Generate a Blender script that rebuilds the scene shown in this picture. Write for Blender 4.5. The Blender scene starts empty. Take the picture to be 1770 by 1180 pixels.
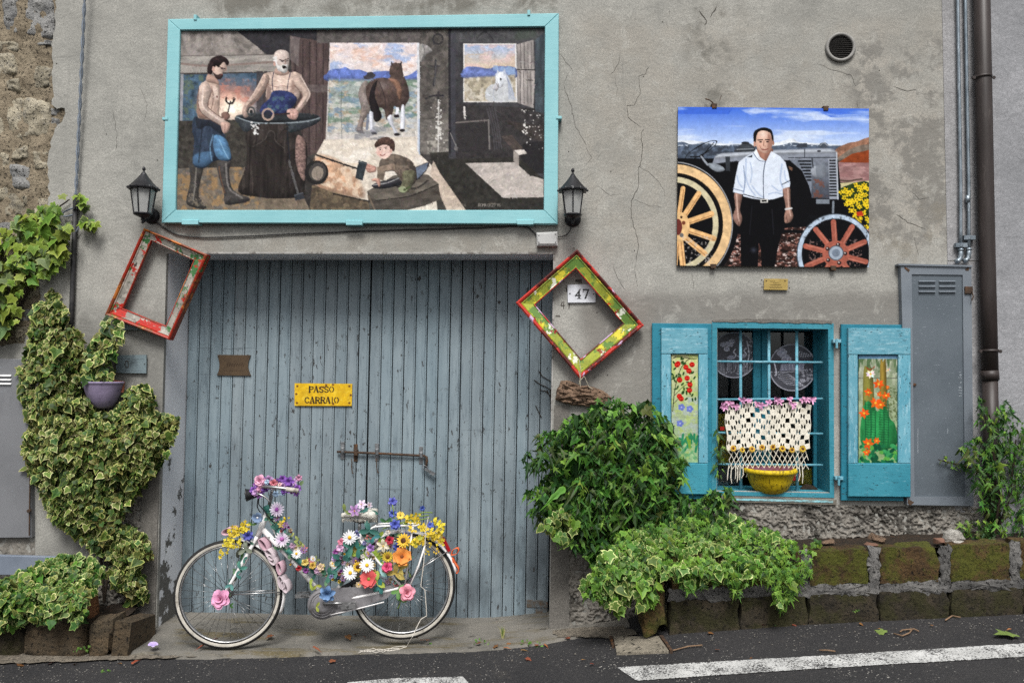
import bpy, math, random
import numpy as np
from mathutils import Vector, Matrix, geometry as mgeo, noise as mnoise
random.seed(7); RNG = np.random.default_rng(11)
scene = bpy.context.scene
COL = scene.collection
R = math.radians
# ------------------------------------------------------------------ camera
FPX = 1380.0                                   # focal length in photograph pixels (1770 wide)
CAM = Vector((0.0, -5.2, 1.6))
CAM_M = Matrix.Translation(CAM) @ Matrix.Rotation(0.0471, 4, 'Z') @ Matrix.Rotation(math.pi/2 + 0.0384, 4, 'X') @ Matrix.Rotation(0.006, 4, 'Z')
cam_d = bpy.data.cameras.new('camera'); cam = bpy.data.objects.new('camera', cam_d)
COL.objects.link(cam); cam.matrix_world = CAM_M
cam_d.sensor_width = 36.0; cam_d.lens = FPX/1770*36.0; cam_d.clip_start = 0.05; cam_d.clip_end = 500
scene.camera = cam
# ------------------------------------------------------------------ sky, sun, exposure (overcast)
SUN_EL, SUN_AZ = R(55), R(3)                 # azimuth measured from straight behind the camera, negative = from the left
world = bpy.data.worlds.new('World'); scene.world = world; world.use_nodes = True
wn = world.node_tree; bg = wn.nodes['Background']
sky = wn.nodes.new('ShaderNodeTexSky'); sky.sky_type = 'NISHITA'; sky.sun_disc = False
sky.sun_elevation = SUN_EL; sky.sun_rotation = math.pi - SUN_AZ
sky.air_density = 1.0; sky.dust_density = 4.0; sky.ozone_density = 1.0
hs = wn.nodes.new('ShaderNodeHueSaturation'); hs.inputs['Saturation'].default_value = 0.22
wn.links.new(sky.outputs[0], hs.inputs['Color']); wn.links.new(hs.outputs[0], bg.inputs['Color'])
bg.inputs['Strength'].default_value = 0.058
sun_d = bpy.data.lights.new('sun', 'SUN'); sun = bpy.data.objects.new('sun', sun_d); COL.objects.link(sun)
sun_d.energy = 1.5; sun_d.angle = R(22); sun_d.color = (1.0, 0.985, 0.955)
sdir = Vector((math.sin(SUN_AZ)*math.cos(SUN_EL), -math.cos(SUN_AZ)*math.cos(SUN_EL), math.sin(SUN_EL)))
sun.rotation_euler = sdir.to_track_quat('Z', 'Y').to_euler()
sun.location = (0, -6, 9)
vs = scene.view_settings
vs.view_transform = 'Standard'; vs.look = 'None'; vs.gamma = 1.0; vs.use_curve_mapping = False
vs.exposure = 1.33
scene.render.engine = 'CYCLES'
cy = scene.cycles
cy.use_denoising = False
try: cy.denoiser = 'OPENIMAGEDENOISE'; cy.denoising_input_passes = 'RGB_ALBEDO_NORMAL'
except Exception: pass
cy.max_bounces = 6; cy.transparent_max_bounces = 8
# ------------------------------------------------------------------ pixel -> place
CR = CAM_M.to_3x3()
def ray(u, v):
 return CR @ Vector(((u-885)/FPX, -(v-590)/FPX, -1.0))
def W(u, v, d=0.0):
 """the point d metres in front of the facade that the photograph shows at (u, v)"""
 r = ray(u, v); t = (-d - CAM.y)/r.y
 return CAM + r*t
def WP(pts, d=0.0): return [W(u, v, d) for u, v in pts]
GX = np.array([-30, -6, -3.5, -2, -.9, -.4, 0, .35, .6, .75, 1.5, 2.9, 6, 30.]); GZ = np.array([-1.2, -.23, -.15, -.135, -.122, -.105, -.06, .0, .06, .09, .158, .255, .45, 1.6])
def gz(x, d=0.0):
 return float(np.interp(x, GX, GZ)) - 0.012*max(0, min(d, 3) - .3)
def G(u, v):
 """the ground point seen at (u, v)"""
 r = ray(u, v); p = CAM + r*4.5/r.y
 for _ in range(12):
  t = (gz(p.x, -p.y) - CAM.z)/r.z; p = CAM + r*t
 return p
def mpp(d): return (-CAM.y-d)/FPX              # metres per photograph pixel at that depth
def lin(c):
 c = np.asarray(c, float)/255.0
 return np.where(c <= .04045, c/12.92, ((c+.055)/1.055)**2.4)
def rgb(r, g=None, b=None):
 if g is None: r, g, b = r
 return tuple(float(x) for x in lin((r, g, b))) + (1.0,)
# ------------------------------------------------------------------ objects
def tag(o, label=None, cat=None, group=None, kind=None):
 if label: o['label'] = label
 if cat: o['category'] = cat
 if group: o['group'] = group
 if kind: o['kind'] = kind
 return o
def thing(name, loc, label=None, cat=None, group=None, kind=None, parent=None):
 o = bpy.data.objects.new(name, None); COL.objects.link(o)
 o.empty_display_size = .05; o.location = loc
 if parent: adopt(o, parent)
 o['_m'] = 0; del o['_m']
 return tag(o, label, cat, group, kind)
def world_of(o):
 if o.parent is None: return o.matrix_basis.copy()
 return world_of(o.parent) @ o.matrix_parent_inverse @ o.matrix_basis
def adopt(o, p):
 o.parent = p; o.matrix_parent_inverse = world_of(p).inverted()
def place(name, mesh, mat, parent=None, matrix=None):
 o = bpy.data.objects.new(name, mesh); COL.objects.link(o)
 if mat is not None and not mesh.materials: mesh.materials.append(mat)
 if matrix is not None: o.matrix_basis = matrix
 if parent is not None: adopt(o, parent)
 return o
class MB:
 """collects shapes; build() links them as ONE mesh object"""
 def __init__(s): s.v = []; s.f = []; s.c = []; s.mi = []; s.cur = None; s.m = 0
 def add(s, vs_, fs, col=None):
  b = len(s.v); s.v.extend([tuple(p) for p in vs_])
  s.f.extend([tuple(b+i for i in f) for f in fs]); s.mi.extend([s.m]*len(fs))
  c = col if col is not None else (s.cur or (1, 1, 1, 1))
  if isinstance(c, list): s.c.extend(c)
  else: s.c.extend([c]*len(vs_))
  return s
 def prism(s, front, off, col=None):
  """front: 3-D polygon, off: vector to the back face"""
  n = len(front); off = Vector(off); vv = [Vector(p) for p in front] + [Vector(p)+off for p in front]
  tris = mgeo.tessellate_polygon([vv[:n]]) if n > 4 else ([(0, 1, 2, 3)] if n == 4 else [(0, 1, 2)])
  fs = [tuple(t) for t in tris] + [tuple(i+n for i in reversed(t)) for t in tris]
  fs += [(i, i+n, (i+1) % n+n, (i+1) % n) for i in range(n)]
  return s.add(vv, fs, col)
 def slab(s, px, d0, d1, col=None):
  """outline in photograph pixels seen on the plane d1, straight back to d0"""
  return s.prism(WP(px, d1), (0, d1-d0, 0), col)
 def bslab(s, px, d0, d1, bev=.004, col=None):
  """like slab with a chamfered front edge"""
  P = WP(px, d1); n = len(P); c = sum(P, Vector())/n
  inn = []
  for i in range(n):
   a, b, e = P[i-1], P[i], P[(i+1) % n]
   t1 = (a-b).normalized(); t2 = (e-b).normalized(); bi = t1+t2
   if bi.length < 1e-4: bi = (c-b)
   bi.normalize(); sn = max(.3, abs(t1.cross(bi).length))
   if bi.dot(c-b) < 0 and n == 4: bi = -bi
   inn.append(b + bi*(bev/sn))
  mid = [p + Vector((0, bev, 0)) for p in P]; bk = [p + Vector((0, d1-d0, 0)) for p in P]
  vv = inn+mid+bk
  fs = [tuple(t) for t in (mgeo.tessellate_polygon([inn]) if n > 4 else [(0, 1, 2, 3)])]
  for i in range(n):
   j = (i+1) % n
   fs.append((i, j, n+j, n+i)); fs.append((n+i, n+j, 2*n+j, 2*n+i))
  fs.append(tuple(2*n+i for i in reversed(range(n))))
  return s.add(vv, fs, col)
 def box(s, a, b, col=None):
  a = Vector(a); b = Vector(b)
  v = [(x, y, z) for z in (a.z, b.z) for y in (a.y, b.y) for x in (a.x, b.x)]
  return s.add(v, [(0, 2, 3, 1), (4, 5, 7, 6), (0, 1, 5, 4), (2, 6, 7, 3), (0, 4, 6, 2), (1, 3, 7, 5)], col)
 def tube(s, pts, r, seg=8, cap=True, col=None):
  pts = [Vector(p) for p in pts]; n = len(pts)
  rr = list(np.interp(np.linspace(0, 1, n), np.linspace(0, 1, len(r)), r)) if isinstance(r, (list, tuple)) else [r]*n
  vv, fs = [], []; up = None
  for i, p in enumerate(pts):
   t = (pts[min(i+1, n-1)]-pts[max(i-1, 0)])
   t = t.normalized() if t.length > 1e-9 else Vector((0, 0, 1))
   if up is None: up = Vector((0, 0, 1)) if abs(t.z) < .9 else Vector((1, 0, 0))
   a = t.cross(up)
   if a.length < 1e-6: a = t.cross(Vector((1, 0, 0)))
   a.normalize(); b = a.cross(t).normalized(); up = b
   for k in range(seg):
    w = 2*math.pi*k/seg
    vv.append(p + (a*math.cos(w)+b*math.sin(w))*rr[i])
  for i in range(n-1):
   for k in range(seg):
    k2 = (k+1) % seg
    fs.append((i*seg+k, i*seg+k2, (i+1)*seg+k2, (i+1)*seg+k))
  if cap:
   fs.append(tuple(reversed(range(seg)))); fs.append(tuple((n-1)*seg+k for k in range(seg)))
  return s.add(vv, fs, col)
 def lathe(s, prof, org, axis=(0, 0, 1), seg=16, col=None, phase=0.0, sx=1.0):
  """prof: (radius, height) along axis"""
  ax = Vector(axis).normalized(); q = Vector((0, 0, 1)).rotation_difference(ax); o = Vector(org)
  vv, fs = [], []
  for r, h in prof:
   for k in range(seg):
    w = 2*math.pi*k/seg+phase
    vv.append(o + q @ Vector((r*math.cos(w)*sx, r*math.sin(w), h)))
  for i in range(len(prof)-1):
   for k in range(seg):
    k2 = (k+1) % seg
    fs.append((i*seg+k, i*seg+k2, (i+1)*seg+k2, (i+1)*seg+k))
  fs.append(tuple(reversed(range(seg)))); fs.append(tuple((len(prof)-1)*seg+k for k in range(seg)))
  return s.add(vv, fs, col)
 def ring(s, c, ax, up, R1, r2, seg=48, sec=8, col=None, squash=1.0, a0=0.0, a1=2*math.pi):
  """torus (or arc of one) around c in the plane spanned by ax, up"""
  ax = Vector(ax); up = Vector(up); n = ax.cross(up).normalized(); full = abs(a1-a0-2*math.pi) < 1e-6
  m = seg if full else seg+1; vv, fs = [], []
  for i in range(m):
   w = a0+(a1-a0)*i/seg; e = ax*math.cos(w)+up*math.sin(w)
   for k in range(sec):
    t = 2*math.pi*k/sec
    vv.append(Vector(c)+e*(R1+r2*math.cos(t))+n*(r2*squash*math.sin(t)))
  for i in range(m if full else m-1):
   i2 = (i+1) % m
   for k in range(sec):
    k2 = (k+1) % sec
    fs.append((i*sec+k, i2*sec+k, i2*sec+k2, i*sec+k2))
  return s.add(vv, fs, col)
 def mesh(s, smooth=False, color=False, name='m'):
  me = bpy.data.meshes.new(name); me.from_pydata(s.v, [], s.f)
  if smooth: me.polygons.foreach_set('use_smooth', [True]*len(me.polygons))
  if any(s.mi): me.polygons.foreach_set('material_index', s.mi)
  if color:
   a = me.color_attributes.new('Col', 'FLOAT_COLOR', 'POINT')
   a.data.foreach_set('color', np.asarray(s.c, np.float32).ravel())
  me.update(); return me
 def build(s, name, mat, parent=None, smooth=False, color=False, mats=None, recalc=True):
  me = s.mesh(smooth, color, name)
  if recalc:
   import bmesh
   bm = bmesh.new(); bm.from_mesh(me); bmesh.ops.recalc_face_normals(bm, faces=bm.faces); bm.to_mesh(me); bm.free()
  if mats:
   for m in mats: me.materials.append(m)
  return place(name, me, mat, parent)
def auto_smooth(o, deg=40):
 me = o.data
 me.polygons.foreach_set('use_smooth', [True]*len(me.polygons))
 try: me.set_sharp_from_angle(angle=R(deg))
 except Exception: pass
 return o
# ------------------------------------------------------------------ procedural materials
class NT:
 def __init__(s, name):
  s.mat = bpy.data.materials.new(name); s.mat.use_nodes = True
  s.t = s.mat.node_tree; s.n = s.t.nodes; s.l = s.t.links
  s.p = s.n['Principled BSDF']; s.out = s.n['Material Output']
  tc = s.n.new('ShaderNodeTexCoord'); s.obj = tc.outputs['Object']; s.gen = tc.outputs['Generated']
  try: s.p.inputs['Specular IOR Level'].default_value = .3
  except Exception: pass
 def put(s, inp, val):
  if hasattr(val, 'links') or isinstance(val, bpy.types.NodeSocket): s.l.new(val, inp)
  else: inp.default_value = val
 def map(s, vec=None, scale=(1, 1, 1), loc=(0, 0, 0), rot=(0, 0, 0)):
  n = s.n.new('ShaderNodeMapping'); s.l.new(vec or s.obj, n.inputs[0])
  n.inputs['Location'].default_value = loc; n.inputs['Rotation'].default_value = rot; n.inputs['Scale'].default_value = scale
  return n.outputs[0]
 def noise(s, scale, detail=4, rough=.6, vec=None, dist=0.0):
  n = s.n.new('ShaderNodeTexNoise'); s.l.new(vec or s.obj, n.inputs['Vector'])
  n.inputs['Scale'].default_value = scale; n.inputs['Detail'].default_value = detail
  n.inputs['Roughness'].default_value = rough; n.inputs['Distortion'].default_value = dist
  return n.outputs['Fac']
 def voro(s, scale, vec=None, feature='F1', out='Distance', rnd=1.0):
  n = s.n.new('ShaderNodeTexVoronoi'); n.feature = feature; s.l.new(vec or s.obj, n.inputs['Vector'])
  n.inputs['Scale'].default_value = scale; n.inputs['Randomness'].default_value = rnd
  return n.outputs[out]
 def ramp(s, fac, lo, hi, a=0.0, b=1.0, smooth=True):
  n = s.n.new('ShaderNodeMapRange'); s.l.new(fac, n.inputs[0])
  if smooth: n.interpolation_type = 'SMOOTHSTEP'
  n.inputs[1].default_value = lo; n.inputs[2].default_value = hi; n.inputs[3].default_value = a; n.inputs[4].default_value = b
  return n.outputs[0]
 def math(s, op, a, b=0.0, clamp=False):
  n = s.n.new('ShaderNodeMath'); n.operation = op; n.use_clamp = clamp
  s.put(n.inputs[0], a); s.put(n.inputs[1], b); return n.outputs[0]
 def mix(s, fac, a, b, mode='MIX'):
  n = s.n.new('ShaderNodeMix'); n.data_type = 'RGBA'; n.blend_type = mode
  s.put(n.inputs[0], fac); s.put(n.inputs[6], a); s.put(n.inputs[7], b); return n.outputs[2]
 def sep(s, vec=None):
  n = s.n.new('ShaderNodeSeparateXYZ'); s.l.new(vec or s.obj, n.inputs[0]); return n.outputs
 def attr(s, name='Col'):
  n = s.n.new('ShaderNodeAttribute'); n.attribute_name = name; return n.outputs['Color']
 def rand(s):
  n = s.n.new('ShaderNodeObjectInfo'); return n.outputs['Random']
 def hsv(s, colr, h=.5, sat=1.0, val=1.0):
  n = s.n.new('ShaderNodeHueSaturation'); s.put(n.inputs['Color'], colr)
  s.put(n.inputs['Hue'], h); s.put(n.inputs['Saturation'], sat); s.put(n.inputs['Value'], val); return n.outputs[0]
 def bump(s, height, strength=.3, dist=.01, normal=None):
  n = s.n.new('ShaderNodeBump'); s.put(n.inputs['Height'], height)
  n.inputs['Strength'].default_value = strength; n.inputs['Distance'].default_value = dist
  if normal is not None: s.l.new(normal, n.inputs['Normal'])
  return n.outputs[0]
 def box(s, u0, v0, u1, v1, soft=.08, wob=.12, wscale=2.5):
  """soft-edged wobbling box on the facade, given in photograph pixels -> mask"""
  a, b = W(u0, v1), W(u1, v0); x = s.sep()
  nx = s.math('MULTIPLY', s.math('SUBTRACT', s.noise(wscale, 6, .65), .5), wob*2)
  nz = s.math('MULTIPLY', s.math('SUBTRACT', s.noise(wscale, 6, .65, s.map(loc=(7, 3, 1))), .5), wob*2)
  px = s.math('ADD', x[0], nx); pz = s.math('ADD', x[2], nz)
  m = s.math('MULTIPLY', s.ramp(px, a.x-soft, a.x+soft), s.ramp(px, b.x+soft, b.x-soft))
  m2 = s.math('MULTIPLY', s.ramp(pz, a.z-soft, a.z+soft), s.ramp(pz, b.z+soft, b.z-soft))
  return s.math('MULTIPLY', m, m2)
 def done(s, color, rough=.85, normal=None, metal=0.0):
  s.put(s.p.inputs['Base Color'], color); s.put(s.p.inputs['Roughness'], rough); s.put(s.p.inputs['Metallic'], metal)
  if normal is not None: s.l.new(normal, s.p.inputs['Normal'])
  return s.mat
def pmat(name, c1, c2=None, scale=8, rough=.75, bump=.15, bscale=40, metal=0.0, dirt=None, dlo=.55, dhi=.7, dscale=6, stretch=(1, 1, 1), bdist=.004, spec=None):
 """two-tone mottled surface with fine relief and optional dirt"""
 t = NT(name); c2 = c2 or tuple(x*.8 for x in c1)
 vec = t.map(scale=stretch)
 col = t.mix(t.ramp(t.noise(scale, 6, .65, vec), .3, .7), rgb(c1), rgb(c2))
 if dirt: col = t.mix(t.ramp(t.noise(dscale, 8, .7, vec), dlo, dhi), col, rgb(dirt))
 nrm = t.bump(t.noise(bscale, 6, .6, vec), bump, bdist) if bump else None
 if spec is not None: t.p.inputs['Specular IOR Level'].default_value = spec
 return t.done(col, rough, nrm, metal)
def vcmat(name, rough=.6, trans=0.0, vary=.3, bump=0.0, bscale=60, hue=.02, spec=.3):
 """colour from the mesh's own colour attribute with a little variation per object"""
 t = NT(name); r = t.rand()
 c = t.attr()
 val = t.math('ADD', t.math('MULTIPLY', r, vary), 1-vary/2)
 hh = t.math('ADD', t.math('MULTIPLY', t.math('FRACT', t.math('MULTIPLY', r, 7.31)), hue*2), .5-hue)
 c = t.hsv(c, hh, 1.0, val)
 if vary:
  nz = t.ramp(t.noise(30, 3, .6), .2, .8, .86, 1.1)
  c = t.mix(1.0, c, nz, 'MULTIPLY')
 t.p.inputs['Specular IOR Level'].default_value = spec
 nrm = t.bump(t.noise(bscale, 3, .6), bump, .003) if bump else None
 m = t.done(c, rough, nrm)
 if trans:
  tr = t.n.new('ShaderNodeBsdfTranslucent'); t.l.new(c, tr.inputs['Color'])
  mx = t.n.new('ShaderNodeMixShader'); mx.inputs[0].default_value = trans
  t.l.new(t.p.outputs[0], mx.inputs[1]); t.l.new(tr.outputs[0], mx.inputs[2]); t.l.new(mx.outputs[0], t.out.inputs['Surface'])
 return m
def inside(pt, poly):
 x, y = pt; c = False; n = len(poly)
 for i in range(n):
  x1, y1 = poly[i]; x2, y2 = poly[i-1]
  if (y1 > y) != (y2 > y) and x < (x2-x1)*(y-y1)/(y2-y1)+x1: c = not c
 return c
def spline(pts, k=6, closed=False):
 """Catmull-Rom through the points"""
 P = [np.array(p, float) for p in pts]; n = len(P); out = []
 for i in range(n if closed else n-1):
  if closed: a, b, c, d = P[i-1], P[i], P[(i+1) % n], P[(i+2) % n]
  else: a, b, c, d = P[max(i-1, 0)], P[i], P[i+1], P[min(i+2, n-1)]
  for j in range(k):
   t = j/k
   out.append(.5*((2*b)+(c-a)*t+(2*a-5*b+4*c-d)*t*t+(3*b-a-3*c+d)*t**3))
 if not closed: out.append(P[-1])
 return out
# ------------------------------------------------------------------ a small painter for flat prints: paints into an array in photograph pixels,
# the array becomes the colour attribute of a fine mesh grid
def fbm(h, w, cell, octs=4, seed=0, ax=(1, 1)):
 g = np.random.default_rng(seed); out = np.zeros((h, w)); amp = 1.0; tot = 0
 cy_, cx_ = cell*ax[1], cell*ax[0]
 for o in range(octs):
  gh, gw = max(2, int(h/cy_)+3), max(2, int(w/cx_)+3)
  a = g.random((gh, gw))
  yy = np.arange(h)/cy_; xx = np.arange(w)/cx_
  yi = np.clip(yy.astype(int), 0, gh-2); xi = np.clip(xx.astype(int), 0, gw-2)
  fy = (yy-yi)[:, None]; fx = (xx-xi)[None]
  fy = fy*fy*(3-2*fy); fx = fx*fx*(3-2*fx)
  fy = np.clip(fy, 0, 1); fx = np.clip(fx, 0, 1)
  v = (a[yi][:, xi]*(1-fy)*(1-fx)+a[yi][:, xi+1]*(1-fy)*fx+a[yi+1][:, xi]*fy*(1-fx)+a[yi+1][:, xi+1]*fy*fx)
  out += v*amp; tot += amp; amp *= .55; cy_ = max(1.01, cy_/2); cx_ = max(1.01, cx_/2)
 return out/tot
class Canvas:
 def __init__(s, u0, v0, u1, v1, sc=1.0, bg=(128, 128, 128)):
  s.u0, s.v0, s.sc = u0, v0, sc
  s.w = int((u1-u0)*sc)+1; s.h = int((v1-v0)*sc)+1
  s.a = np.zeros((s.h, s.w, 3)); s.a[:] = bg
  s.o = (0.0, 0.0, 1.0); s.seed = 1
 def T(s, ox, oy, k): s.o = (ox, oy, k); return s
 def P(s, pts):
  ox, oy, k = s.o
  return [((x/k+ox-s.u0)*s.sc, (y/k+oy-s.v0)*s.sc) for x, y in pts]
 def L(s, x): return x/s.o[2]*s.sc
 def _blend(s, y0, y1, x0, x1, cov, col, tex=0.0, grain=(1, 1), gcell=6):
  if y1 <= y0 or x1 <= x0: return
  c = np.array(col, float)
  s.seed += 1
  if c.ndim == 1: c = np.broadcast_to(c, (y1-y0, x1-x0, 3)).copy()
  if tex:
   n = fbm(y1-y0, x1-x0, gcell*s.sc, 4, s.seed, grain)-.5
   c = c*(1+tex*2*n[..., None])
  a = cov[..., None]
  s.a[y0:y1, x0:x1] = s.a[y0:y1, x0:x1]*(1-a)+np.clip(c, 0, 255)*a
 def _bb(s, P, pad):
  xs = [p[0] for p in P]; ys = [p[1] for p in P]
  return (max(0, int(min(ys)-pad)), min(s.h, int(max(ys)+pad)+2), max(0, int(min(xs)-pad)), min(s.w, int(max(xs)+pad)+2))
 def poly(s, pts, col, alpha=1.0, soft=1.5, tex=.12, grain=(1, 1), gcell=6, smooth=True, col2=None, g=None, vol=.5):
  """filled outline; col2 with g=((x,y),(x,y)) makes a gradient from col to col2"""
  P = s.P(pts)
  if smooth and len(P) > 4: P = [tuple(p) for p in spline(P, 4, True)]
  y0, y1, x0, x1 = s._bb(P, soft+2)
  if y1 <= y0 or x1 <= x0: return s
  Y, X = np.mgrid[y0:y1, x0:x1].astype(float)
  dmin = np.full(X.shape, 1e9); ins = np.zeros(X.shape, bool); n = len(P)
  for i in range(n):
   (ax, ay), (bx, by) = P[i-1], P[i]
   dx, dy = bx-ax, by-ay; L2 = dx*dx+dy*dy+1e-12
   t = np.clip(((X-ax)*dx+(Y-ay)*dy)/L2, 0, 1)
   dmin = np.minimum(dmin, (X-ax-t*dx)**2+(Y-ay-t*dy)**2)
   if abs(dy) > 1e-9:
    cr = ((ay > Y) != (by > Y)) & (X < dx*(Y-ay)/dy+ax); ins ^= cr
  sd = np.sqrt(dmin); sd = np.where(ins, -sd, sd)
  cov = np.clip(.5-sd/max(soft, .6), 0, 1)*alpha
  c = col
  if col2 is not None:
   (gx0, gy0), (gx1, gy1) = s.P(g); dx, dy = gx1-gx0, gy1-gy0
   t = np.clip(((X-gx0)*dx+(Y-gy0)*dy)/(dx*dx+dy*dy), 0, 1)[..., None]
   c = np.array(col, float)*(1-t)+np.array(col2, float)*t
  if smooth and vol and len(pts) > 4 and alpha > .75:      # model the form: darker towards its edge, lighter on the lit side
   w_, h_ = max(p[0] for p in P)-min(p[0] for p in P), max(p[1] for p in P)-min(p[1] for p in P); R_ = max(2.0, .24*min(w_, h_))
   f = np.exp(np.minimum(sd, 0)/R_); gy, gx = np.gradient(sd); lit = -(gx*.55+gy*.75)*-1
   c = np.broadcast_to(np.array(c, float), X.shape+(3,))*(1+vol*(.16-.62*f-.55*f*lit))[..., None]
  s._blend(y0, y1, x0, x1, cov, c, tex, grain, gcell); return s
 def line(s, pts, w, col, alpha=1.0, tex=.1, smooth=True, soft=1.0):
  P = s.P(pts); w = s.L(w)
  if smooth and len(P) > 2: P = [tuple(p) for p in spline(P, 5)]
  y0, y1, x0, x1 = s._bb(P, w+2)
  if y1 <= y0 or x1 <= x0: return s
  Y, X = np.mgrid[y0:y1, x0:x1].astype(float); dmin = np.full(X.shape, 1e9)
  for (ax, ay), (bx, by) in zip(P[:-1], P[1:]):
   dx, dy = bx-ax, by-ay; L2 = dx*dx+dy*dy+1e-12
   t = np.clip(((X-ax)*dx+(Y-ay)*dy)/L2, 0, 1)
   dmin = np.minimum(dmin, (X-ax-t*dx)**2+(Y-ay-t*dy)**2)
  wv = max(w, .9); cov = np.clip((wv/2-np.sqrt(dmin))/soft+.5, 0, 1)*alpha*min(1, w/.9)
  s._blend(y0, y1, x0, x1, cov, col, tex); return s
 def ell(s, cx, cy, rx, ry, col, alpha=1.0, soft=1.0, rot=0.0, ring=None, tex=.12, arc=None):
  (cx, cy), = s.P([(cx, cy)]); rx, ry = s.L(rx), s.L(ry); m = max(rx, ry)+4+(s.L(ring) if ring else 0)+soft
  y0, y1, x0, x1 = max(0, int(cy-m)), min(s.h, int(cy+m)+1), max(0, int(cx-m)), min(s.w, int(cx+m)+1)
  if y1 <= y0 or x1 <= x0: return s
  Y, X = np.mgrid[y0:y1, x0:x1].astype(float); X -= cx; Y -= cy
  c_, s_ = math.cos(rot), math.sin(rot); A = X*c_+Y*s_; B = -X*s_+Y*c_
  k = np.sqrt((A/rx)**2+(B/ry)**2)+1e-9; sd = (k-1)*np.sqrt(A*A+B*B)/k
  if ring: sd = np.abs(sd)-s.L(ring)/2
  cov = np.clip(.5-sd/max(soft, .6), 0, 1)*alpha
  if arc:
   th = np.arctan2(-B, A); cov = cov*((th > arc[0]) & (th < arc[1]))
  s._blend(y0, y1, x0, x1, cov, col, tex); return s
 def glow(s, cx, cy, r, col, alpha=.8, power=1.5, ry=None):
  (cx, cy), = s.P([(cx, cy)]); r = s.L(r); ry = s.L(ry) if ry else r
  y0, y1, x0, x1 = max(0, int(cy-ry)), min(s.h, int(cy+ry)+1), max(0, int(cx-r)), min(s.w, int(cx+r)+1)
  Y, X = np.mgrid[y0:y1, x0:x1].astype(float)
  k = np.sqrt(((X-cx)/r)**2+((Y-cy)/ry)**2)
  s._blend(y0, y1, x0, x1, alpha*np.clip(1-k, 0, 1)**power, col, .2); return s
 def blotch(s, pts, col, alpha=.6, cell=8, lo=.5, hi=.6, grain=(1, 1)):
  """noise-shaped patches of a colour inside an outline"""
  P = s.P(pts); y0, y1, x0, x1 = s._bb(P, 1)
  if y1 <= y0 or x1 <= x0: return s
  Y, X = np.mgrid[y0:y1, x0:x1].astype(float); ins = np.zeros(X.shape, bool)
  for i in range(len(P)):
   (ax, ay), (bx, by) = P[i-1], P[i]
   if abs(by-ay) > 1e-9: ins ^= ((ay > Y) != (by > Y)) & (X < (bx-ax)*(Y-ay)/(by-ay)+ax)
  s.seed += 1
  n = fbm(y1-y0, x1-x0, cell*s.sc, 4, s.seed*13, grain)
  s._blend(y0, y1, x0, x1, ins*np.clip((n-lo)/(hi-lo), 0, 1)*alpha, col, .1); return s
 def dots(s, pts, n, col, r, alpha=.9, jit=.5):
  g = random.Random(s.seed); xs = [p[0] for p in pts]; ys = [p[1] for p in pts]; k = 0
  while k < n:
   p = (g.uniform(min(xs), max(xs)), g.uniform(min(ys), max(ys)))
   if not inside(p, pts): continue
   k += 1; rr = r*g.uniform(1-jit, 1+jit); s.ell(p[0], p[1], rr, rr*g.uniform(.6, 1.2), col, alpha)
  return s
 def text(s, txt, x, y, hgt, col, w=None, adv=.95, serif=False, alpha=1.0, rot=0.0):
  w = w or hgt*.16; cx = x; c_, s_ = math.cos(rot), math.sin(rot)
  for ch in txt:
   for st in GLYPH.get(ch, []):
    q = [(cx+(gx*hgt*.6), y+gy*hgt) for gx, gy in st]
    q = [(x+(a-x)*c_-(b-y)*s_, y+(a-x)*s_+(b-y)*c_) for a, b in q]
    s.line(q, w, col, alpha, 0.0, smooth=len(st) > 4)
   cx += hgt*.6*adv*(.55 if ch in 'I1!. ' else 1.25)
  return s
 def strokes(s, n, L, w, jit=.1, seed=5):
  """go over the picture with short brush strokes in its own colours"""
  g = random.Random(seed); A = fbm(s.h, s.w, 40*s.sc, 2, seed)*9; s.o = (s.u0, s.v0, s.sc); src = s.a.copy()
  lum = src.mean(2); gy, gx = np.gradient(lum)
  for _ in range(n):
   x, y = g.uniform(0, s.w-1), g.uniform(0, s.h-1); i, j = int(y), int(x)
   e = math.hypot(gx[i, j], gy[i, j]); a = math.atan2(gx[i, j], -gy[i, j]) if e > 6 else A[i, j]
   l_ = L*g.uniform(.5, 1.2)*(.5 if e > 6 else 1); c = src[i, j]*g.uniform(1-jit, 1+jit)+np.array([g.uniform(-5, 5) for _ in range(3)])
   s.line([(x-math.cos(a)*l_/2, y-math.sin(a)*l_/2), (x+math.cos(a)*l_/2, y+math.sin(a)*l_/2)], w*g.uniform(.6, 1.3), np.clip(c, 0, 255), .75, 0, False)
  s.o = (0, 0, 1); return s
 def grainy(s, amt=.06, cell=1.5, warp=0.0):
  if warp:
   wx = (fbm(s.h, s.w, 5*s.sc, 3, 91)-.5)*2*warp*s.sc; wy = (fbm(s.h, s.w, 5*s.sc, 3, 92)-.5)*2*warp*s.sc
   Y, X = np.mgrid[0:s.h, 0:s.w]
   s.a = s.a[np.clip(np.rint(Y+wy), 0, s.h-1).astype(int), np.clip(np.rint(X+wx), 0, s.w-1).astype(int)]
  n = fbm(s.h, s.w, max(1.5, cell*s.sc), 3, 17)-.5
  s.a = np.clip(s.a*(1+amt*2*n[..., None]), 0, 255); return s
 def sample(s, u, v):
  x = np.clip((u-s.u0)*s.sc, 0, s.w-1.001); y = np.clip((v-s.v0)*s.sc, 0, s.h-1.001)
  xi, yi = x.astype(int), y.astype(int); fx, fy = (x-xi)[..., None], (y-yi)[..., None]
  a = s.a; x2 = np.minimum(xi+1, s.w-1); y2 = np.minimum(yi+1, s.h-1)
  return a[yi, xi]*(1-fx)*(1-fy)+a[yi, x2]*fx*(1-fy)+a[y2, xi]*(1-fx)*fy+a[y2, x2]*fx*fy
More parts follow.
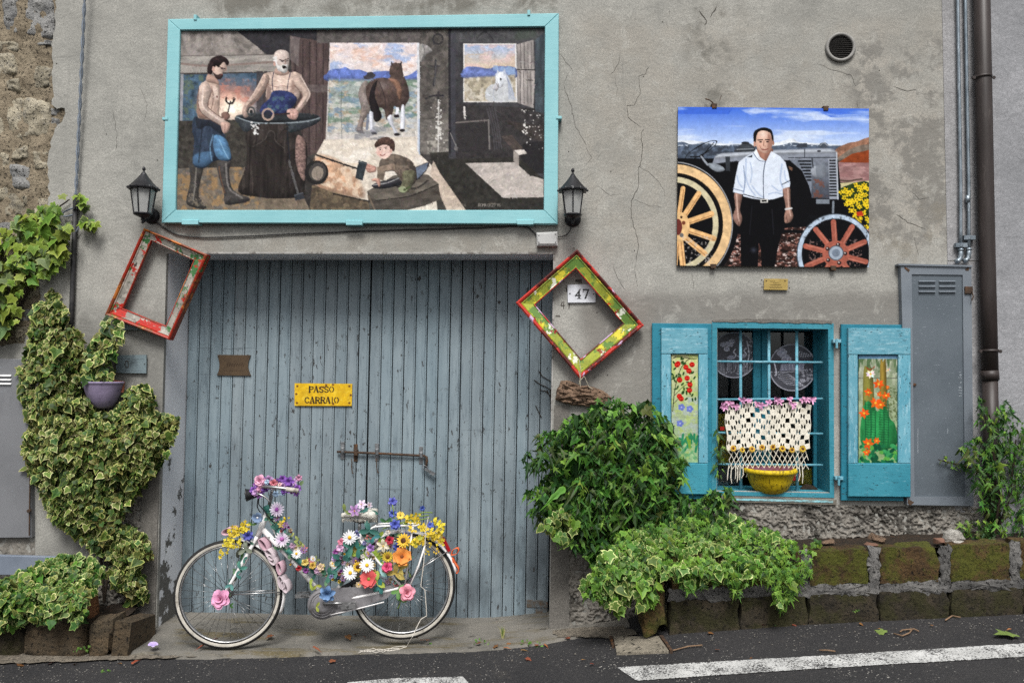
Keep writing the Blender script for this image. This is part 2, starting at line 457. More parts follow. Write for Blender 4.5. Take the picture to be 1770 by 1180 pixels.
GLYPH = {
 'A': [[(0, 1), (.5, 0), (1, 1)], [(.2, .65), (.8, .65)]], 'C': [[(1, .15), (.6, 0), (.15, .2), (0, .5), (.15, .8), (.6, 1), (1, .85)]],
 'D': [[(0, 0), (0, 1)], [(0, 0), (.6, .05), (1, .5), (.6, .95), (0, 1)]], 'E': [[(1, 0), (0, 0), (0, 1), (1, 1)], [(0, .5), (.8, .5)]],
 'F': [[(1, 0), (0, 0), (0, 1)], [(0, .5), (.8, .5)]], 'H': [[(0, 0), (0, 1)], [(1, 0), (1, 1)], [(0, .5), (1, .5)]],
 'I': [[(.3, 0), (.3, 1)]], 'L': [[(0, 0), (0, 1), (1, 1)]], 'M': [[(0, 1), (0, 0), (.5, .6), (1, 0)], [(1, 0), (1, 1)]],
 'N': [[(0, 1), (0, 0), (1, 1), (1, 0)]], 'O': [[(.5, 0), (.05, .2), (0, .5), (.05, .8), (.5, 1), (.95, .8), (1, .5), (.95, .2), (.5, 0)]],
 'P': [[(0, 1), (0, 0)], [(0, 0), (.7, 0), (1, .15), (1, .35), (.7, .5), (0, .5)]],
 'R': [[(0, 1), (0, 0)], [(0, 0), (.7, 0), (1, .15), (1, .35), (.7, .5), (0, .5)], [(.45, .5), (1, 1)]],
 'S': [[(.95, .15), (.6, 0), (.15, .08), (.05, .28), (.5, .5), (.95, .7), (.85, .92), (.4, 1), (.03, .85)]],
 'U': [[(0, 0), (0, .6), (.2, .95), (.5, 1), (.8, .95), (1, .6), (1, 0)]], 'V': [[(0, 0), (.5, 1), (1, 0)]],
 'Y': [[(0, 0), (.5, .5), (1, 0)], [(.5, .5), (.5, 1)]], 'Z': [[(0, 0), (1, 0), (0, 1), (1, 1)]],
 '0': [[(.5, 0), (.05, .2), (0, .5), (.05, .8), (.5, 1), (.95, .8), (1, .5), (.95, .2), (.5, 0)]], '1': [[(.05, .2), (.3, 0), (.3, 1)]],
 '2': [[(0, .2), (.25, 0), (.75, 0), (1, .25), (.6, .6), (0, 1)], [(0, 1), (1, 1)]], '3': [[(0, .1), (.6, 0), (1, .22), (.5, .48), (1, .75), (.6, 1), (0, .9)]],
 '4': [[(.7, 1), (.7, 0), (0, .68), (1, .68)]], '6': [[(.9, .05), (.3, .2), (0, .65), (.3, 1), (.8, .95), (1, .7), (.7, .5), (.1, .6)]],
 '7': [[(0, 0), (1, 0), (.4, 1)]], '8': [[(.5, .48), (.1, .3), (.2, .05), (.5, 0), (.8, .05), (.9, .3), (.5, .48), (0, .72), (.2, .97), (.5, 1), (.8, .97), (1, .72), (.5, .48)]],
 'x': [[(0, .4), (.9, 1)], [(.9, .4), (0, 1)]], '!': [[(.2, 0), (.2, .7)], [(.2, .9), (.2, 1)]], '.': [[(.2, .95), (.2, 1)]],
}
def printed(name, quad, d, cv, nu, nv, mat, parent, thick=.006, gainv=.8):
 """a flat printed panel: fine grid over the quad (TL,TR,BR,BL in pixels) on plane d, coloured by the canvas, with thickness"""
 q = np.array(quad, float); s_ = np.linspace(0, 1, nu+1)[None, :, None]; t_ = np.linspace(0, 1, nv+1)[:, None, None]
 uv = (q[0]*(1-s_)+q[1]*s_)*(1-t_)+(q[3]*(1-s_)+q[2]*s_)*t_
 colr = lin(cv.sample(uv[..., 0], uv[..., 1]))*gainv
 cr = np.array(CR); r = np.stack([(uv[..., 0]-885)/FPX, -(uv[..., 1]-590)/FPX, -np.ones(uv.shape[:2])], -1) @ cr.T
 t = (-d-CAM.y)/r[..., 1]; P = np.array(CAM)+r*t[..., None]
 V = P.reshape(-1, 3); C = np.concatenate([np.clip(colr, 0, 1).reshape(-1, 3), np.ones((len(V), 1))], 1)
 ii = np.arange((nu+1)*(nv+1)).reshape(nv+1, nu+1)
 F = np.stack([ii[:-1, :-1], ii[1:, :-1], ii[1:, 1:], ii[:-1, 1:]], -1).reshape(-1, 4)
 cor = [ii[0, 0], ii[0, -1], ii[-1, -1], ii[-1, 0]]; n = len(V)
 V2 = np.concatenate([V, V[cor]+[0, 1e-5, 0], V[cor]+[0, thick, 0]]); C2 = np.concatenate([C, np.tile([.12, .11, .1, 1], (8, 1))])
 E = [[n+i, n+(i+1) % 4, n+4+(i+1) % 4, n+4+i] for i in range(4)]
 me = bpy.data.meshes.new(name); me.from_pydata(V2.tolist(), [], F.tolist()+E+[[n+7, n+6, n+5, n+4]])
 at = me.color_attributes.new('Col', 'FLOAT_COLOR', 'POINT'); at.data.foreach_set('color', C2.astype(np.float32).ravel())
 return place(name, me, mat, parent)
def paint_forge():
 c = Canvas(300, 40, 946, 368, 1.6, (54, 50, 46)); sk = (206, 178, 160); dk = (44, 34, 32)
 full = [(300, 40), (946, 40), (946, 368), (300, 368)]
 c.blotch(full, (78, 74, 70), .6, 22, .45, .6); c.blotch(full, (32, 30, 28), .5, 14, .5, .62)
 # forge hood, beam, fire
 A = c.T(300, 60, 3.806)
 A.poly([(30, -30), (440, -30), (612, 132), (40, 142)], (128, 120, 112), tex=.35, gcell=10, smooth=False)
 A.blotch([(30, -30), (430, -30), (600, 130), (40, 140)], (170, 160, 152), .6, 12, .5, .65)
 A.line([(440, -30), (612, 132)], 6, (70, 66, 62))
 A.poly([(40, 140), (700, 130), (700, 247), (40, 262)], (152, 145, 136), tex=.3, grain=(5, 1), smooth=False)
 A.line([(40, 190), (250, 205), (690, 178)], 14, (132, 108, 98), .7); A.line([(40, 142), (690, 132)], 5, (95, 88, 82))
 A.line([(40, 258), (700, 246)], 8, (60, 55, 52))
 A.poly([(62, 265), (590, 252), (590, 560), (58, 567)], (64, 88, 108), tex=.45, gcell=7, smooth=False)
 A.blotch([(62, 265), (200, 265), (170, 560), (58, 560)], (96, 112, 84), .7, 8, .45, .6)
 A.glow(370, 440, 250, (205, 140, 118), 1.3, 1.0, 190); A.glow(385, 490, 170, (252, 226, 200), 1.5, 1.0, 120)
 A.blotch([(290, 290), (560, 290), (560, 460), (320, 420)], (198, 122, 100), .6, 9, .5, .62)
 A.blotch([(250, 270), (580, 262), (580, 350), (300, 330)], (66, 96, 120), .6, 10, .5, .62)
 A.poly([(45, 260), (66, 260), (58, 567), (40, 567)], (150, 150, 156), smooth=False)
 A.poly([(15, 570), (530, 556), (500, 872), (10, 884)], (60, 56, 49), tex=.4, gcell=7, smooth=False)
 A.blotch([(15, 570), (520, 560), (490, 870), (10, 880)], (92, 88, 76), .4, 7, .52, .7)
 A.poly([(5, 880), (760, 865), (900, 1160), (0, 1160)], (118, 103, 84), tex=.3, gcell=7, smooth=False)
 A.blotch([(5, 880), (500, 870), (600, 1150), (0, 1150)], (172, 128, 74), .6, 9, .5, .62)
 A.blotch([(5, 880), (500, 870), (600, 1150), (0, 1150)], (84, 88, 90), .5, 9, .52, .66)
 # plank door behind the smith, black upper wall
 B = c.T(400, 60, 3.806)
 B.poly([(20, -35), (640, -35), (640, 60), (380, 8), (378, 130), (235, 130)], (52, 50, 52), tex=.25, smooth=False)
 B.poly([(384, 8), (640, 52), (632, 745), (500, 805), (470, 700), (400, 300)], (84, 68, 64), tex=.35, grain=(1, 6), smooth=False)
 for x in (420, 470, 515, 560, 605): B.line([(x, 25+(x-384)*.17), (x-4, 780-(x-500)*.4)], 7, (50, 40, 40), .75)
 B.poly([(384, 8), (450, 20), (440, 210), (382, 160)], (128, 118, 114), .6, tex=.4, grain=(1, 5))
 B.poly([(500, 330), (640, 330), (640, 380), (500, 380)], (104, 92, 88), .8, smooth=False, tex=.3)
 B.poly([(165, 240), (235, 240), (225, 520), (165, 520)], (62, 56, 56), .8, tex=.3, smooth=False)
 # stump and anvil
 B.poly([(98, 640), (190, 590), (365, 590), (385, 640), (482, 690), (500, 800), (482, 1000), (470, 1062), (330, 1078), (180, 1068), (45, 1032), (90, 880), (100, 760)], (56, 49, 44), tex=.5, grain=(1, 5), gcell=4)
 for x in (150, 205, 240, 300, 350): B.line([(x, 700), (x-8, 860), (x-12, 1040)], 8, (86, 76, 68), .5)
 for x in (125, 180, 270, 330): B.line([(x, 720), (x-6, 900), (x-14, 1050)], 9, (30, 26, 24), .6)
 B.poly([(430, 668), (482, 690), (490, 800), (482, 960), (440, 905), (420, 800)], (140, 110, 100), tex=.5, gcell=3)
 B.poly([(140, 740), (220, 690), (240, 645), (262, 634), (284, 650), (290, 700), (345, 745), (330, 1040), (160, 1040)], (42, 37, 33), .75, tex=.4, grain=(1, 5))
 B.line([(140, 738), (220, 690), (240, 645), (262, 634), (284, 650), (290, 700), (345, 745)], 6, (100, 92, 84), .5)
 B.poly([(30, 535), (200, 512), (500, 518), (588, 545), (560, 585), (480, 620), (380, 645), (360, 588), (190, 588), (100, 642), (48, 595)], (62, 68, 72), tex=.35)
 B.poly([(45, 545), (210, 520), (500, 524), (570, 545), (400, 572), (190, 575)], (42, 46, 48), tex=.3)
 B.line([(35, 542), (110, 570), (190, 582), (360, 582), (500, 570), (582, 548)], 7, (150, 162, 166), .9); B.line([(365, 585), (372, 700), (385, 820)], 8, (36, 38, 42))
 B.dots([(125, 575), (185, 575), (180, 670), (140, 660)], 26, (222, 220, 216), 6)
 # smith
 B.poly([(210, 262), (290, 243), (380, 248), (462, 266), (452, 330), (430, 430), (240, 430), (232, 330)], sk, tex=.2)
 B.poly([(300, 270), (330, 262), (330, 380), (305, 375)], (232, 208, 192), .6, soft=6); B.poly([(400, 300), (425, 330), (410, 400), (385, 380)], (140, 108, 94), .6, soft=6)
 B.poly([(236, 330), (262, 350), (258, 420), (226, 440)], (118, 92, 84), .7, soft=5); B.line([(240, 330), (300, 345), (330, 335), (380, 345), (420, 330)], 5, (160, 124, 108), .7)
 B.poly([(275, 372), (365, 372), (425, 408), (420, 450), (350, 525), (200, 520), (198, 470), (250, 420)], (46, 56, 104), tex=.4)
 B.blotch([(250, 400), (400, 400), (370, 510), (230, 510)], (74, 108, 116), .7, 7, .48, .6)
 B.poly([(215, 258), (250, 280), (236, 340), (182, 420), (122, 470), (112, 535), (84, 545), (70, 510), (88, 460), (138, 390), (180, 320)], (190, 160, 142), tex=.25)
 B.line([(244, 300), (226, 350), (176, 424), (118, 474)], 9, (120, 90, 78), .75); B.line([(205, 275), (180, 330), (140, 398), (94, 462)], 6, (226, 202, 186), .7)
 B.poly([(400, 248), (452, 262), (492, 330), (524, 392), (500, 442), (444, 515), (412, 498), (450, 440), (468, 398), (418, 330)], sk, tex=.2)
 B.line([(415, 335), (466, 398), (448, 442), (410, 500)], 7, (120, 90, 80), .8); B.line([(455, 275), (490, 335), (516, 392), (494, 440)], 6, (236, 214, 200), .7)
 B.line([(524, 392), (500, 445), (444, 516)], 4, (84, 60, 54), .8)
 B.poly([(368, 495), (420, 488), (442, 515), (426, 556), (396, 558), (368, 540)], (206, 160, 146), tex=.2); B.line([(385, 510), (385, 550)], 3, (140, 90, 80)); B.line([(405, 508), (404, 555)], 3, (140, 90, 80))
 B.line([(280, 525), (380, 520)], 11, (52, 40, 38)); B.ell(240, 525, 35, 36, (176, 148, 132), ring=13); B.ell(240, 525, 20, 22, (44, 48, 56))
 B.ell(130, 508, 22, 30, (72, 74, 70), ring=10); B.ell(130, 508, 10, 14, (40, 42, 42))
 B.line([(278, 250), (268, 310), (274, 376)], 5, (52, 48, 66)); B.line([(388, 250), (374, 310), (366, 376)], 5, (52, 48, 66))
 B.poly([(296, 220), (360, 225), (378, 256), (330, 270), (284, 254)], (186, 150, 132))
 B.poly([(276, 170), (284, 122), (310, 102), (345, 102), (374, 118), (382, 160), (378, 200), (362, 240), (330, 236), (296, 214), (280, 195)], (212, 192, 180), tex=.12)
 B.poly([(274, 150), (300, 140), (300, 200), (284, 205)], (224, 222, 218), .8); B.ell(283, 192, 8, 16, (196, 150, 134))
 B.poly([(296, 198), (325, 205), (345, 196), (372, 200), (368, 240), (350, 254), (322, 244), (302, 226)], (212, 208, 202), tex=.2)
 B.ell(346, 214, 13, 11, (30, 22, 22)); B.line([(318, 166), (342, 172), (352, 166), (376, 158)], 6, (66, 50, 46)); B.line([(352, 170), (358, 192), (348, 194)], 4, (150, 112, 98)); B.line([(328, 176), (340, 180)], 5, (50, 40, 40)); B.line([(358, 176), (370, 172)], 5, (50, 40, 40))
 # young smith, profile
 A = c.T(300, 60, 3.806)
 A.poly([(108, 850), (192, 865), (180, 950), (165, 1035), (182, 1090), (216, 1130), (200, 1146), (150, 1142), (90, 1118), (86, 1070), (110, 960)], (72, 68, 62), tex=.35)
 A.line([(150, 870), (140, 1000), (128, 1090)], 10, (134, 128, 116), .7); A.blotch([(100, 1040), (180, 1050), (210, 1130), (95, 1120)], (150, 134, 110), .6, 3, .5, .6)
 A.poly([(288, 850), (372, 830), (366, 900), (380, 1000), (430, 1050), (496, 1070), (492, 1096), (400, 1116), (336, 1112), (330, 1040), (302, 950)], (74, 70, 66), tex=.35)
 A.line([(345, 850), (352, 960), (372, 1020), (450, 1072)], 12, (134, 128, 122), .7); A.line([(298, 870), (312, 950), (336, 1040)], 8, (120, 80, 54), .7)
 A.poly([(146, 535), (300, 548), (328, 640), (352, 700), (382, 808), (362, 832), (300, 826), (250, 842), (196, 880), (128, 852), (136, 700), (122, 620)], (50, 62, 80), tex=.35, grain=(1, 3))
 A.poly([(270, 660), (345, 690), (378, 800), (350, 828), (290, 815), (262, 740)], (82, 130, 172), tex=.25, soft=3); A.poly([(140, 790), (250, 770), (250, 838), (190, 872), (130, 850)], (72, 112, 150), .8, soft=5)
 A.line([(260, 660), (240, 740), (252, 830)], 7, (120, 172, 208), .6); A.line([(300, 690), (330, 760), (360, 815)], 6, (140, 186, 216), .7); A.line([(190, 580), (180, 700), (165, 840)], 10, (30, 36, 42), .6)
 A.poly([(150, 532), (235, 545), (320, 560), (326, 640), (300, 650), (230, 600), (160, 620)], (40, 44, 52), .8)
 A.poly([(216, 302), (270, 318), (300, 350), (304, 450), (300, 530), (318, 560), (200, 558), (155, 532), (158, 400), (176, 340)], (206, 174, 154), tex=.2)
 A.poly([(160, 400), (190, 380), (200, 480), (220, 548), (156, 530)], (146, 110, 92), .8, soft=5); A.poly([(255, 330), (292, 352), (296, 430), (262, 420)], (232, 206, 188), .7, soft=5)
 A.line([(250, 345), (262, 420), (240, 520)], 6, (112, 82, 70), .7); A.ell(286, 410, 5, 7, (110, 66, 60)); A.line([(285, 440), (270, 480), (292, 540)], 4, (150, 118, 104), .7)
 A.poly([(170, 340), (215, 308), (250, 368), (226, 450), (238, 490), (330, 558), (372, 586), (366, 612), (330, 622), (300, 592), (190, 522), (163, 450)], (216, 188, 170), tex=.18)
 A.line([(252, 366), (228, 450), (240, 492), (332, 558)], 5, (96, 68, 60), .85); A.line([(166, 350), (162, 450), (192, 524), (300, 594)], 5, (96, 70, 62), .85); A.line([(195, 350), (188, 440), (206, 490), (300, 560)], 9, (242, 222, 208), .6)
 A.poly([(312, 578), (362, 578), (372, 606), (352, 640), (330, 650), (316, 622)], (204, 164, 146), tex=.2); A.line([(340, 590), (336, 640)], 4, (120, 84, 74))
 A.poly([(316, 518), (352, 508), (372, 538), (346, 566), (320, 548)], (132, 98, 84)); A.line([(358, 510), (374, 440)], 8, dk); A.ell(371, 428, 26, 26, dk, ring=12, arc=(-3.14, .6)); A.ell(371, 428, 26, 26, dk, ring=12, arc=(2.5, 3.15))
 A.poly([(232, 255), (282, 286), (302, 330), (270, 322), (214, 304)], (188, 150, 130))
 A.poly([(254, 190), (300, 170), (335, 176), (348, 214), (342, 238), (324, 250), (326, 272), (308, 292), (280, 286), (260, 262), (248, 225)], (220, 188, 168), tex=.12)
 A.poly([(230, 256), (220, 240), (230, 190), (258, 152), (310, 138), (352, 160), (366, 188), (350, 204), (332, 180), (310, 198), (296, 216), (276, 206), (262, 236), (246, 262)], (46, 33, 32), tex=.4)
 A.ell(262, 226, 10, 17, (206, 160, 142)); A.poly([(258, 248), (284, 264), (312, 258), (326, 264), (322, 280), (306, 295), (280, 288)], (62, 46, 42), tex=.3)
 A.line([(306, 214), (336, 224)], 6, (56, 40, 38)); A.line([(312, 224), (326, 228)], 5, (40, 30, 30)); A.line([(306, 266), (322, 263)], 4, (130, 70, 62)); A.line([(345, 214), (344, 236), (330, 244)], 3, (150, 110, 96))
 # doorway with the horse
 Q = c.T(550, 60, 3.804)
 Q.poly([(-10, -40), (760, -40), (760, 56), (-10, 56)], (90, 84, 80), tex=.35, smooth=False)
 Q.poly([(76, 54), (664, 54), (664, 790), (44, 790)], (226, 208, 204), col2=(196, 190, 182), g=((300, 54), (300, 770)), tex=.1, smooth=False)
 sk_ = [(78, 56), (660, 56), (660, 280), (78, 280)]
 Q.blotch(sk_, (150, 176, 222), .8, 14, .5, .66, (2, 1)); Q.blotch(sk_, (230, 176, 146), .6, 13, .56, .7, (2, 1)); Q.blotch(sk_, (240, 226, 220), .8, 12, .5, .64, (2, 1))
 Q.poly([(76, 236), (150, 222), (180, 214), (215, 232), (270, 230), (330, 250), (380, 244), (470, 240), (520, 270), (590, 270), (660, 232), (660, 310), (76, 310)], (84, 108, 186), .95, tex=.35)
 Q.poly([(72, 296), (660, 296), (660, 660), (60, 660)], (142, 156, 150), col2=(186, 180, 168), g=((300, 296), (300, 640)), tex=.3, smooth=False, soft=10)
 fld = [(72, 296), (660, 296), (660, 640), (60, 640)]
 Q.blotch(fld, (104, 132, 108), .8, 9, .5, .6, (2, 1)); Q.blotch(fld, (110, 140, 172), .6, 9, .52, .62, (2, 1)); Q.blotch(fld, (186, 150, 118), .6, 8, .56, .66, (2, 1)); Q.blotch(fld, (220, 214, 204), .6, 9, .53, .64, (2, 1))
 Q.line([(155, 370), (150, 480), (155, 640), (152, 770)], 6, (84, 92, 92), .5)
 Q.poly([(40, 690), (660, 670), (672, 790), (780, 890), (1010, 1160), (560, 1160), (300, 1090), (120, 1050), (-20, 990), (-20, 800)], (216, 203, 184), tex=.16, smooth=False)
 Q.blotch([(40, 690), (660, 670), (700, 900), (-20, 990)], (238, 230, 216), .6, 14, .5, .62, (2, 1))
 Q.poly([(-20, 810), (60, 800), (180, 860), (250, 930), (300, 1070), (120, 1050), (-20, 990)], (206, 152, 112), .85, soft=14, tex=.3); Q.blotch([(0, 820), (300, 850), (300, 1080), (0, 980)], (230, 206, 176), .7, 9, .5, .62)
 Q.poly([(-40, 990), (80, 1030), (330, 1100), (340, 1160), (-60, 1160)], (92, 78, 60), .9, tex=.35, smooth=False); Q.blotch([(-40, 990), (330, 1100), (340, 1160), (-60, 1160)], (132, 112, 82), .6, 7, .5, .62)
 Q.poly([(650, 54), (668, 54), (668, 784), (650, 764)], (210, 212, 216), smooth=False); Q.line([(664, 560), (666, 784)], 10, (172, 190, 214), .9)
 # horse and groom
 Q.poly([(282, 330), (322, 306), (340, 400), (336, 520), (302, 560), (292, 625), (306, 652), (250, 632), (270, 560), (282, 480), (264, 400)], (136, 120, 112), .92, tex=.3); Q.line([(330, 530), (320, 620)], 18, (112, 120, 138), .9)
 Q.ell(338, 276, 40, 18, (64, 62, 66), rot=-.25); Q.ell(340, 262, 24, 16, (58, 56, 60), rot=-.2)
 Q.poly([(322, 330), (368, 292), (436, 284), (470, 292), (468, 235), (478, 200), (512, 184), (548, 200), (560, 262), (590, 340), (598, 420), (572, 470), (562, 545), (540, 500), (500, 470), (488, 520), (450, 562), (436, 500), (402, 480), (420, 540), (380, 572), (350, 505), (326, 440), (314, 380)], (86, 68, 60), tex=.35, vol=.35)
 Q.poly([(476, 210), (480, 176), (494, 196)], (58, 48, 46), smooth=False); Q.poly([(532, 196), (548, 176), (550, 212)], (58, 48, 46), smooth=False)
 Q.poly([(458, 290), (520, 300), (550, 360), (540, 430), (520, 400), (506, 340)], (148, 106, 82), tex=.25, soft=4); Q.glow(430, 330, 60, (128, 112, 108), .8, 1.2, 50)
 Q.poly([(388, 300), (350, 350), (334, 440), (372, 570), (416, 545), (398, 480), (372, 400), (384, 330)], (40, 34, 34), tex=.4, grain=(1, 4)); Q.line([(400, 310), (440, 420), (440, 490)], 6, (48, 40, 40), .7)
 for L_ in ([(335, 512), (360, 515), (366, 600), (388, 652), (346, 642), (338, 590)], [(455, 545), (482, 530), (500, 600), (528, 655), (506, 662), (490, 622), (464, 582)], [(546, 470), (568, 474), (570, 600), (560, 632), (538, 622), (542, 560)], [(512, 478), (532, 480), (526, 530), (508, 528)]):
  Q.poly(L_, (222, 224, 232), tex=.1)
 for x, y in ((366, 648), (517, 657), (553, 630), (515, 536)): Q.ell(x, y, 18, 10, (40, 34, 34))
 Q.blotch([(240, 600), (640, 600), (640, 690), (240, 690)], (110, 112, 120), .6, 8, .5, .62, (3, 1))
 # right jamb wall with tools
 Q.poly([(668, -40), (862, -40), (862, 785), (720, 790), (668, 782)], (92, 86, 79), tex=.4, smooth=False, gcell=9); Q.blotch([(668, -40), (862, -40), (862, 785), (668, 782)], (64, 60, 56), .6, 10, .5, .62)
 Q.poly([(664, 70), (710, 68), (752, 108), (712, 130), (690, 172), (668, 172)], (166, 162, 156), .9, tex=.3); Q.line([(690, 70), (700, 120), (680, 170)], 4, (96, 92, 88))
 Q.ell(787, 30, 32, 32, (52, 50, 50), ring=12); Q.line([(772, 172), (770, 250), (758, 335)], 14, (56, 54, 56)); Q.line([(745, 208), (800, 206)], 9, (56, 54, 56)); Q.line([(776, 178), (764, 330)], 4, (120, 118, 116), .7)
 Q.line([(708, 422), (750, 404), (820, 400)], 11, (48, 46, 48)); Q.line([(790, 380), (788, 440)], 13, (56, 52, 52))
 Q.poly([(670, 560), (862, 556), (862, 776), (720, 786), (672, 770)], (116, 110, 102), .8, tex=.35, smooth=False); Q.blotch([(715, 700), (862, 690), (862, 776), (720, 786)], (176, 170, 156), .8, 6, .45, .6)
 Q.line([(790, 430), (792, 520), (788, 600), (790, 700), (786, 850)], 9, (208, 204, 196), .75); Q.dots([(770, 420), (812, 420), (806, 700), (780, 700)], 60, (220, 216, 208), 4); Q.dots([(740, 480), (830, 480), (830, 850), (740, 850)], 40, (206, 202, 192), 3); Q.blotch([(770, 570), (830, 570), (820, 690), (765, 690)], (216, 212, 202), .9, 4, .5, .56)
 # dim room on the right
 D = c.T(760, 40, 3.576)
 D.poly([(54, 0), (660, 0), (660, 1180), (54, 1180)], (62, 61, 62), tex=.35, smooth=False, gcell=9); D.poly([(54, 0), (660, 0), (660, 110), (480, 128), (54, 118)], (78, 78, 78), .8, tex=.35, smooth=False); D.poly([(470, 40), (600, 40), (590, 90), (460, 110)], (76, 88, 74), .6, soft=10)
 D.line([(230, 95), (280, 55), (330, 100)], 7, (44, 42, 44), .7); D.line([(62, 40), (60, 250), (64, 800)], 14, (42, 40, 42)); D.poly([(66, 60), (100, 60), (96, 820), (70, 820)], (66, 66, 74), .6)
 D.poly([(100, 500), (640, 530), (640, 860), (100, 850)], (54, 50, 48), .8, tex=.4, smooth=False)
 D.poly([(146, 127), (474, 127), (480, 490), (146, 490)], (226, 222, 216), smooth=False)
 D.poly([(154, 134), (466, 134), (468, 482), (154, 482)], (158, 180, 216), col2=(214, 194, 168), g=((300, 140), (300, 260)), tex=.12, smooth=False)
 D.blotch([(154, 134), (466, 134), (466, 280), (154, 280)], (222, 186, 176), .7, 10, .5, .64, (2, 1)); D.blotch([(154, 190), (466, 190), (466, 280), (154, 280)], (196, 176, 150), .7, 10, .5, .6, (3, 1))
 D.poly([(154, 278), (220, 270), (300, 282), (360, 268), (466, 276), (466, 340), (154, 345)], (92, 112, 182), .95, tex=.35); D.blotch([(330, 262), (466, 262), (466, 330), (330, 330)], (140, 170, 206), .8, 7, .45, .6)
 D.poly([(154, 340), (466, 320), (468, 482), (154, 482)], (170, 158, 132), tex=.35, smooth=False, soft=6); D.blotch([(154, 340), (466, 330), (466, 480), (154, 480)], (214, 206, 190), .6, 6, .5, .6)
 D.poly([(342, 318), (365, 306), (388, 300), (402, 284), (412, 312), (440, 360), (462, 450), (466, 482), (300, 482), (284, 420), (312, 384), (345, 372)], (196, 202, 210), .8, tex=.12, vol=0, soft=3); D.poly([(352, 314), (372, 302), (392, 306), (404, 332), (396, 372), (372, 402), (346, 414), (332, 400), (344, 366), (348, 336)], (220, 224, 230), tex=.08, vol=.12); D.poly([(352, 322), (356, 288), (372, 308)], (206, 213, 224), smooth=False)
 D.poly([(344, 380), (364, 372), (362, 410), (336, 416), (326, 402)], (184, 178, 178), .9); D.ell(377, 347, 7, 5, (30, 28, 30)); D.line([(345, 370), (372, 400), (395, 370)], 4, (120, 116, 120), .8)
 for k in range(7): D.line([(408+k*4, 312+k*10), (424+k*5, 380+k*8), (426+k*6, 470)], 3, (150, 162, 186), .8)
 D.line([(346, 384), (330, 440), (340, 480)], 4, (150, 160, 180), .7)
 D.poly([(478, 132), (580, 104), (588, 300), (580, 526), (480, 494)], (150, 142, 136), tex=.4, grain=(1, 6), smooth=False)
 for x in (500, 522, 545, 566): D.line([(x, 120), (x+2, 280)], 4, (76, 70, 68), .8); D.line([(x-4, 300), (x, 500)], 4, (76, 70, 68), .8)
 D.line([(478, 288), (588, 290)], 7, (60, 56, 54)); D.line([(535, 352), (575, 355)], 5, (60, 56, 54)); D.poly([(590, 104), (646, 60), (646, 560), (590, 545)], (64, 74, 80), .9, tex=.35, grain=(1, 5), smooth=False)
 D.line([(152, 520), (156, 590)], 12, (206, 200, 192)); D.line([(100, 616), (300, 600)], 9, (112, 104, 98)); D.line([(302, 600), (308, 780)], 9, (118, 112, 106)); D.poly([(110, 625), (296, 612), (300, 800), (110, 800)], (50, 47, 46), .7, smooth=False)
 for k in range(4): D.line([(290+k*16, 520), (325+k*14, 660), (340+k*14, 780)], 7, (86, 84, 90), .5)
 D.poly([(380, 700), (440, 690), (520, 780), (455, 786)], (76, 66, 60), tex=.3, smooth=False); D.poly([(400, 600), (640, 640), (640, 740), (540, 700)], (66, 58, 52), .7, tex=.4); D.poly([(520, 740), (640, 730), (640, 930), (560, 930), (496, 820)], (40, 38, 38), .9, smooth=False)
 D.poly([(54, 840), (490, 830), (640, 965), (640, 1180), (54, 1180)], (50, 48, 42), tex=.35, smooth=False)
 D.poly([(456, 786), (520, 780), (540, 806), (490, 816)], (206, 196, 186), smooth=False); D.poly([(456, 788), (490, 816), (490, 890), (456, 850)], (152, 142, 132), smooth=False, tex=.2)
 D.poly([(158, 866), (465, 860), (560, 944), (592, 950), (642, 966), (642, 1076), (392, 1080)], (182, 172, 162), tex=.14, smooth=False); D.blotch([(158, 866), (465, 860), (642, 966), (642, 1076), (392, 1080)], (204, 190, 180), .6, 9, .5, .62, (2, 1))
 D.poly([(-60, 800), (54, 795), (54, 930), (160, 1160), (190, 1180), (-10, 1180)], (48, 46, 40), .9, smooth=False, tex=.3)
 D.poly([(-40, 850), (0, 925), (165, 1160), (45, 1160), (0, 1060), (-60, 930)], (196, 176, 156), tex=.15, smooth=False)
 D.dots([(500, 520), (640, 560), (640, 790), (540, 760)], 46, (216, 212, 204), 3.2); D.dots([(505, 630), (540, 630), (540, 690), (505, 690)], 10, (232, 228, 220), 6)
 D.line([(66, 680), (105, 770)], 6, (120, 116, 112)); D.ell(100, 775, 12, 14, (110, 106, 104))
 # boy with the little anvil
 Q = c.T(550, 60, 3.804)
 Q.poly([(322, 1030), (500, 925), (720, 920), (790, 980), (806, 1080), (700, 1125), (560, 1160), (340, 1160)], (78, 71, 62), tex=.45, grain=(3, 1), smooth=False); Q.poly([(325, 1030), (500, 925), (720, 920), (790, 980), (600, 1060), (380, 1090)], (104, 96, 84), .9, tex=.4, grain=(3, 1), smooth=False)
 Q.line([(330, 1060), (372, 1150)], 12, (122, 104, 84), .8); Q.line([(380, 1090), (600, 1062), (790, 984)], 6, (40, 36, 32)); Q.line([(520, 1000), (640, 1010), (720, 960)], 12, (44, 40, 36), .8)
 Q.poly([(350, 992), (420, 962), (560, 930), (640, 872), (724, 840), (716, 884), (640, 962), (500, 1000), (400, 1014)], (54, 53, 56), tex=.3); Q.poly([(640, 876), (722, 842), (714, 884), (650, 950)], (92, 104, 122), tex=.3); Q.line([(360, 988), (450, 975), (550, 935)], 6, (184, 182, 178), .8)
 Q.poly([(408, 826), (452, 800), (500, 784), (600, 820), (642, 880), (642, 965), (600, 992), (550, 970), (500, 900), (440, 902), (400, 892)], (96, 84, 72), tex=.4); Q.blotch([(408, 826), (500, 784), (600, 820), (640, 960), (500, 900)], (142, 122, 102), .6, 6, .5, .62)
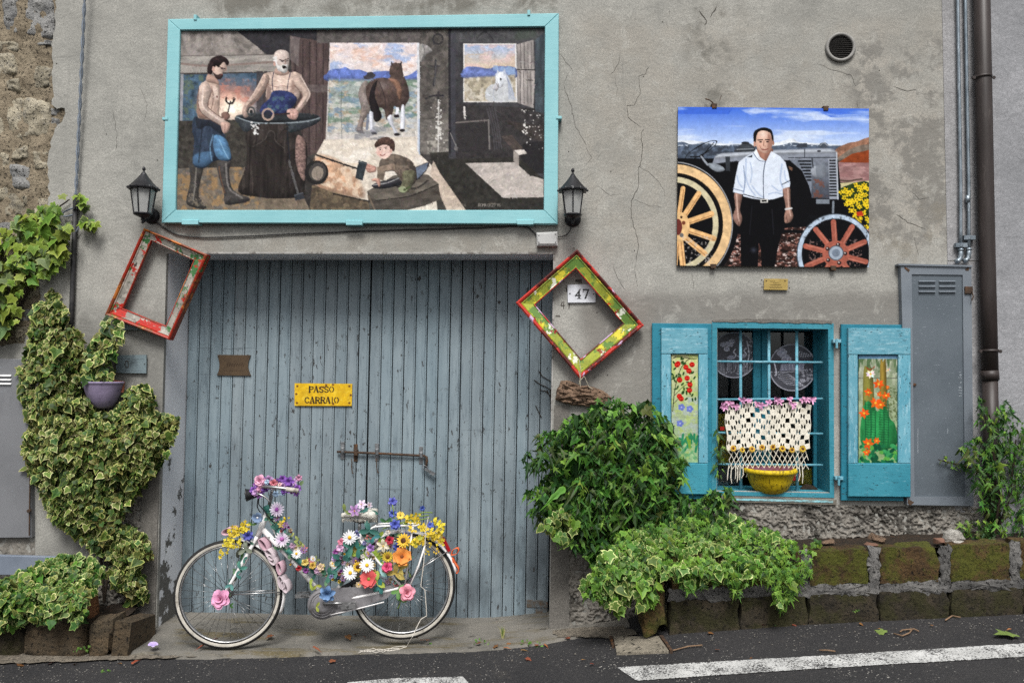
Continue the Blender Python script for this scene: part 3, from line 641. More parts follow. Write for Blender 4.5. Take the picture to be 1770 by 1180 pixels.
 Q.poly([(560, 900), (640, 900), (622, 980), (592, 1032), (530, 1034), (552, 970)], (104, 102, 76), tex=.4); Q.ell(556, 1018, 30, 20, (150, 160, 118)); Q.line([(566, 1020), (600, 1000)], 14, (72, 84, 48))
 Q.poly([(384, 872), (500, 846), (510, 888), (390, 902)], (146, 124, 104), tex=.3); Q.poly([(392, 890), (440, 900), (430, 960), (385, 950)], (112, 98, 82), tex=.3)
 Q.poly([(318, 848), (352, 858), (380, 870), (376, 902), (330, 906), (312, 880)], (206, 152, 132), tex=.2); Q.line([(318, 850), (340, 870)], 5, (180, 120, 104)); Q.line([(312, 882), (345, 885)], 4, (150, 100, 88)); Q.poly([(352, 950), (400, 945), (410, 985), (398, 1002), (384, 970), (356, 962)], (204, 150, 128))
 Q.ell(432, 762, 50, 54, (228, 192, 176), tex=.12); Q.glow(400, 780, 22, (232, 150, 132), .5, 1); Q.poly([(370, 722), (400, 684), (460, 674), (500, 706), (502, 762), (476, 760), (466, 732), (430, 724), (392, 738), (378, 744)], (84, 60, 50), tex=.5, gcell=3)
 Q.ell(478, 765, 9, 14, (214, 168, 150)); Q.line([(398, 748), (414, 744)], 4, (80, 56, 48)); Q.line([(434, 742), (452, 740)], 4, (80, 56, 48)); Q.ell(408, 756, 5, 4, (36, 30, 32)); Q.ell(442, 750, 5, 4, (36, 30, 32)); Q.line([(410, 790), (424, 796), (440, 786)], 5, (130, 56, 52)); Q.line([(422, 756), (416, 776)], 3, (190, 140, 124))
 Q.line([(-10, 792), (120, 836), (258, 882)], 11, (46, 42, 38)); Q.poly([(266, 824), (322, 842), (292, 960), (244, 942)], (46, 53, 56), smooth=False, tex=.3); Q.line([(262, 832), (316, 850)], 5, (110, 116, 118), .6); Q.line([(100, 1046), (220, 1072), (336, 1096)], 9, (40, 36, 32))
 B = c.T(400, 60, 3.806)
 B.ell(560, 908, 78, 80, (38, 36, 34), rot=.3); B.ell(566, 902, 56, 62, (70, 66, 62), rot=.3); B.ell(566, 912, 38, 46, (146, 132, 116), rot=.3); B.line([(378, 832), (440, 1052)], 15, (88, 86, 84)); B.poly([(408, 1054), (470, 1034), (482, 1078), (420, 1094)], (52, 55, 60), smooth=False); B.line([(412, 1058), (470, 1040)], 4, (130, 134, 138), .6)
 D = c.T(760, 40, 3.576)
 D.text('EUROPA', 95, 1118, 16, (150, 138, 124), 2.5, alpha=.45); D.text('ROMA 01 27 Y6', 240, 1116, 18, (170, 160, 148), 2.8, alpha=.8)
 B.text('ZULU', 300, 1105, 15, (150, 130, 105), 2.5, alpha=.3)
 c.T(0, 0, 1); lum = c.a.mean(2, keepdims=True); c.a = np.clip((lum+(c.a-lum)*.82)*1.02+(2, 2, 4), 0, 255)
 c.strokes(9000, 8, 2.2, .16); c.strokes(9000, 4, 1.3, .14, 6); return c.grainy(.10, 1.2, .3)
def paint_tractor():
 c = Canvas(1166, 180, 1508, 468, 1.7, (20, 20, 22)); P = c.T(1150, 160, 3.4706); sk = (198, 156, 136); K = (14, 14, 17)
 P.poly([(60, 70), (1235, 70), (1235, 330), (60, 330)], (66, 112, 222), col2=(196, 214, 244), g=((600, 90), (600, 310)), tex=.05, smooth=False)
 sky_ = [(60, 80), (1235, 80), (1235, 290), (60, 290)]
 P.blotch(sky_, (214, 226, 246), .85, 16, .5, .66, (7, 1)); P.blotch([(420, 90), (860, 90), (1040, 160), (600, 180)], (226, 234, 248), .7, 14, .42, .6, (5, 1)); P.blotch([(60, 80), (420, 80), (380, 130), (60, 130)], (62, 104, 214), .8, 14, .45, .6, (6, 1)); P.blotch([(850, 90), (1225, 95), (1225, 160), (1000, 150)], (70, 112, 220), .9, 16, .4, .55, (5, 1))
 P.poly([(60, 296), (130, 286), (200, 292), (300, 306), (540, 306), (650, 302), (700, 292), (760, 276), (800, 296), (900, 304), (1060, 318), (1060, 345), (60, 345)], (232, 238, 246), tex=.1)
 P.poly([(60, 318), (100, 296), (160, 312), (230, 300), (320, 318), (420, 312), (540, 320), (680, 318), (760, 300), (860, 312), (960, 316), (1010, 318), (1070, 330), (1060, 430), (60, 430)], (86, 98, 116), tex=.35); P.blotch([(60, 320), (560, 320), (560, 430), (60, 430)], (52, 58, 68), .8, 7, .45, .6); P.blotch([(60, 296), (1000, 296), (1000, 322), (60, 322)], (220, 228, 238), .7, 4, .52, .6)
 P.poly([(1020, 345), (1090, 306), (1150, 294), (1235, 276), (1235, 420), (1025, 420)], (148, 108, 88), tex=.35); P.poly([(1025, 400), (1130, 330), (1235, 318), (1235, 420), (1025, 420)], (118, 108, 98), .9, tex=.3); P.poly([(1040, 418), (1120, 368), (1235, 342), (1235, 424)], (142, 66, 34), tex=.2)
 P.poly([(1020, 418), (1235, 424), (1235, 535), (1020, 540)], (172, 134, 132), tex=.3, grain=(3, 1), smooth=False); P.blotch([(1030, 420), (1230, 420), (1230, 530), (1030, 530)], (130, 92, 92), .6, 6, .5, .62, (3, 1)); P.line([(1030, 525), (1100, 530), (1180, 518)], 10, (70, 60, 50), .8); P.poly([(1030, 545), (1235, 528), (1235, 600), (1030, 600)], (206, 196, 150), tex=.2, smooth=False)
 P.poly([(60, 395), (1035, 400), (1060, 640), (1235, 720), (1235, 1060), (60, 1060)], K, tex=.2, smooth=False)
 g_ = [(350, 790), (1235, 810), (1235, 1060), (330, 1060)]
 P.poly(g_, (58, 38, 34), tex=.4, smooth=False); P.blotch(g_, (150, 104, 94), .95, 3, .54, .6, (2, 1)); P.blotch(g_, (222, 204, 198), .9, 2.5, .62, .66, (2, 1)); P.blotch(g_, (20, 16, 16), .8, 5, .55, .62, (2, 1))
 P.poly([(360, 640), (900, 640), (1060, 650), (1150, 720), (1100, 800), (720, 810), (700, 850), (460, 850), (360, 840)], K, tex=.1, smooth=False); P.line([(700, 832), (830, 836)], 20, K)
 # flowers
 P.poly([(1035, 585), (1235, 545), (1235, 830), (1180, 740), (1090, 670)], (44, 62, 28), tex=.4)
 g = random.Random(3)
 for _ in range(70):
  x, y = g.uniform(1040, 1228), g.uniform(552, 810)
  if y > 640 + (x-1040)*1.1: continue
  for k in range(6): w = k*1.05+g.random(); P.line([(x, y), (x+14*math.cos(w), y+12*math.sin(w))], 7, (240, 206, 40), tex=.15)
  P.ell(x, y, 4, 4, (90, 66, 16))
 # hood and grille
 P.poly([(415, 356), (440, 328), (468, 300), (492, 300), (528, 322), (532, 356)], (62, 66, 72), tex=.3); P.line([(430, 342), (530, 338)], 5, (140, 146, 152)); P.ell(480, 302, 24, 7, (40, 42, 46)); P.poly([(780, 330), (800, 306), (850, 304), (852, 330)], (58, 64, 74)); P.ell(950, 318, 26, 18, (70, 76, 86)); P.line([(930, 318), (950, 302), (972, 318)], 4, (170, 176, 184))
 P.poly([(280, 432), (296, 384), (340, 364), (545, 354), (640, 345), (960, 334), (1012, 340), (1032, 372), (1034, 404), (740, 406), (420, 414)], (136, 142, 154), tex=.15, smooth=False); P.poly([(310, 380), (340, 368), (640, 350), (960, 340), (1000, 346), (1004, 362), (640, 372), (330, 396)], (196, 202, 212), .85, soft=6)
 P.line([(740, 392), (1030, 390)], 6, (58, 62, 70)); P.line([(836, 340), (836, 392)], 5, (52, 56, 64)); P.ell(922, 352, 12, 6, (60, 62, 68)); P.line([(285, 432), (430, 412)], 6, (44, 46, 52)); P.poly([(250, 430), (300, 426), (350, 450), (352, 470), (300, 474)], (150, 158, 168), tex=.2); P.poly([(360, 384), (388, 384), (388, 470), (364, 470)], (52, 56, 62), smooth=False)
 P.poly([(740, 402), (884, 402), (880, 630), (862, 560), (820, 470)], (120, 127, 140), tex=.2, smooth=False)
 for k in range(7): y = 412+k*19; P.line([(800+k*9, y), (872, y)], 10, (24, 26, 30))
 P.poly([(880, 400), (980, 396), (990, 636), (876, 632)], (128, 134, 146), col2=(70, 74, 84), g=((900, 400), (960, 620)), tex=.2, smooth=False); P.poly([(976, 394), (1026, 394), (1040, 640), (985, 640)], (150, 156, 168), tex=.1, smooth=False)
 for k in range(13): y = 408+k*17.5; P.line([(988, y), (1018+k*.6, y)], 9, (22, 24, 28))
 P.line([(1028, 360), (1036, 640)], 7, (190, 196, 204), .9); P.blotch([(890, 520), (980, 520), (980, 630), (890, 630)], (120, 72, 58), .7, 6, .52, .6); P.poly([(872, 476), (890, 446), (950, 434), (962, 470), (955, 508), (900, 510)], (160, 166, 176), tex=.15); P.poly([(905, 440), (952, 434), (962, 470), (955, 508), (912, 506)], (110, 116, 126), .7); P.line([(880, 390), (886, 450)], 7, (50, 54, 60)); P.poly([(905, 640), (985, 640), (985, 668), (905, 668)], (120, 128, 138), smooth=False); P.line([(1008, 655), (1006, 720)], 13, (120, 128, 138))
 P.poly([(738, 440), (764, 452), (760, 470), (745, 462)], (140, 104, 84), .8)
 # steering wheel
 P.ell(213, 347, 108, 27, (18, 18, 20), rot=-.52, ring=7); P.line([(150, 385), (228, 385)], 6, (20, 20, 22)); P.line([(218, 384), (292, 300)], 5, (20, 20, 22)); P.line([(215, 385), (252, 432)], 12, (150, 156, 166)); P.line([(210, 388), (236, 428)], 5, (40, 40, 44))
 # big wheel
 P.ell(50, 790, 388, 392, K, tex=.1); P.ell(50, 790, 352, 372, (150, 152, 156), ring=7)
 P.ell(50, 790, 322, 334, (226, 190, 142), ring=52, tex=.18); P.ell(50, 790, 290, 302, (20, 18, 16), ring=12); P.ell(50, 790, 252, 268, (206, 196, 162), ring=34, tex=.15); P.ell(50, 790, 234, 250, K)
 for x0, y0, x1, y1, w in ((110, 745, 200, 606, 32), (125, 780, 276, 728, 36), (140, 826, 290, 876, 34), (108, 862, 236, 966, 34), (90, 880, 106, 1040, 34), (84, 730, 106, 575, 28), (75, 900, 60, 1040, 24)):
  P.line([(x0, y0), (x1, y1)], w, (228, 182, 126), tex=.2); P.line([(x0+4, y0+9), (x1+4, y1+9)], 5, (150, 104, 62), .8)
 P.blotch([(70, 560), (300, 560), (300, 1040), (70, 1040)], (180, 110, 60), .0, 5); P.ell(92, 806, 54, 88, (226, 186, 132), tex=.15); P.ell(75, 806, 26, 48, (108, 50, 44)); P.ell(110, 782, 11, 12, (120, 66, 46)); P.ell(98, 856, 12, 13, (110, 108, 106)); P.ell(96, 748, 7, 8, (60, 44, 36))
 P.blotch([(100, 860), (290, 860), (290, 1040), (130, 1040)], (200, 192, 186), .7, 3, .62, .66)
 # small wheel
 P.ell(1022, 968, 232, 240, K); P.ell(1022, 968, 218, 226, (178, 194, 212), ring=30, tex=.2); P.ell(1022, 968, 232, 240, (60, 66, 74), ring=6); P.ell(1022, 968, 200, 208, (26, 26, 30), ring=7)
 P.blotch([(840, 740), (1200, 740), (1220, 900), (830, 900)], (24, 26, 30), .5, 5, .6, .66); P.blotch([(860, 880), (1180, 880), (1180, 1040), (860, 1040)], (176, 140, 132), .6, 3, .58, .64)
 for k in range(10):
  w = math.radians(-94+36*k); c0, s0 = math.cos(w), math.sin(w)
  P.line([(1022+60*c0, 968+62*s0), (1022+186*c0, 968+192*s0)], 32, (166, 94, 78), tex=.2); P.line([(1022+60*c0-8*s0, 968+62*s0+8*c0), (1022+180*c0-8*s0, 968+186*s0+8*c0)], 6, (206, 138, 118), .6)
 P.ell(1022, 968, 80, 80, (166, 94, 78), tex=.2)
 for k in range(5): w = 1.2+k*1.257; P.ell(1022+58*math.cos(w), 968+58*math.sin(w), 12, 12, (46, 32, 32)); P.ell(1020+58*math.cos(w), 965+58*math.sin(w), 5, 5, (196, 180, 176))
 P.ell(1024, 962, 46, 46, (76, 84, 92)); P.ell(1024, 962, 40, 40, (158, 170, 184)); P.ell(1024, 962, 24, 24, (120, 132, 148), tex=.2)
 P.poly([(1145, 718), (1180, 710), (1190, 740), (1150, 742)], (196, 62, 34)); P.line([(1160, 712), (1175, 700)], 6, (30, 30, 30))
 # man
 P.poly([(466, 626), (706, 622), (722, 760), (694, 860), (672, 950), (655, 1050), (578, 1050), (572, 930), (560, 900), (556, 1050), (455, 1050), (450, 850), (455, 740)], (13, 13, 16), tex=.15, smooth=False); P.glow(530, 945, 26, (70, 74, 90), .8, 1.2)
 P.line([(640, 700), (650, 850)], 6, (34, 34, 40), .8); P.line([(520, 680), (505, 850)], 6, (30, 30, 36), .8)
 P.poly([(414, 605), (462, 608), (448, 700), (462, 752), (448, 800), (434, 796), (412, 770), (406, 735), (420, 690)], (150, 116, 104), tex=.25); P.line([(428, 612), (432, 690), (440, 770)], 9, (214, 182, 168), .8); P.line([(436, 760), (440, 796)], 3, (80, 50, 46))
 P.poly([(706, 570), (746, 562), (752, 680), (768, 738), (750, 776), (718, 782), (714, 740), (722, 690), (708, 610)], (166, 128, 114), tex=.25); P.line([(735, 580), (740, 680), (752, 740)], 8, (212, 178, 164), .8); P.line([(722, 700), (757, 694)], 11, (206, 206, 206)); P.line([(728, 740), (732, 778)], 3, (90, 56, 50))
 sh = (220, 229, 243)
 P.poly([(440, 418), (484, 384), (528, 362), (560, 340), (600, 408), (636, 352), (690, 384), (720, 418), (738, 480), (750, 545), (746, 566), (704, 576), (706, 622), (650, 640), (592, 646), (520, 636), (466, 622), (468, 612), (406, 598), (412, 560), (424, 490)], sh, tex=.06, smooth=False)
 for q, w in (([(484, 400), (482, 500), (470, 600)], 7), ([(470, 470), (500, 560), (540, 620)], 6), ([(700, 430), (690, 520), (704, 570)], 8), ([(640, 560), (680, 590), (700, 585)], 6), ([(520, 560), (560, 610), (590, 630)], 6), ([(620, 610), (660, 600), (700, 610)], 6), ([(430, 500), (440, 540), (462, 570)], 6), ([(715, 470), (722, 520), (742, 540)], 6), ([(510, 420), (520, 480), (510, 540)], 5)):
  P.line(q, w, (150, 170, 204), .7, soft=3)
 P.line([(406, 576), (466, 592)], 4, (96, 110, 140)); P.line([(700, 552), (748, 528)], 5, (40, 44, 54)); P.line([(600, 412), (588, 500), (590, 640)], 5, (66, 74, 92)); P.line([(470, 610), (540, 630), (600, 640)], 5, (40, 44, 54)); P.line([(470, 440), (478, 540), (468, 600)], 4, (110, 126, 156), .9)
 P.poly([(552, 335), (642, 335), (632, 380), (600, 412), (566, 384)], (176, 126, 108), tex=.2); P.poly([(528, 362), (545, 338), (568, 388), (604, 414), (560, 404)], (236, 242, 250), smooth=False); P.poly([(636, 350), (664, 376), (640, 400), (604, 414)], (226, 234, 246), smooth=False); P.line([(528, 362), (560, 406), (604, 414)], 4, (90, 102, 130)); P.poly([(494, 386), (522, 374), (520, 390)], (30, 36, 46), smooth=False)
 P.poly([(536, 262), (556, 228), (590, 220), (626, 228), (642, 264), (648, 296), (636, 330), (618, 356), (598, 366), (574, 356), (552, 336), (540, 304)], (222, 180, 160), tex=.06, vol=.3); P.poly([(618, 250), (646, 290), (634, 334), (612, 356), (614, 310)], (150, 106, 92), .7, soft=5); P.glow(585, 250, 34, (248, 226, 212), .9, 1); P.glow(566, 318, 20, (230, 170, 150), .6, 1)
 P.poly([(532, 300), (528, 255), (542, 226), (588, 210), (632, 222), (646, 252), (650, 292), (640, 282), (630, 244), (600, 230), (566, 232), (548, 256), (542, 300)], (24, 22, 24), tex=.2); P.ell(536, 310, 7, 16, (190, 146, 128)); P.ell(649, 304, 5, 14, (150, 110, 96))
 P.line([(556, 286), (584, 284)], 6, (40, 28, 26)); P.line([(600, 284), (624, 284)], 6, (40, 28, 26)); P.ell(572, 297, 9, 4, (34, 26, 26)); P.ell(612, 296, 8, 4, (34, 26, 26)); P.line([(592, 290), (590, 318), (602, 322)], 4, (140, 96, 80)); P.line([(578, 340), (596, 344), (616, 338)], 5, (120, 56, 52)); P.line([(566, 318), (574, 336)], 3, (150, 104, 88))
 P.poly([(570, 640), (616, 638), (616, 660), (570, 662)], (216, 214, 208), smooth=False); P.poly([(578, 645), (608, 644), (608, 655), (578, 657)], (20, 20, 22), smooth=False)
 c.T(0, 0, 1); c.strokes(5000, 5, 1.6, .08, 9); return c.grainy(.04, 1.2, .2)
def paint_roses():
 c = Canvas(1156, 606, 1212, 806, 2.4, (192, 194, 142)); P = c.T(1120, 540, 3.279); g = random.Random(5)
 P.poly([(120, 220), (300, 220), (300, 860), (120, 860)], (204, 202, 152), col2=(150, 182, 138), g=((200, 240), (200, 830)), tex=.15, smooth=False)
 P.blotch([(120, 480), (300, 480), (300, 720), (120, 720)], (168, 180, 178), .8, 7, .42, .6); P.blotch([(120, 230), (300, 230), (300, 860), (120, 860)], (176, 196, 106), .6, 8, .5, .62)
 for _ in range(26): x = g.uniform(140, 275); y = g.uniform(560, 700); P.line([(x, y), (x+g.uniform(20, 50), y+g.uniform(-5, 5))], 3, (140, 150, 128), .6)
 P.line([(140, 560), (150, 450), (165, 380), (190, 310), (230, 265), (275, 262)], 4, (44, 42, 26)); P.line([(150, 470), (200, 420), (235, 400)], 3, (44, 42, 26)); P.line([(140, 262), (170, 250), (250, 262)], 4, (44, 42, 26)); P.line([(142, 520), (170, 490), (180, 470)], 3, (44, 42, 26))
 for _ in range(44): x = g.uniform(140, 272); y = g.uniform(250, 500); w = g.uniform(0, 3.1); P.ell(x, y, 11, 5, (40, 74, 32), rot=w)
 for x, y in ((170, 290), (215, 310), (250, 295), (232, 330), (222, 372), (180, 382), (238, 408), (236, 440), (178, 474), (188, 488), (165, 296)):
  P.ell(x, y, 15, 15, (190, 26, 22)); P.line([(x-7, y-3), (x+2, y+5), (x+8, y-4)], 4, (232, 74, 52)); P.ell(x+2, y+8, 6, 4, (120, 12, 16))
 for x, y in ((190, 536), (237, 546), (182, 628)):
  for k in range(5): P.ell(x+12*math.cos(k*1.257), y+12*math.sin(k*1.257), 9, 8, (108, 122, 196))
  P.ell(x, y, 5, 5, (170, 170, 220))
 for _ in range(24): x = g.uniform(145, 275); y = g.uniform(700, 770); w = g.uniform(-2.4, -.7); P.line([(x, y+20), (x+34*math.cos(w), y+20+40*math.sin(w))], 13, (46, 132, 92) if g.random() < .7 else (120, 160, 60))
 P.blotch([(120, 760), (300, 760), (300, 860), (120, 860)], (96, 160, 110), .8, 5, .45, .58)
 c.T(0, 0, 1); return c.grainy(.1, 1.2, .4)
def paint_cactus():
 c = Canvas(1480, 608, 1556, 806, 2.2, (160, 168, 146)); P = c.T(1120, 540, 3.279); g = random.Random(8)
 P.poly([(1180, 225), (1430, 225), (1430, 870), (1180, 870)], (172, 176, 156), col2=(136, 162, 112), g=((1300, 300), (1300, 840)), tex=.2, smooth=False)
 P.blotch([(1180, 225), (1430, 225), (1430, 500), (1180, 500)], (120, 136, 104), .7, 6, .5, .6, (1, 3)); P.blotch([(1330, 420), (1430, 420), (1430, 740), (1330, 740)], (82, 96, 56), .8, 2.5, .52, .58); P.blotch([(1180, 260), (1430, 260), (1430, 340), (1180, 340)], (66, 96, 56), .8, 5, .5, .6, (1, 4))
 P.poly([(1180, 236), (1430, 240), (1430, 262), (1180, 262)], (122, 164, 196), smooth=False, tex=.2); P.line([(1190, 372), (1425, 372)], 5, (92, 92, 84), .8)
 P.poly([(1222, 330), (1250, 316), (1274, 340), (1280, 620), (1224, 640)], (126, 122, 58), tex=.3, grain=(1, 6)); P.poly([(1316, 300), (1332, 280), (1350, 300), (1352, 740), (1314, 740)], (140, 118, 52), tex=.3, grain=(1, 6))
 P.poly([(1216, 560), (1250, 500), (1300, 560), (1340, 520), (1372, 600), (1402, 640), (1400, 760), (1216, 760)], (46, 142, 78), tex=.35, grain=(1, 5))
 for x in (1230, 1262, 1286, 1335, 1360): P.line([(x, 500), (x+4, 640), (x, 760)], 7, (26, 96, 56), .8)
 for x in (1246, 1274, 1322, 1350):
  for k in range(16): y = 520+k*14; P.line([(x-14, y), (x+14, y+5)], 2.5, (18, 58, 36), .8)
 for _ in range(60): x = g.uniform(1196, 1420); y = g.uniform(755, 850); P.ell(x, y, g.uniform(10, 22), g.uniform(7, 14), g.choice([(30, 108, 66), (58, 150, 88), (20, 78, 52), (88, 160, 70)]), rot=g.uniform(0, 3))
 def fl(x, y, r, col, n=6):
  for k in range(n):
   w = k*6.283/n+g.random()*.5; x1, y1 = x+r*math.cos(w), y+r*math.sin(w)
   P.poly([(x, y), ((x+x1)/2-r*.28*math.sin(w), (y+y1)/2+r*.28*math.cos(w)), (x1, y1), ((x+x1)/2+r*.28*math.sin(w), (y+y1)/2-r*.28*math.cos(w))], tuple(v*g.uniform(.86, 1.08) for v in col), smooth=False)
  P.ell(x, y, r*.2, r*.2, (240, 186, 60))
 for x, y, r in ((1308, 405, 34), (1248, 452, 26), (1290, 512, 36), (1350, 470, 27), (1225, 570, 33), (1248, 742, 36), (1318, 522, 30), (1296, 726, 22), (1312, 462, 18), (1240, 790, 24), (1358, 424, 13)): fl(x, y, r, (236, 96, 30))
 fl(1262, 348, 28, (238, 238, 232), 8); P.line([(1240, 312), (1262, 326), (1284, 306)], 5, (150, 60, 44)); fl(1362, 326, 16, (222, 196, 186), 5)
 c.T(0, 0, 1); return c.grainy(.1, 1.2, .4)
# ================================================================== SETTING
def m_plaster(name, c1, c2, patches=True, warm=True):
 t = NT(name)
 n1 = t.noise(1.1, 8, .62); n2 = t.noise(4.5, 8, .68); n3 = t.noise(75, 4, .75)
 col = t.mix(t.ramp(n1, .32, .68), rgb(c1), rgb(c2))
 col = t.mix(t.ramp(n2, .35, .72, 0, .75), col, rgb(tuple(x*1.10 for x in c2)))
 col = t.mix(t.ramp(t.noise(2.2, 9, .7, t.map(loc=(3, 1, 9))), .5, .74, 0, .6), col, rgb(tuple(x*.8 for x in c1)))
 if patches:
  def patch(box, c, lo, hi, sc, amt=1.0, **k):
   nonlocal col
   m = t.math('MULTIPLY', t.box(*box, **k), t.ramp(t.noise(sc, 9, .7, t.map(loc=(sc, 2, 5))), lo, hi, 0, amt))
   col = t.mix(m, col, rgb(c))
  patch((1000, 20, 1640, 440), (162, 154, 142), .38, .62, 2.2, .55)               # warmer, sandier plaster to the right
  patch((1470, 60, 1650, 430), (116, 112, 106), .46, .55, 4.2, .85, wob=.25)          # bare grey where the skim has come off
  patch((1470, 60, 1650, 430), (172, 166, 156), .54, .6, 7.5, .85)
  patch((1190, -40, 1270, 190), (96, 92, 84), .46, .62, 5.0, .85, soft=.12)         # water stain below the roof
  patch((360, -60, 960, 34), (98, 93, 84), .4, .6, 4.0, .9, soft=.06)
  patch((1000, 505, 1560, 575), (118, 114, 109), .2, .5, 3.0, .85, soft=.06, wob=.08)  # cement repair over the window
  patch((1010, 520, 1130, 700), (126, 121, 114), .2, .5, 3.0, .8, soft=.06, wob=.06)
  patch((100, 540, 300, 1000), (110, 108, 104), .3, .6, 2.0, .9, soft=.15)
  patch((270, 405, 960, 442), (146, 140, 130), .3, .6, 5.0, .8, soft=.03, wob=.04)
  patch((1380, 330, 1640, 470), (128, 120, 106), .5, .62, 4.0, .7)
  x = t.sep()
  damp = t.math('MULTIPLY', t.ramp(t.math('ADD', x[2], t.math('MULTIPLY', n2, .6)), .95, .35), t.ramp(t.noise(6, 8, .7), .35, .65))
  col = t.mix(t.math('MULTIPLY', damp, .8), col, rgb(84, 82, 76))
 mot = t.noise(6.5, 9, .72, t.map(loc=(11, 4, 2)), .6); col = t.mix(t.ramp(mot, .54, .62, 0, .5), col, rgb(tuple(x*1.12 for x in c2))); col = t.mix(t.ramp(mot, .42, .34, 0, .45), col, rgb(tuple(x*.84 for x in c1)))
 big = t.noise(.9, 5, .6, t.map(loc=(5, 8, 3))); col = t.mix(t.ramp(big, .5, .66, 0, .4), col, rgb(tuple(x*.85 for x in c1)))
 streak = t.ramp(t.noise(3.0, 7, .65, t.map(scale=(4, 1, .35))), .56, .75, 0, .38)
 col = t.mix(streak, col, rgb(tuple(v*.74 for v in c1)))
 col = t.mix(t.ramp(n3, .3, .7, 0, .5), col, rgb(tuple(v*.72 for v in c1)))
 col = t.mix(t.ramp(t.noise(150, 2, .6), .3, .7, 0, .42), col, rgb(tuple(v*.76 for v in c1)))
 pits = t.ramp(t.voro(46), .05, .0, 0, .8); gate = t.ramp(t.noise(9, 3), .58, .64)
 col = t.mix(t.math('MULTIPLY', pits, gate), col, rgb(54, 50, 46))
 h = t.math('ADD', t.math('MULTIPLY', t.noise(12, 9, .68), 1.2), t.math('MULTIPLY', n3, .3))
 trow = t.ramp(t.noise(4.5, 5, .55, t.map(scale=(1, 1, 1.6), rot=(0, .5, 0)), 1.2), .44, .56)
 h = t.math('ADD', h, t.math('MULTIPLY', trow, .16))
 nrm = t.bump(h, .5, .010)
 return t.done(col, .93, nrm)
M = {}
M['plaster'] = m_plaster('plaster', (151, 150, 144), (165, 163, 156))
M['plaster_plain'] = m_plaster('plaster_plain', (146, 145, 146), (158, 157, 158), False)
M['plaster_neighbour'] = m_plaster('plaster_neighbour', (138, 139, 142), (154, 154, 157), False)
M['cement'] = m_plaster('cement', (104, 101, 96), (122, 118, 112), False)
def m_rough():
 t = NT('roughcast'); n = t.noise(5, 7, .68)
 col = t.mix(t.ramp(n, .3, .7), rgb(112, 108, 102), rgb(134, 129, 121))
 dirt = t.ramp(t.noise(3.2, 9, .72, t.map(loc=(2, 5, 1))), .49, .6, 0, .9)
 col = t.mix(dirt, col, rgb(48, 46, 42)); col = t.mix(t.ramp(t.noise(90, 3), .3, .7, 0, .3), col, rgb(80, 76, 70))
 return t.done(col, .95, t.bump(t.noise(70, 5), .35, .006))
M['roughcast'] = m_rough()
def m_jamb():
 t = NT('flaking_white_paint'); x = t.sep()
 col = t.mix(t.ramp(t.noise(3, 7, .6), .3, .7), rgb(206, 208, 213), rgb(222, 223, 226))
 col = t.mix(t.ramp(t.noise(2.5, 6, .6, t.map(scale=(1, 1, .4))), .55, .7, 0, .5), col, rgb(176, 176, 178))
 n = t.math('ADD', t.noise(5.5, 9, .66), t.math('MULTIPLY', x[2], -.16))
 col = t.mix(t.ramp(n, .475, .5), col, rgb(96, 94, 90))
 return t.done(col, .8, t.bump(t.math('ADD', t.ramp(n, .5, .475), t.math('MULTIPLY', t.noise(60), .15)), .5, .003))
M['jamb'] = m_jamb()
def m_stone(name, a, b, c, moss=None):
 t = NT(name); r = t.rand()
 off = t.n.new('ShaderNodeVectorMath'); off.operation = 'ADD'; t.l.new(t.obj, off.inputs[0])
 cb = t.n.new('ShaderNodeCombineXYZ'); t.put(cb.inputs[0], t.math('MULTIPLY', r, 31.0)); t.l.new(cb.outputs[0], off.inputs[1]); v = off.outputs[0]
 col = t.mix(t.ramp(t.noise(9, 8, .68, v), .3, .7), rgb(a), rgb(b))
 col = t.mix(t.ramp(t.noise(22, 6, .7, v), .5, .7, 0, .7), col, rgb(c))
 col = t.hsv(col, .5, 1.0, t.math('ADD', t.math('MULTIPLY', r, .4), .8))
 pit = t.ramp(t.noise(55, 4, .7, v), .58, .64)
 col = t.mix(pit, col, rgb(tuple(q*.4 for q in a)))
 if moss:
  col = t.mix(t.ramp(t.noise(6, 8, .7, v), .44, .58, 0, .85), col, rgb(moss))
 h = t.math('SUBTRACT', t.noise(26, 9, .7, v), t.math('MULTIPLY', pit, .5))
 return t.done(col, .95, t.bump(h, 1.0, .02))
M['stone'] = m_stone('field_stone', (138, 130, 112), (160, 152, 134), (112, 110, 106))
M['stone_grey'] = m_stone('grey_stone', (112, 112, 112), (140, 139, 136), (84, 84, 84))
M['lime_mortar'] = m_stone('lime_mortar', (124, 112, 94), (146, 134, 114), (104, 94, 78))
M['tuff'] = m_stone('tuff_block', (58, 44, 29), (82, 62, 36), (38, 31, 23), (70, 74, 20))
M['tuff_dark'] = m_stone('dark_tuff_block', (42, 38, 31), (66, 58, 45), (24, 22, 19), (46, 45, 22))
M['tuff_brown'] = m_stone('brown_tuff_block', (66, 58, 46), (86, 72, 54), (46, 42, 34))
M['grey_mortar'] = m_stone('grey_mortar', (84, 83, 82), (112, 110, 107), (54, 53, 51))
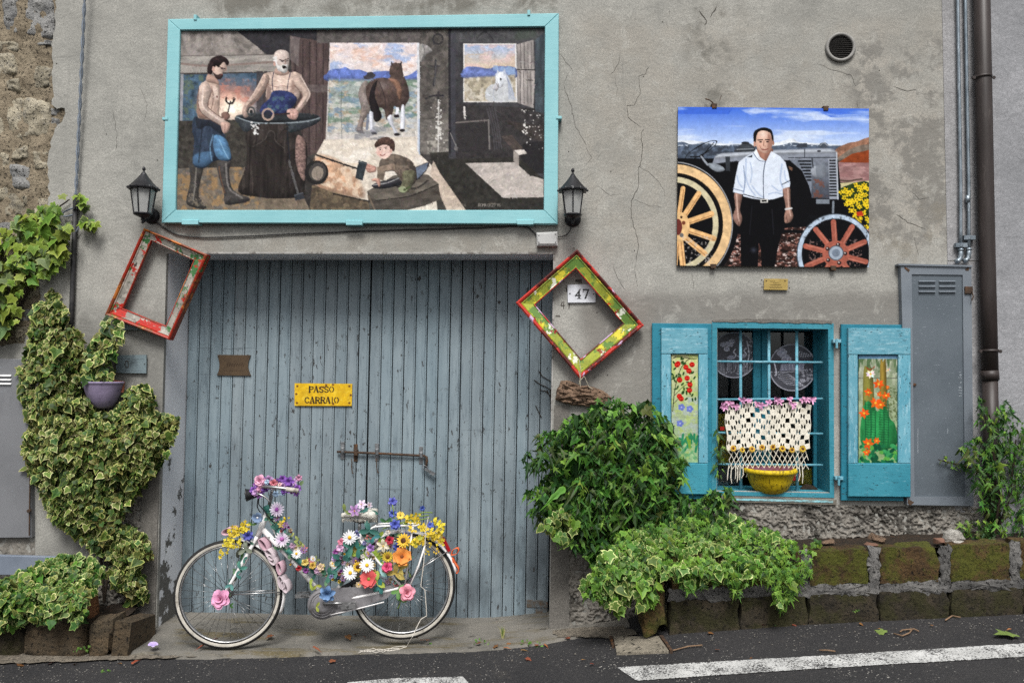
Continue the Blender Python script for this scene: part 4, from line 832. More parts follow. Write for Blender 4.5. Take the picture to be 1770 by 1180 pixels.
# ------------------------------------------------------------------ ground
def m_asphalt():
 t = NT('asphalt')
 col = t.mix(t.ramp(t.noise(1.3, 6), .3, .7), rgb(33, 33, 35), rgb(45, 44, 45))
 v = t.voro(170, out='Color'); s_ = t.n.new('ShaderNodeSeparateColor'); t.l.new(v, s_.inputs[0])
 col = t.mix(t.ramp(s_.outputs[0], .5, 1.0, 0, .35), col, rgb(74, 72, 71))
 col = t.mix(t.math('MULTIPLY', t.ramp(s_.outputs[1], .975, .99), t.ramp(t.noise(3.5, 6, .7), .42, .62, 0, .8)), col, rgb(176, 172, 164))
 col = t.mix(t.ramp(t.noise(4, 8, .7), .6, .75, 0, .5), col, rgb(86, 80, 72))
 h = t.math('ADD', t.voro(190), t.math('MULTIPLY', t.noise(30, 4), .4))
 return t.done(col, .85, t.bump(h, .6, .006))
M['asphalt'] = m_asphalt()
xs = sorted(set([-150, -60, -30, -15] + [round(-9+i*.15, 3) for i in range(121)] + [15, 30, 60, 150]))
ys = sorted(set([-150, -60, -25, -12, -8, -6, -5, -4, -3] + [round(-2+i*.1, 3) for i in range(24)]))
vv, ff = [], []
for j, y in enumerate(ys):
 for i, x in enumerate(xs):
  vv.append((x, y, gz(x, -y) + .0015*(mnoise.noise((x*1.7, y*1.7, 0)))))
for j in range(len(ys)-1):
 for i in range(len(xs)-1):
  a = j*len(xs)+i; ff.append((a, a+1, a+len(xs)+1, a+len(xs)))
mb = MB(); mb.add(vv, ff); tag(mb.build('road', M['asphalt'], smooth=True), kind='structure')
def ground_sheet(name, px, mat, lift=.004, ragged=.0, step=.03, z=None, thick=0.0, seed=3):
 """sheet lying on the ground; outline in pixels; ragged makes its edge uneven"""
 P = [G(u, v) for u, v in px]; out = []; g = random.Random(seed)
 for i in range(len(P)):
  a, b = P[i], P[(i+1) % len(P)]; n = max(1, int((b-a).length/step))
  for k in range(n):
   p = a.lerp(b, k/n)
   if ragged: p = p + Vector((g.uniform(-1, 1), g.uniform(-1, 1), 0))*ragged
   out.append(p)
 tri = mgeo.tessellate_polygon([[Vector((p.x, p.y, 0)) for p in out]])
 f = lambda p: (z if z is not None else gz(p.x, -p.y)) + lift
 n = len(out); V = [(p.x, p.y, f(p)) for p in out]; F = [tuple(t) for t in tri]
 if thick:
  V += [(p.x, p.y, f(p)-thick) for p in out]; F += [(i, (i+1) % n, n+(i+1) % n, n+i) for i in range(n)]
 mb = MB(); mb.add(V, F); return mb.build(name, mat)
def m_apron():
 t = NT('worn_concrete')
 col = t.mix(t.ramp(t.noise(2.5, 8, .65), .3, .7), rgb(88, 86, 81), rgb(114, 110, 103))
 col = t.mix(t.ramp(t.noise(3.5, 7, .65, t.map(scale=(.5, 2, 1), loc=(4, 0, 0))), .52, .66, 0, .8), col, rgb(88, 78, 50))
 col = t.mix(t.ramp(t.noise(70, 4), .55, .72, 0, .7), col, rgb(128, 124, 116)); col = t.mix(t.ramp(t.noise(9, 8, .7), .56, .68, 0, .85), col, rgb(48, 46, 42))
 return t.done(col, .92, t.bump(t.math('ADD', t.noise(18, 9, .7), t.math('MULTIPLY', t.voro(120), .4)), .6, .01))
M['apron'] = m_apron()
# the concrete strip before the garage door
A0, A1 = W(318, 1062, -.34), W(1000, 1090, 0.0)
mb = MB(); nx, ny = 90, 16; V, F = [], []
edge = [(-3.1, -.33), (-2.6, -.40), (-2.2, -.43), (-1.9, -.42), (-1.5, -.38), (-1.1, -.33), (-.7, -.31), (-.3, -.29), (0.0, -.27), (.32, -.22), (.5, -.2)]
ex, ey = zip(*edge)
for i in range(nx+1):
 x = -2.62+3.12*i/nx; ye = float(np.interp(x, ex, ey)) + .018*mnoise.noise((x*9, 0, 3)) + .012*mnoise.noise((x*31, 0, 3))
 for j in range(ny+1):
  s = j/ny; y = .37*(1-s)+ye*s
  z = max(-.088, gz(x, -y)+.022) - .012*s - (.016 if s > .62 else 0)*min(1, (s-.62)/.05 if s > .62 else 0) + .004*mnoise.noise((x*4, y*5, 0))
  z = max(z, gz(x, -y)+.008)
  if j == ny: z -= .03
  V.append((x, y, z))
for i in range(nx):
 for j in range(ny):
  a = i*(ny+1)+j; F.append((a, a+1, a+ny+2, a+ny+1))
mb.add(V, F); tag(mb.build('door_apron', M['apron'], smooth=True), kind='structure')
M['grit'] = pmat('sandy_grit', (122, 114, 102), (96, 89, 79), 12, .95, .8, 150, dirt=(62, 58, 52), dscale=60, dlo=.5, dhi=.6, bdist=.008)
tag(ground_sheet('gutter_grit', [(-60, 1150), (60, 1148), (200, 1143), (300, 1139), (400, 1133), (470, 1127), (440, 1117), (380, 1121), (280, 1121), (225, 1108), (170, 1132), (-60, 1132)], M['grit'], .012, .012), kind='structure')
tag(ground_sheet('dusty_verge', [(950, 1090), (1010, 1086), (1075, 1084), (1105, 1098), (1060, 1106), (1015, 1103), (965, 1104)], M['grit'], .012, .012, seed=5), kind='structure')
# painted edge line
def m_line():
 t = NT('road_marking_paint')
 wear = t.ramp(t.math('ADD', t.noise(100, 3, .8), t.math('MULTIPLY', t.noise(9, 6, .7), .6)), .8, .87)
 col = t.mix(t.ramp(t.noise(6, 5), .3, .7), rgb(190, 190, 188), rgb(164, 164, 162)); col = t.mix(wear, col, rgb(58, 57, 58))
 return t.done(col, .8, t.bump(t.noise(160, 3), .4, .004))
M['line'] = m_line()
def ground_strip(name, A, B_, mat, n=120, m=6, lift=.005, seed=1):
 V, F = [], []; g = random.Random(seed)
 for i in range(n+1):
  a = G(*[float(np.interp(i/n, np.linspace(0, 1, len(A)), [p[k] for p in A])) for k in (0, 1)]); b = G(*[float(np.interp(i/n, np.linspace(0, 1, len(B_)), [p[k] for p in B_])) for k in (0, 1)])
  for j in range(m+1):
   p = a.lerp(b, j/m)
   if j in (0, m): p.y += g.uniform(-.004, .004)
   V.append((p.x, p.y, gz(p.x, -p.y)+lift))
 F = [(i*(m+1)+j, (i+1)*(m+1)+j, (i+1)*(m+1)+j+1, i*(m+1)+j+1) for i in range(n) for j in range(m)]
 mb = MB(); mb.add(V, F); tag(mb.build(name, mat), kind='structure')
ground_strip('edge_line', [(1066, 1154), (1400, 1135), (1800, 1111)], [(1100, 1177), (1400, 1157), (1800, 1134)], M['line'])
ground_strip('edge_line', [(600, 1180), (680, 1173), (800, 1170)], [(600, 1210), (680, 1208), (835, 1206)], M['line'], seed=2)
# ------------------------------------------------------------------ the house
house = thing('house', (0, 0, -.1), 'old plastered house with blue garage door and turquoise shuttered window', 'house')
DOOR = [(288, 437), (957, 437), (948, 1200), (267, 1200)]
WIN = [(1240, 567), (1431, 569), (1434, 851), (1239, 848)]
left_edge = [(112, -420), (104, -200), (98, -20), (97, 20), (92, 60), (89, 85), (90, 110), (93, 150), (90, 180), (98, 187), (112, 187), (115, 198), (106, 212), (96, 224), (88, 245), (83, 270), (82, 300), (86, 335), (76, 400), (66, 470), (69, 510), (64, 540), (50, 575), (40, 592), (-20, 600), (-700, 604)]
def jag(px, amp=2.2, step=7, seed=2):
 g = random.Random(seed); o = []
 for a, b in zip(px[:-1], px[1:]):
  n = max(1, int(math.dist(a, b)/step))
  for k in range(n):
   o.append((a[0]+(b[0]-a[0])*k/n+g.uniform(-amp, amp), a[1]+(b[1]-a[1])*k/n+g.uniform(-amp, amp)))
 return o+[px[-1]]
loop = jag(left_edge) + [(-700, 1280), (1760, 1280), (1740, -420)]
def wall_slab(mb, loop, holes, d0, d1):
 L = [WP(loop, d1)] + [WP(h, d1) for h in holes]; tri = mgeo.tessellate_polygon(L)
 V = [p for l in L for p in l]; n = len(V); th = d1-d0
 F = [tuple(t) for t in tri]; V2 = V + [p+Vector((0, th, 0)) for p in V]; b = 0
 for l in L:
  m = len(l); F += [(b+i, b+(i+1) % m, n+b+(i+1) % m, n+b+i) for i in range(m)]; b += m
 mb.add(V2, F)
mb = MB(); wall_slab(mb, loop, [DOOR, WIN], -.03, 0.0); mb.build('plaster_wall', M['plaster'], house)
# rubble behind the broken plaster edge
def relief(name, quad, d, cell, fn, mat, parent, back=.05):
 q = [np.array(p) for p in quad]
 w = (W(*quad[1])-W(*quad[0])).length; h = (W(*quad[3])-W(*quad[0])).length
 nu, nv = max(2, int(w/cell)), max(2, int(h/cell)); V, F = [], []
 H = fn(nv+1, nu+1)
 for j in range(nv+1):
  for i in range(nu+1):
   s, t = i/nu, j/nv; uv = (q[0]*(1-s)+q[1]*s)*(1-t)+(q[3]*(1-s)+q[2]*s)*t
   p = W(uv[0], uv[1], d); p.y -= H[j, i]; V.append(p)
 for j in range(nv):
  for i in range(nu):
   a = j*(nu+1)+i; F.append((a, a+nu+1, a+nu+2, a+1))
 b = len(V); cor = [0, nu, (nv+1)*(nu+1)-1, nv*(nu+1)]
 V += [Vector((V[c].x, -d+back, V[c].z)) for c in cor]
 mb = MB(); mb.add(V, F); return mb.build(name, mat, parent, smooth=True, recalc=False)
relief('mortar_bed', [(-700, -420), (125, -420), (125, 640), (-700, 640)], -.03, .015, lambda h, w: .055*fbm(h, w, 8, 6, 4)+.03*fbm(h, w, 26, 2, 8)-.038, M['lime_mortar'], house)
def rock(name, quad, d0, bulge, mat, parent, n=9, rough=.012, seed=0, top=None):
 """rough stone with rounded arrises filling the pixel quad, standing out bulge metres from plane d0"""
 q = [np.array(p, float) for p in quad]; V, F = [], []
 for j in range(n+1):
  for i in range(n+1):
   s, t = i/n, j/n; a, b = abs(2*s-1), abs(2*t-1)
   s2 = .5+(s-.5)*(1-.10*b**4); t2 = .5+(t-.5)*(1-.10*a**4)
   uv = (q[0]*(1-s2)+q[1]*s2)*(1-t2)+(q[3]*(1-s2)+q[2]*s2)*t2
   p = W(uv[0], uv[1], d0+bulge); e = max(a, b)**6
   k = mnoise.noise((p.x*14+seed, p.z*14, seed*3.7))+.5*mnoise.noise((p.x*40+seed, p.z*40, seed))
   if max(a, b) > .99: p.y += bulge+.02
   else: p.y += bulge*.75*e - rough*k
   p.x += .006*mnoise.noise((p.z*17, seed, i)); p.z += .006*mnoise.noise((p.x*17, seed, j)); V.append(p)
 for j in range(n):
  for i in range(n):
   a = j*(n+1)+i; F.append((a, a+n+1, a+n+2, a+1))
 mb = MB(); mb.add(V, F); o = mb.build(name, mat, parent, recalc=False); auto_smooth(o, 50); return o
stones = [(-60, -30, 0, 70, 0), (2, -20, 34, 66, 1), (38, -14, 95, 68, 1), (-40, 70, 38, 88, 0), (42, 66, 91, 80, 1), (-30, 90, 30, 132, 0), (52, 114, 91, 152, 0), (8, 136, 36, 158, 0), (-60, 164, 8, 250, 0), (10, 164, 36, 246, 0),
          (37, 166, 88, 244, 0), (88, 186, 112, 204, 1), (86, 204, 106, 222, 1), (-30, 256, 18, 300, 0), (20, 252, 54, 276, 0), (56, 254, 84, 292, 0), (14, 282, 52, 326, 1), (54, 296, 82, 336, 0), (-40, 304, 12, 350, 0),
          (10, 330, 50, 372, 0), (52, 340, 84, 390, 0), (-30, 380, 20, 430, 1), (22, 384, 66, 440, 0), (8, 446, 40, 486, 0), (42, 446, 64, 490, 1), (36, 494, 66, 528, 0), (30, 530, 62, 560, 1), (20, 562, 52, 590, 0), (-20, 500, 30, 560, 0)]
g = random.Random(4)
for k, (a, b, c_, d_, tone) in enumerate(stones):
 j = lambda: g.uniform(-5, 5)
 rock('stone', [(a+j(), b+j()), (c_+j(), b+j()), (c_+j(), d_+j()), (a+j(), d_+j())], -.045, g.uniform(.022, .036), M['stone_grey'] if tone else M['stone'], house, 16, .02, k+1)
# roughcast plinth, cement bands beside the door
rid = lambda amp: (lambda h, w: amp*((1-np.abs(2*fbm(h, w, 6, 3, 21)-1)*3.2).clip(0, 1)**1.2)*(.3+.9*fbm(h, w, 14, 2, 5))+.006*fbm(h, w, 3, 2, 9)-.006)
relief('plinth', [(1232, 868), (1690, 876), (1690, 968), (1232, 962)], .003, .005, rid(.026), M['roughcast'], house)
relief('plinth', [(983, 890), (1236, 890), (1236, 1120), (983, 1120)], .003, .006, rid(.028), M['roughcast'], house)
relief('plinth', [(175, 800), (246, 800), (236, 1120), (165, 1120)], .003, .006, rid(.028), M['roughcast'], house)
relief('plinth', [(-120, 920), (60, 920), (60, 1150), (-120, 1150)], .003, .007, rid(.01), M['roughcast'], house)
mb = MB(); mb.slab([(958, 700), (984, 700), (984, 1130), (949, 1130)], -.005, .010); mb.build('door_surround', M['cement'], house)
mb = MB(); mb.slab([(248, 760), (276, 760), (266, 1140), (238, 1140)], -.005, .010); mb.build('door_surround', M['cement'], house)
# smooth pale strip by the drainpipe
mb = MB(); mb.slab([(1619, -420), (1740, -420), (1758, 450), (1638, 450)], -.01, .004); mb.build('pale_render_strip', M['plaster_plain'], house)
mb = MB(); mb.slab([(1638, 452), (1758, 452), (1766, 885), (1650, 885)], -.01, .004); mb.build('pale_render_strip', M['plaster_plain'], house)
# reveals of the doorway
DD = -.34
def band(name, a, b, d0, d1, mat, nseg=1):
 """surface between the pixel line a-b on plane d0 and the same line pushed straight back to d1"""
 P = [W(*a, d0), W(*b, d0)]; dy = Vector((0, d0-d1, 0))
 mb = MB(); th = Vector((0, 0, 0)); mb.add([P[0], P[1], P[1]+dy, P[0]+dy], [(0, 1, 2, 3)]); return mb.build(name, mat, house)
band('door_reveal', (288, 437), (267, 1200), -.001, DD-.03, M['jamb']); band('door_reveal', (957, 437), (948, 1200), -.001, DD-.03, M['jamb'])
band('door_lintel', (288, 437), (957, 437), -.001, DD-.03, M['jamb'])
mb = MB(); M['edge'] = pmat('dull_white_edge', (164, 162, 158), (136, 134, 130), 9, .85, .4, 60, dirt=(104, 100, 95), dscale=14, dlo=.5, dhi=.6); mb.slab([(288, 435.5), (288, 438.5), (958, 439), (958, 435.5)], -.01, .005); mb.build('lintel_edge', M['edge'], house)
mb = MB(); mb.slab([(956.5, 438), (959, 438), (951.5, 905), (949.5, 905)], -.01, .004); mb.build('reveal_edge', M['edge'], house)
# cracks in the plaster
M['crack'] = pmat('crack', (70, 66, 60), (52, 49, 45), 30, .95, 0)
def crack(pts, w=.0026, seed=0):
 g = random.Random(seed); q = []
 for a, b in zip(pts[:-1], pts[1:]):
  n = max(2, int(math.dist(a, b)/6))
  for k in range(n): q.append((a[0]+(b[0]-a[0])*k/n+g.uniform(-1, 1)*1.3, a[1]+(b[1]-a[1])*k/n+g.uniform(-1, 1)*1.0))
 q.append(pts[-1]); V, F = [], []
 for i, (u, v) in enumerate(q):
  p = W(u, v, .0012); a, b = q[max(i-1, 0)], q[min(i+1, len(q)-1)]; t = Vector((b[0]-a[0], 0, -(b[1]-a[1]))).normalized(); nn = Vector((-t.z, 0, t.x))
  ww = w*g.uniform(.5, 1.1)*(0.35 if i in (0, len(q)-1) else 1)/2; V += [p+nn*ww, p-nn*ww]
 for i in range(len(q)-1): F.append((2*i, 2*i+1, 2*i+3, 2*i+2))
 mb = MB(); mb.add(V, F); mb.build('crack', M['crack'], house)
K = lambda s, ox, oy, pts: [(x/s+ox, y/s+oy) for x, y in pts]
cr = lambda pts, w=.0026, sd=1: crack(K(2.622, 940, 0, pts), w*.8, sd)
cr([(455, 582), (443, 600), (446, 690), (440, 740), (430, 760), (432, 840), (402, 895), (392, 945), (400, 1000), (420, 1060), (430, 1110), (420, 1180)], .0042)
cr([(420, 1180), (412, 1240), (425, 1300)], .0022, 4)
cr([(478, 300), (460, 335), (430, 345), (436, 430), (410, 475), (378, 480), (382, 535), (440, 575)], .0034, 2); cr([(348, 235), (340, 290), (305, 335)], .003, 3); cr([(322, 340), (332, 400), (330, 430)], .002, 4)
cr([(72, 240), (100, 280), (132, 325)], .003, 5); cr([(88, 380), (125, 480), (138, 560), (165, 610), (192, 662)], .003, 6); cr([(112, 330), (90, 380)], .002, 7); cr([(192, 662), (215, 715), (190, 750)], .002, 8)
cr([(430, 750), (500, 800), (545, 860), (550, 900)], .002, 9); cr([(400, 900), (470, 930), (540, 940)], .002, 10); cr([(240, 840), (300, 885), (350, 880)], .0018, 11); cr([(265, 690), (240, 720)], .002, 12); cr([(568, 40), (570, 70)], .002, 13); cr([(555, 95), (560, 130)], .002, 14)
crack([(1410, 110), (1430, 118), (1470, 130), (1480, 150)], .002, 15); crack([(1480, 175), (1490, 230), (1500, 260)], .0016, 15); crack([(1545, 150), (1570, 158), (1585, 155)], .003, 16); crack([(1548, 370), (1570, 385), (1600, 395)], .003, 17); crack([(1575, 330), (1590, 345), (1605, 342)], .002, 18); crack([(1580, 410), (1588, 440)], .002, 19); crack([(1195, 470), (1200, 500)], .002, 20)
crack([(195, 190), (202, 230), (200, 260)], .002, 21); crack([(1060, 455), (1066, 480), (1080, 500)], .002, 22); crack([(240, 150), (255, 180), (250, 210)], .0014, 23)
crack([(1240, 12), (1228, 30)], .008, 31); crack([(1210, 20), (1222, 36), (1218, 44)], .007, 32)
# nail holes
M['hole'] = pmat('nail_hole', (44, 40, 36), None, 10, .9, 0)
for u, v in ((272, 277), (184, 232), (98, 110), (983, 262), (1056, 296), (1032, 540), (1050, 648), (1028, 652), (1145, 38), (1097, 433), (1520, 122), (1112, 132)):
 mb = MB(); mb.lathe([(.0035, 0), (.003, .002)], W(u, v, .0005), (0, -1, 0), 8); mb.build('nail_hole', M['hole'], house)
# faded older number and smears beside the number plate
M['old_paint'] = pmat('faded_black_paint', (64, 60, 56), (92, 88, 82), 60, .9, 0)
def smear(pts, w):
 mb = MB()
 for s_ in pts:
  q = K(3.189, 870, 390, s_)
  for a, b in zip(q[:-1], q[1:]):
   A, B = W(*a, .0016), W(*b, .0016); t = (B-A).normalized(); nn = Vector((-t.z, 0, t.x))*w/2
   mb.add([A+nn-t*w*.3, A-nn-t*w*.3, B-nn+t*w*.3, B+nn+t*w*.3], [(0, 1, 2, 3)])
 mb.build('old_number', M['old_paint'], house)
smear([[(325, 420), (318, 440), (338, 440)], [(334, 418), (332, 456)]], .006); smear([[(358, 424), (366, 426), (362, 456)]], .006); smear([[(290, 497), (312, 499)]], .008); smear([[(350, 345), (352, 362)], [(400, 305), (430, 312)], [(402, 300), (430, 300)]], .012)
# ================================================================== garage door (part of the house)
def m_door():
 t = NT('weathered_blue_paint'); r = t.rand(); x = t.sep()
 off = t.n.new('ShaderNodeVectorMath'); off.operation = 'ADD'; t.l.new(t.obj, off.inputs[0])
 cb = t.n.new('ShaderNodeCombineXYZ'); t.put(cb.inputs[1], t.math('MULTIPLY', r, 17.0)); t.l.new(cb.outputs[0], off.inputs[1]); v = off.outputs[0]
 st = t.map(v, scale=(6, 6, .5))
 col = t.mix(t.ramp(t.noise(3, 7, .65, st), .3, .7), rgb(112, 126, 133), rgb(131, 144, 150))
 col = t.mix(t.ramp(t.noise(1.2, 6, .6), .36, .66, 0, .75), col, rgb(107, 121, 129))
 col = t.mix(t.ramp(t.noise(14, 6, .7, t.map(v, scale=(3, 3, .35))), .52, .68, 0, .65), col, rgb(86, 98, 106))
 col = t.hsv(col, .5, t.math('ADD', t.math('MULTIPLY', r, .25), .85), t.math('ADD', t.math('MULTIPLY', r, .1), .95))
 grime = t.math('MULTIPLY', t.ramp(t.noise(2.0, 7, .65, t.map(scale=(2, 2, .7))), .4, .62), t.ramp(t.math('ADD', x[2], t.math('MULTIPLY', t.noise(3), .8)), 1.7, .45))
 col = t.mix(t.math('MULTIPLY', grime, .75), col, rgb(62, 69, 74))
 chip = t.ramp(t.noise(30, 5, .64, t.map(v, scale=(1.4, 1.4, .6))), .62, .65); gate = t.ramp(t.noise(2.6, 4, .6), .34, .58)
 cm = t.math('MULTIPLY', chip, gate)
 col = t.mix(cm, col, rgb(56, 55, 54))
 sc = t.math('MULTIPLY', t.ramp(t.noise(20, 3, .5, t.map(scale=(.12, 1, 2.4))), .66, .7), t.ramp(t.noise(1.6, 3), .45, .6))
 col = t.mix(t.math('MULTIPLY', sc, .55), col, rgb(80, 88, 94))
 h = t.math('SUBTRACT', t.math('MULTIPLY', t.noise(8, 6, .6, t.map(v, scale=(9, 9, .5))), .5), cm)
 return t.done(col, .72, t.bump(h, .5, .004))
M['door'] = m_door()
M['rust'] = pmat('rusty_iron', (84, 66, 52), (58, 48, 42), 30, .8, .5, 90, .3, dirt=(112, 74, 44), dlo=.55, dhi=.65, dscale=25)
M['dark_gap'] = pmat('dark_board', (18, 20, 22), None, 10, .95, 0, spec=.05)
M['steel'] = pmat('scuffed_steel', (150, 152, 154), (110, 112, 114), 40, .4, .2, 80, .8)
door = thing('garage_door', W(632, 1066, DD), parent=house)
def dl(s):   # left-right position s -> pixel top and bottom
 return (330+(957.5-330)*s, 443), (311+(947.5-311)*s, 1063+8*s+14)
N = 32; g = random.Random(6)
prof = [(0, -.016), (.012, -.001), (.035, .0005), (.78, 0), (.795, -.004), (.815, -.004), (.83, 0), (.875, .001), (.93, 0), (.945, -.016)]
for k in range(N):
 dep = g.uniform(-.001, .001) - (.004 if k in (7, 15, 23) else 0); V, F = [], []
 big = k in (7, 15, 23)
 for s, d in prof:
  ss = (k + s*(.9 if k == 15 else .965 if big else 1.0))/N
  a, b = dl(ss); dd = DD+dep+d
  for e in range(4):
   q = e/3; p = W(a[0], a[1], DD).lerp(W(b[0], b[1], DD), q); p.y -= (dd-DD); p.x += .0012*g.uniform(-1, 1)*(0 < e < 3); V.append(p)
 n = len(prof)
 for i in range(n-1):
  for e in range(3): F.append((i*4+e, i*4+e+1, (i+1)*4+e+1, (i+1)*4+e))
 mb = MB(); mb.add(V, F); mb.build('plank', M['door'], door)
mb = MB(); mb.slab([(322, 436), (965, 436), (955, 1090), (304, 1090)], DD-.05, DD-.02); mb.build('backing', M['dark_gap'], door)
def U(ox, oy, s): return lambda x, y: (x/s+ox, y/s+oy)
bq = U(560, 640, 2.565)
P = lambda x, y, d: W(*bq(x, y), DD+d)
mb = MB(); mb.tube([P(58, 360, .022), P(250, 368, .022), P(445, 378, .022), P(455, 384, .022), P(456, 400, .024), P(452, 430, .03)], [.008, .0085, .0085, .009, .009, .008], 10)
mb.build('sliding_bolt', M['rust'], door, smooth=True)
for x, y in ((82, 355), (140, 365), (234, 362), (430, 376)):
 mb = MB(); a = bq(x, y); w, h = 3.4, 15
 mb.bslab([(a[0]-w, a[1]-h), (a[0]+w, a[1]-h), (a[0]+w, a[1]+h), (a[0]-w, a[1]+h)], DD-.002, DD+.005, .001)
 mb.bslab([(a[0]-w*.9, a[1]-5.5), (a[0]+w*.9, a[1]-5.5), (a[0]+w*.9, a[1]+5.5), (a[0]-w*.9, a[1]+5.5)], DD+.001, DD+.034, .006)
 mb.build('bolt_bracket', M['steel'] if x != 140 else M['rust'], door)
for x, y, x1, y1 in ((122, 400, 126, 455), (232, 400, 238, 452)):
 mb = MB(); mb.tube([P(x, y-10, .02), P(x+2, y+10, .022), P((x+x1)/2-2, (y+y1)/2, .02), P(x1, y1, .018), P(x1+6, y1+2, .018)], .0035, 8); mb.build('bolt_hook', M['rust'], door, smooth=True)
# hinge strap at the bottom right
mb = MB(); mb.bslab([bq(898, 1016), bq(992, 1018), bq(992, 1052), bq(898, 1050)], DD, DD+.007, .002); mb.bslab([bq(938, 1054), bq(990, 1056), bq(990, 1092), bq(938, 1090)], DD, DD+.006, .002); mb.build('hinge_strap', pmat('rust_bitten_paint', (92, 100, 104), (84, 70, 54), 22, .8, .4, 80, dirt=(96, 66, 40), dscale=30), door)
pad = thing('padlock', P(464, 470, .03), 'small steel padlock hanging from the end of the door bolt', 'padlock')
mb = MB(); mb.prism([P(445, 440, .045), P(452, 432, .045), P(494, 456, .045), P(486, 468, .045)], (0, .02, 0)); mb.build('lock_body', M['steel'], pad)
mb = MB(); mb.tube([P(447, 440, .034), P(438, 434, .034), P(436, 424, .034), P(446, 420, .034), P(458, 426, .034), P(458, 440, .034)], .003, 8); mb.build('shackle', M['steel'], pad, smooth=True)
# dead creeper stems left on the door
M['dry'] = pmat('dry_stem', (58, 48, 38), (40, 34, 28), 20, .9, 0)
stems = [[(170, 850), (200, 872), (240, 890), (258, 905)], [(195, 800), (215, 830), (262, 858)], [(200, 905), (235, 912), (258, 936)], [(260, 900), (262, 1000), (266, 1090)], [(178, 990), (192, 1020), (210, 1056)], [(240, 905), (252, 930), (256, 940)]]
cq = U(870, 390, 3.189)
mb = MB()
for s_ in stems: mb.tube([W(*cq(x, y), DD+.006) for x, y in s_], .003, 5)
tag(mb.build('dead_creeper', M['dry']), 'dead brown creeper stems clinging to right edge of garage door', 'dead creeper', kind='stuff')
# ================================================================== window (part of the house)
def m_turq(name, a, b, c, wear=.56, rough=.6, gr=(1, 1, 4)):
 t = NT(name); st = t.map(scale=(1.2, 1, 5)) ; r = t.rand()
 st = t.map(scale=(2, 2, 2))
 col = t.mix(t.ramp(t.noise(4, 8, .68), .3, .7), rgb(a), rgb(b))
 col = t.mix(t.ramp(t.noise(14, 8, .75, t.map(scale=gr)), wear, wear+.12, 0, .75), col, rgb(c))
 col = t.hsv(col, .5, 1.0, t.math('ADD', t.math('MULTIPLY', r, .16), .92))
 chip = t.ramp(t.noise(40, 6, .66, t.map(scale=tuple(.5+.5*x for x in gr))), .62, .65)
 col = t.mix(chip, col, rgb(34, 62, 72))
 gap = t.ramp(t.noise(9, 8, .7, t.map(scale=tuple(.35+.8*x for x in gr), loc=(4, 4, 4))), .6, .68, 0, .6); col = t.mix(gap, col, rgb(tuple(x*.62 for x in a)))
 return t.done(col, rough, t.bump(t.math('SUBTRACT', t.noise(16, 7, .7, t.map(scale=gr)), chip), .4, .004))
M['turq'] = m_turq('turquoise_paint', (44, 121, 139), (60, 137, 154), (106, 160, 173))
M['turq_dark'] = m_turq('deep_turquoise_paint', (26, 101, 121), (37, 116, 135), (62, 135, 150), .6)
M['turq_pale'] = m_turq('pale_turquoise_paint', (74, 137, 156), (103, 156, 171), (141, 180, 192), .5)
M['turq_v'] = m_turq('pale_turquoise_upright', (74, 137, 156), (103, 156, 171), (141, 180, 192), .5, gr=(4, 1, .8))
def m_glass():
 t = NT('window_glass'); tr = t.n.new('ShaderNodeBsdfTransparent'); tr.inputs[0].default_value = (.82, .86, .86, 1)
 gl = t.n.new('ShaderNodeBsdfGlossy'); gl.inputs['Roughness'].default_value = .04; gl.inputs['Color'].default_value = (.9, .95, 1, 1)
 lw = t.n.new('ShaderNodeFresnel'); lw.inputs[0].default_value = 1.45
 mx = t.n.new('ShaderNodeMixShader'); t.l.new(lw.outputs[0], mx.inputs[0]); t.l.new(tr.outputs[0], mx.inputs[1]); t.l.new(gl.outputs[0], mx.inputs[2])
 t.l.new(mx.outputs[0], t.out.inputs['Surface']); return t.mat
M['glass'] = m_glass()
win = thing('window', W(1335, 850, -.1), parent=house)
wq = U(1220, 550, 3.687)
def ring_slab(name, out, inn, d0, d1, mat, parent, hole_d=None):
 mb = MB(); Lo, Li = WP(out, d1), WP(inn, d1); th = Vector((0, d1-d0, 0)); n = len(out)
 V = Lo+Li+[p+th for p in Lo]+[p+th for p in Li]; F = []
 for i in range(n):
  j = (i+1) % n
  F += [(i, j, n+j, n+i), (i, 2*n+i, 2*n+j, j), (n+i, n+j, 3*n+j, 3*n+i), (2*n+i, 3*n+i, 3*n+j, 2*n+j)]
 mb.add(V, F); return mb.build(name, mat, parent)
ring_slab('surround', [(1231, 556), (1441, 559), (1442, 860), (1229, 855)], [(1239.5, 566.5), (1431.5, 568.5), (1434.5, 852), (1238.5, 849)], -.26, .006, M['turq'], win)
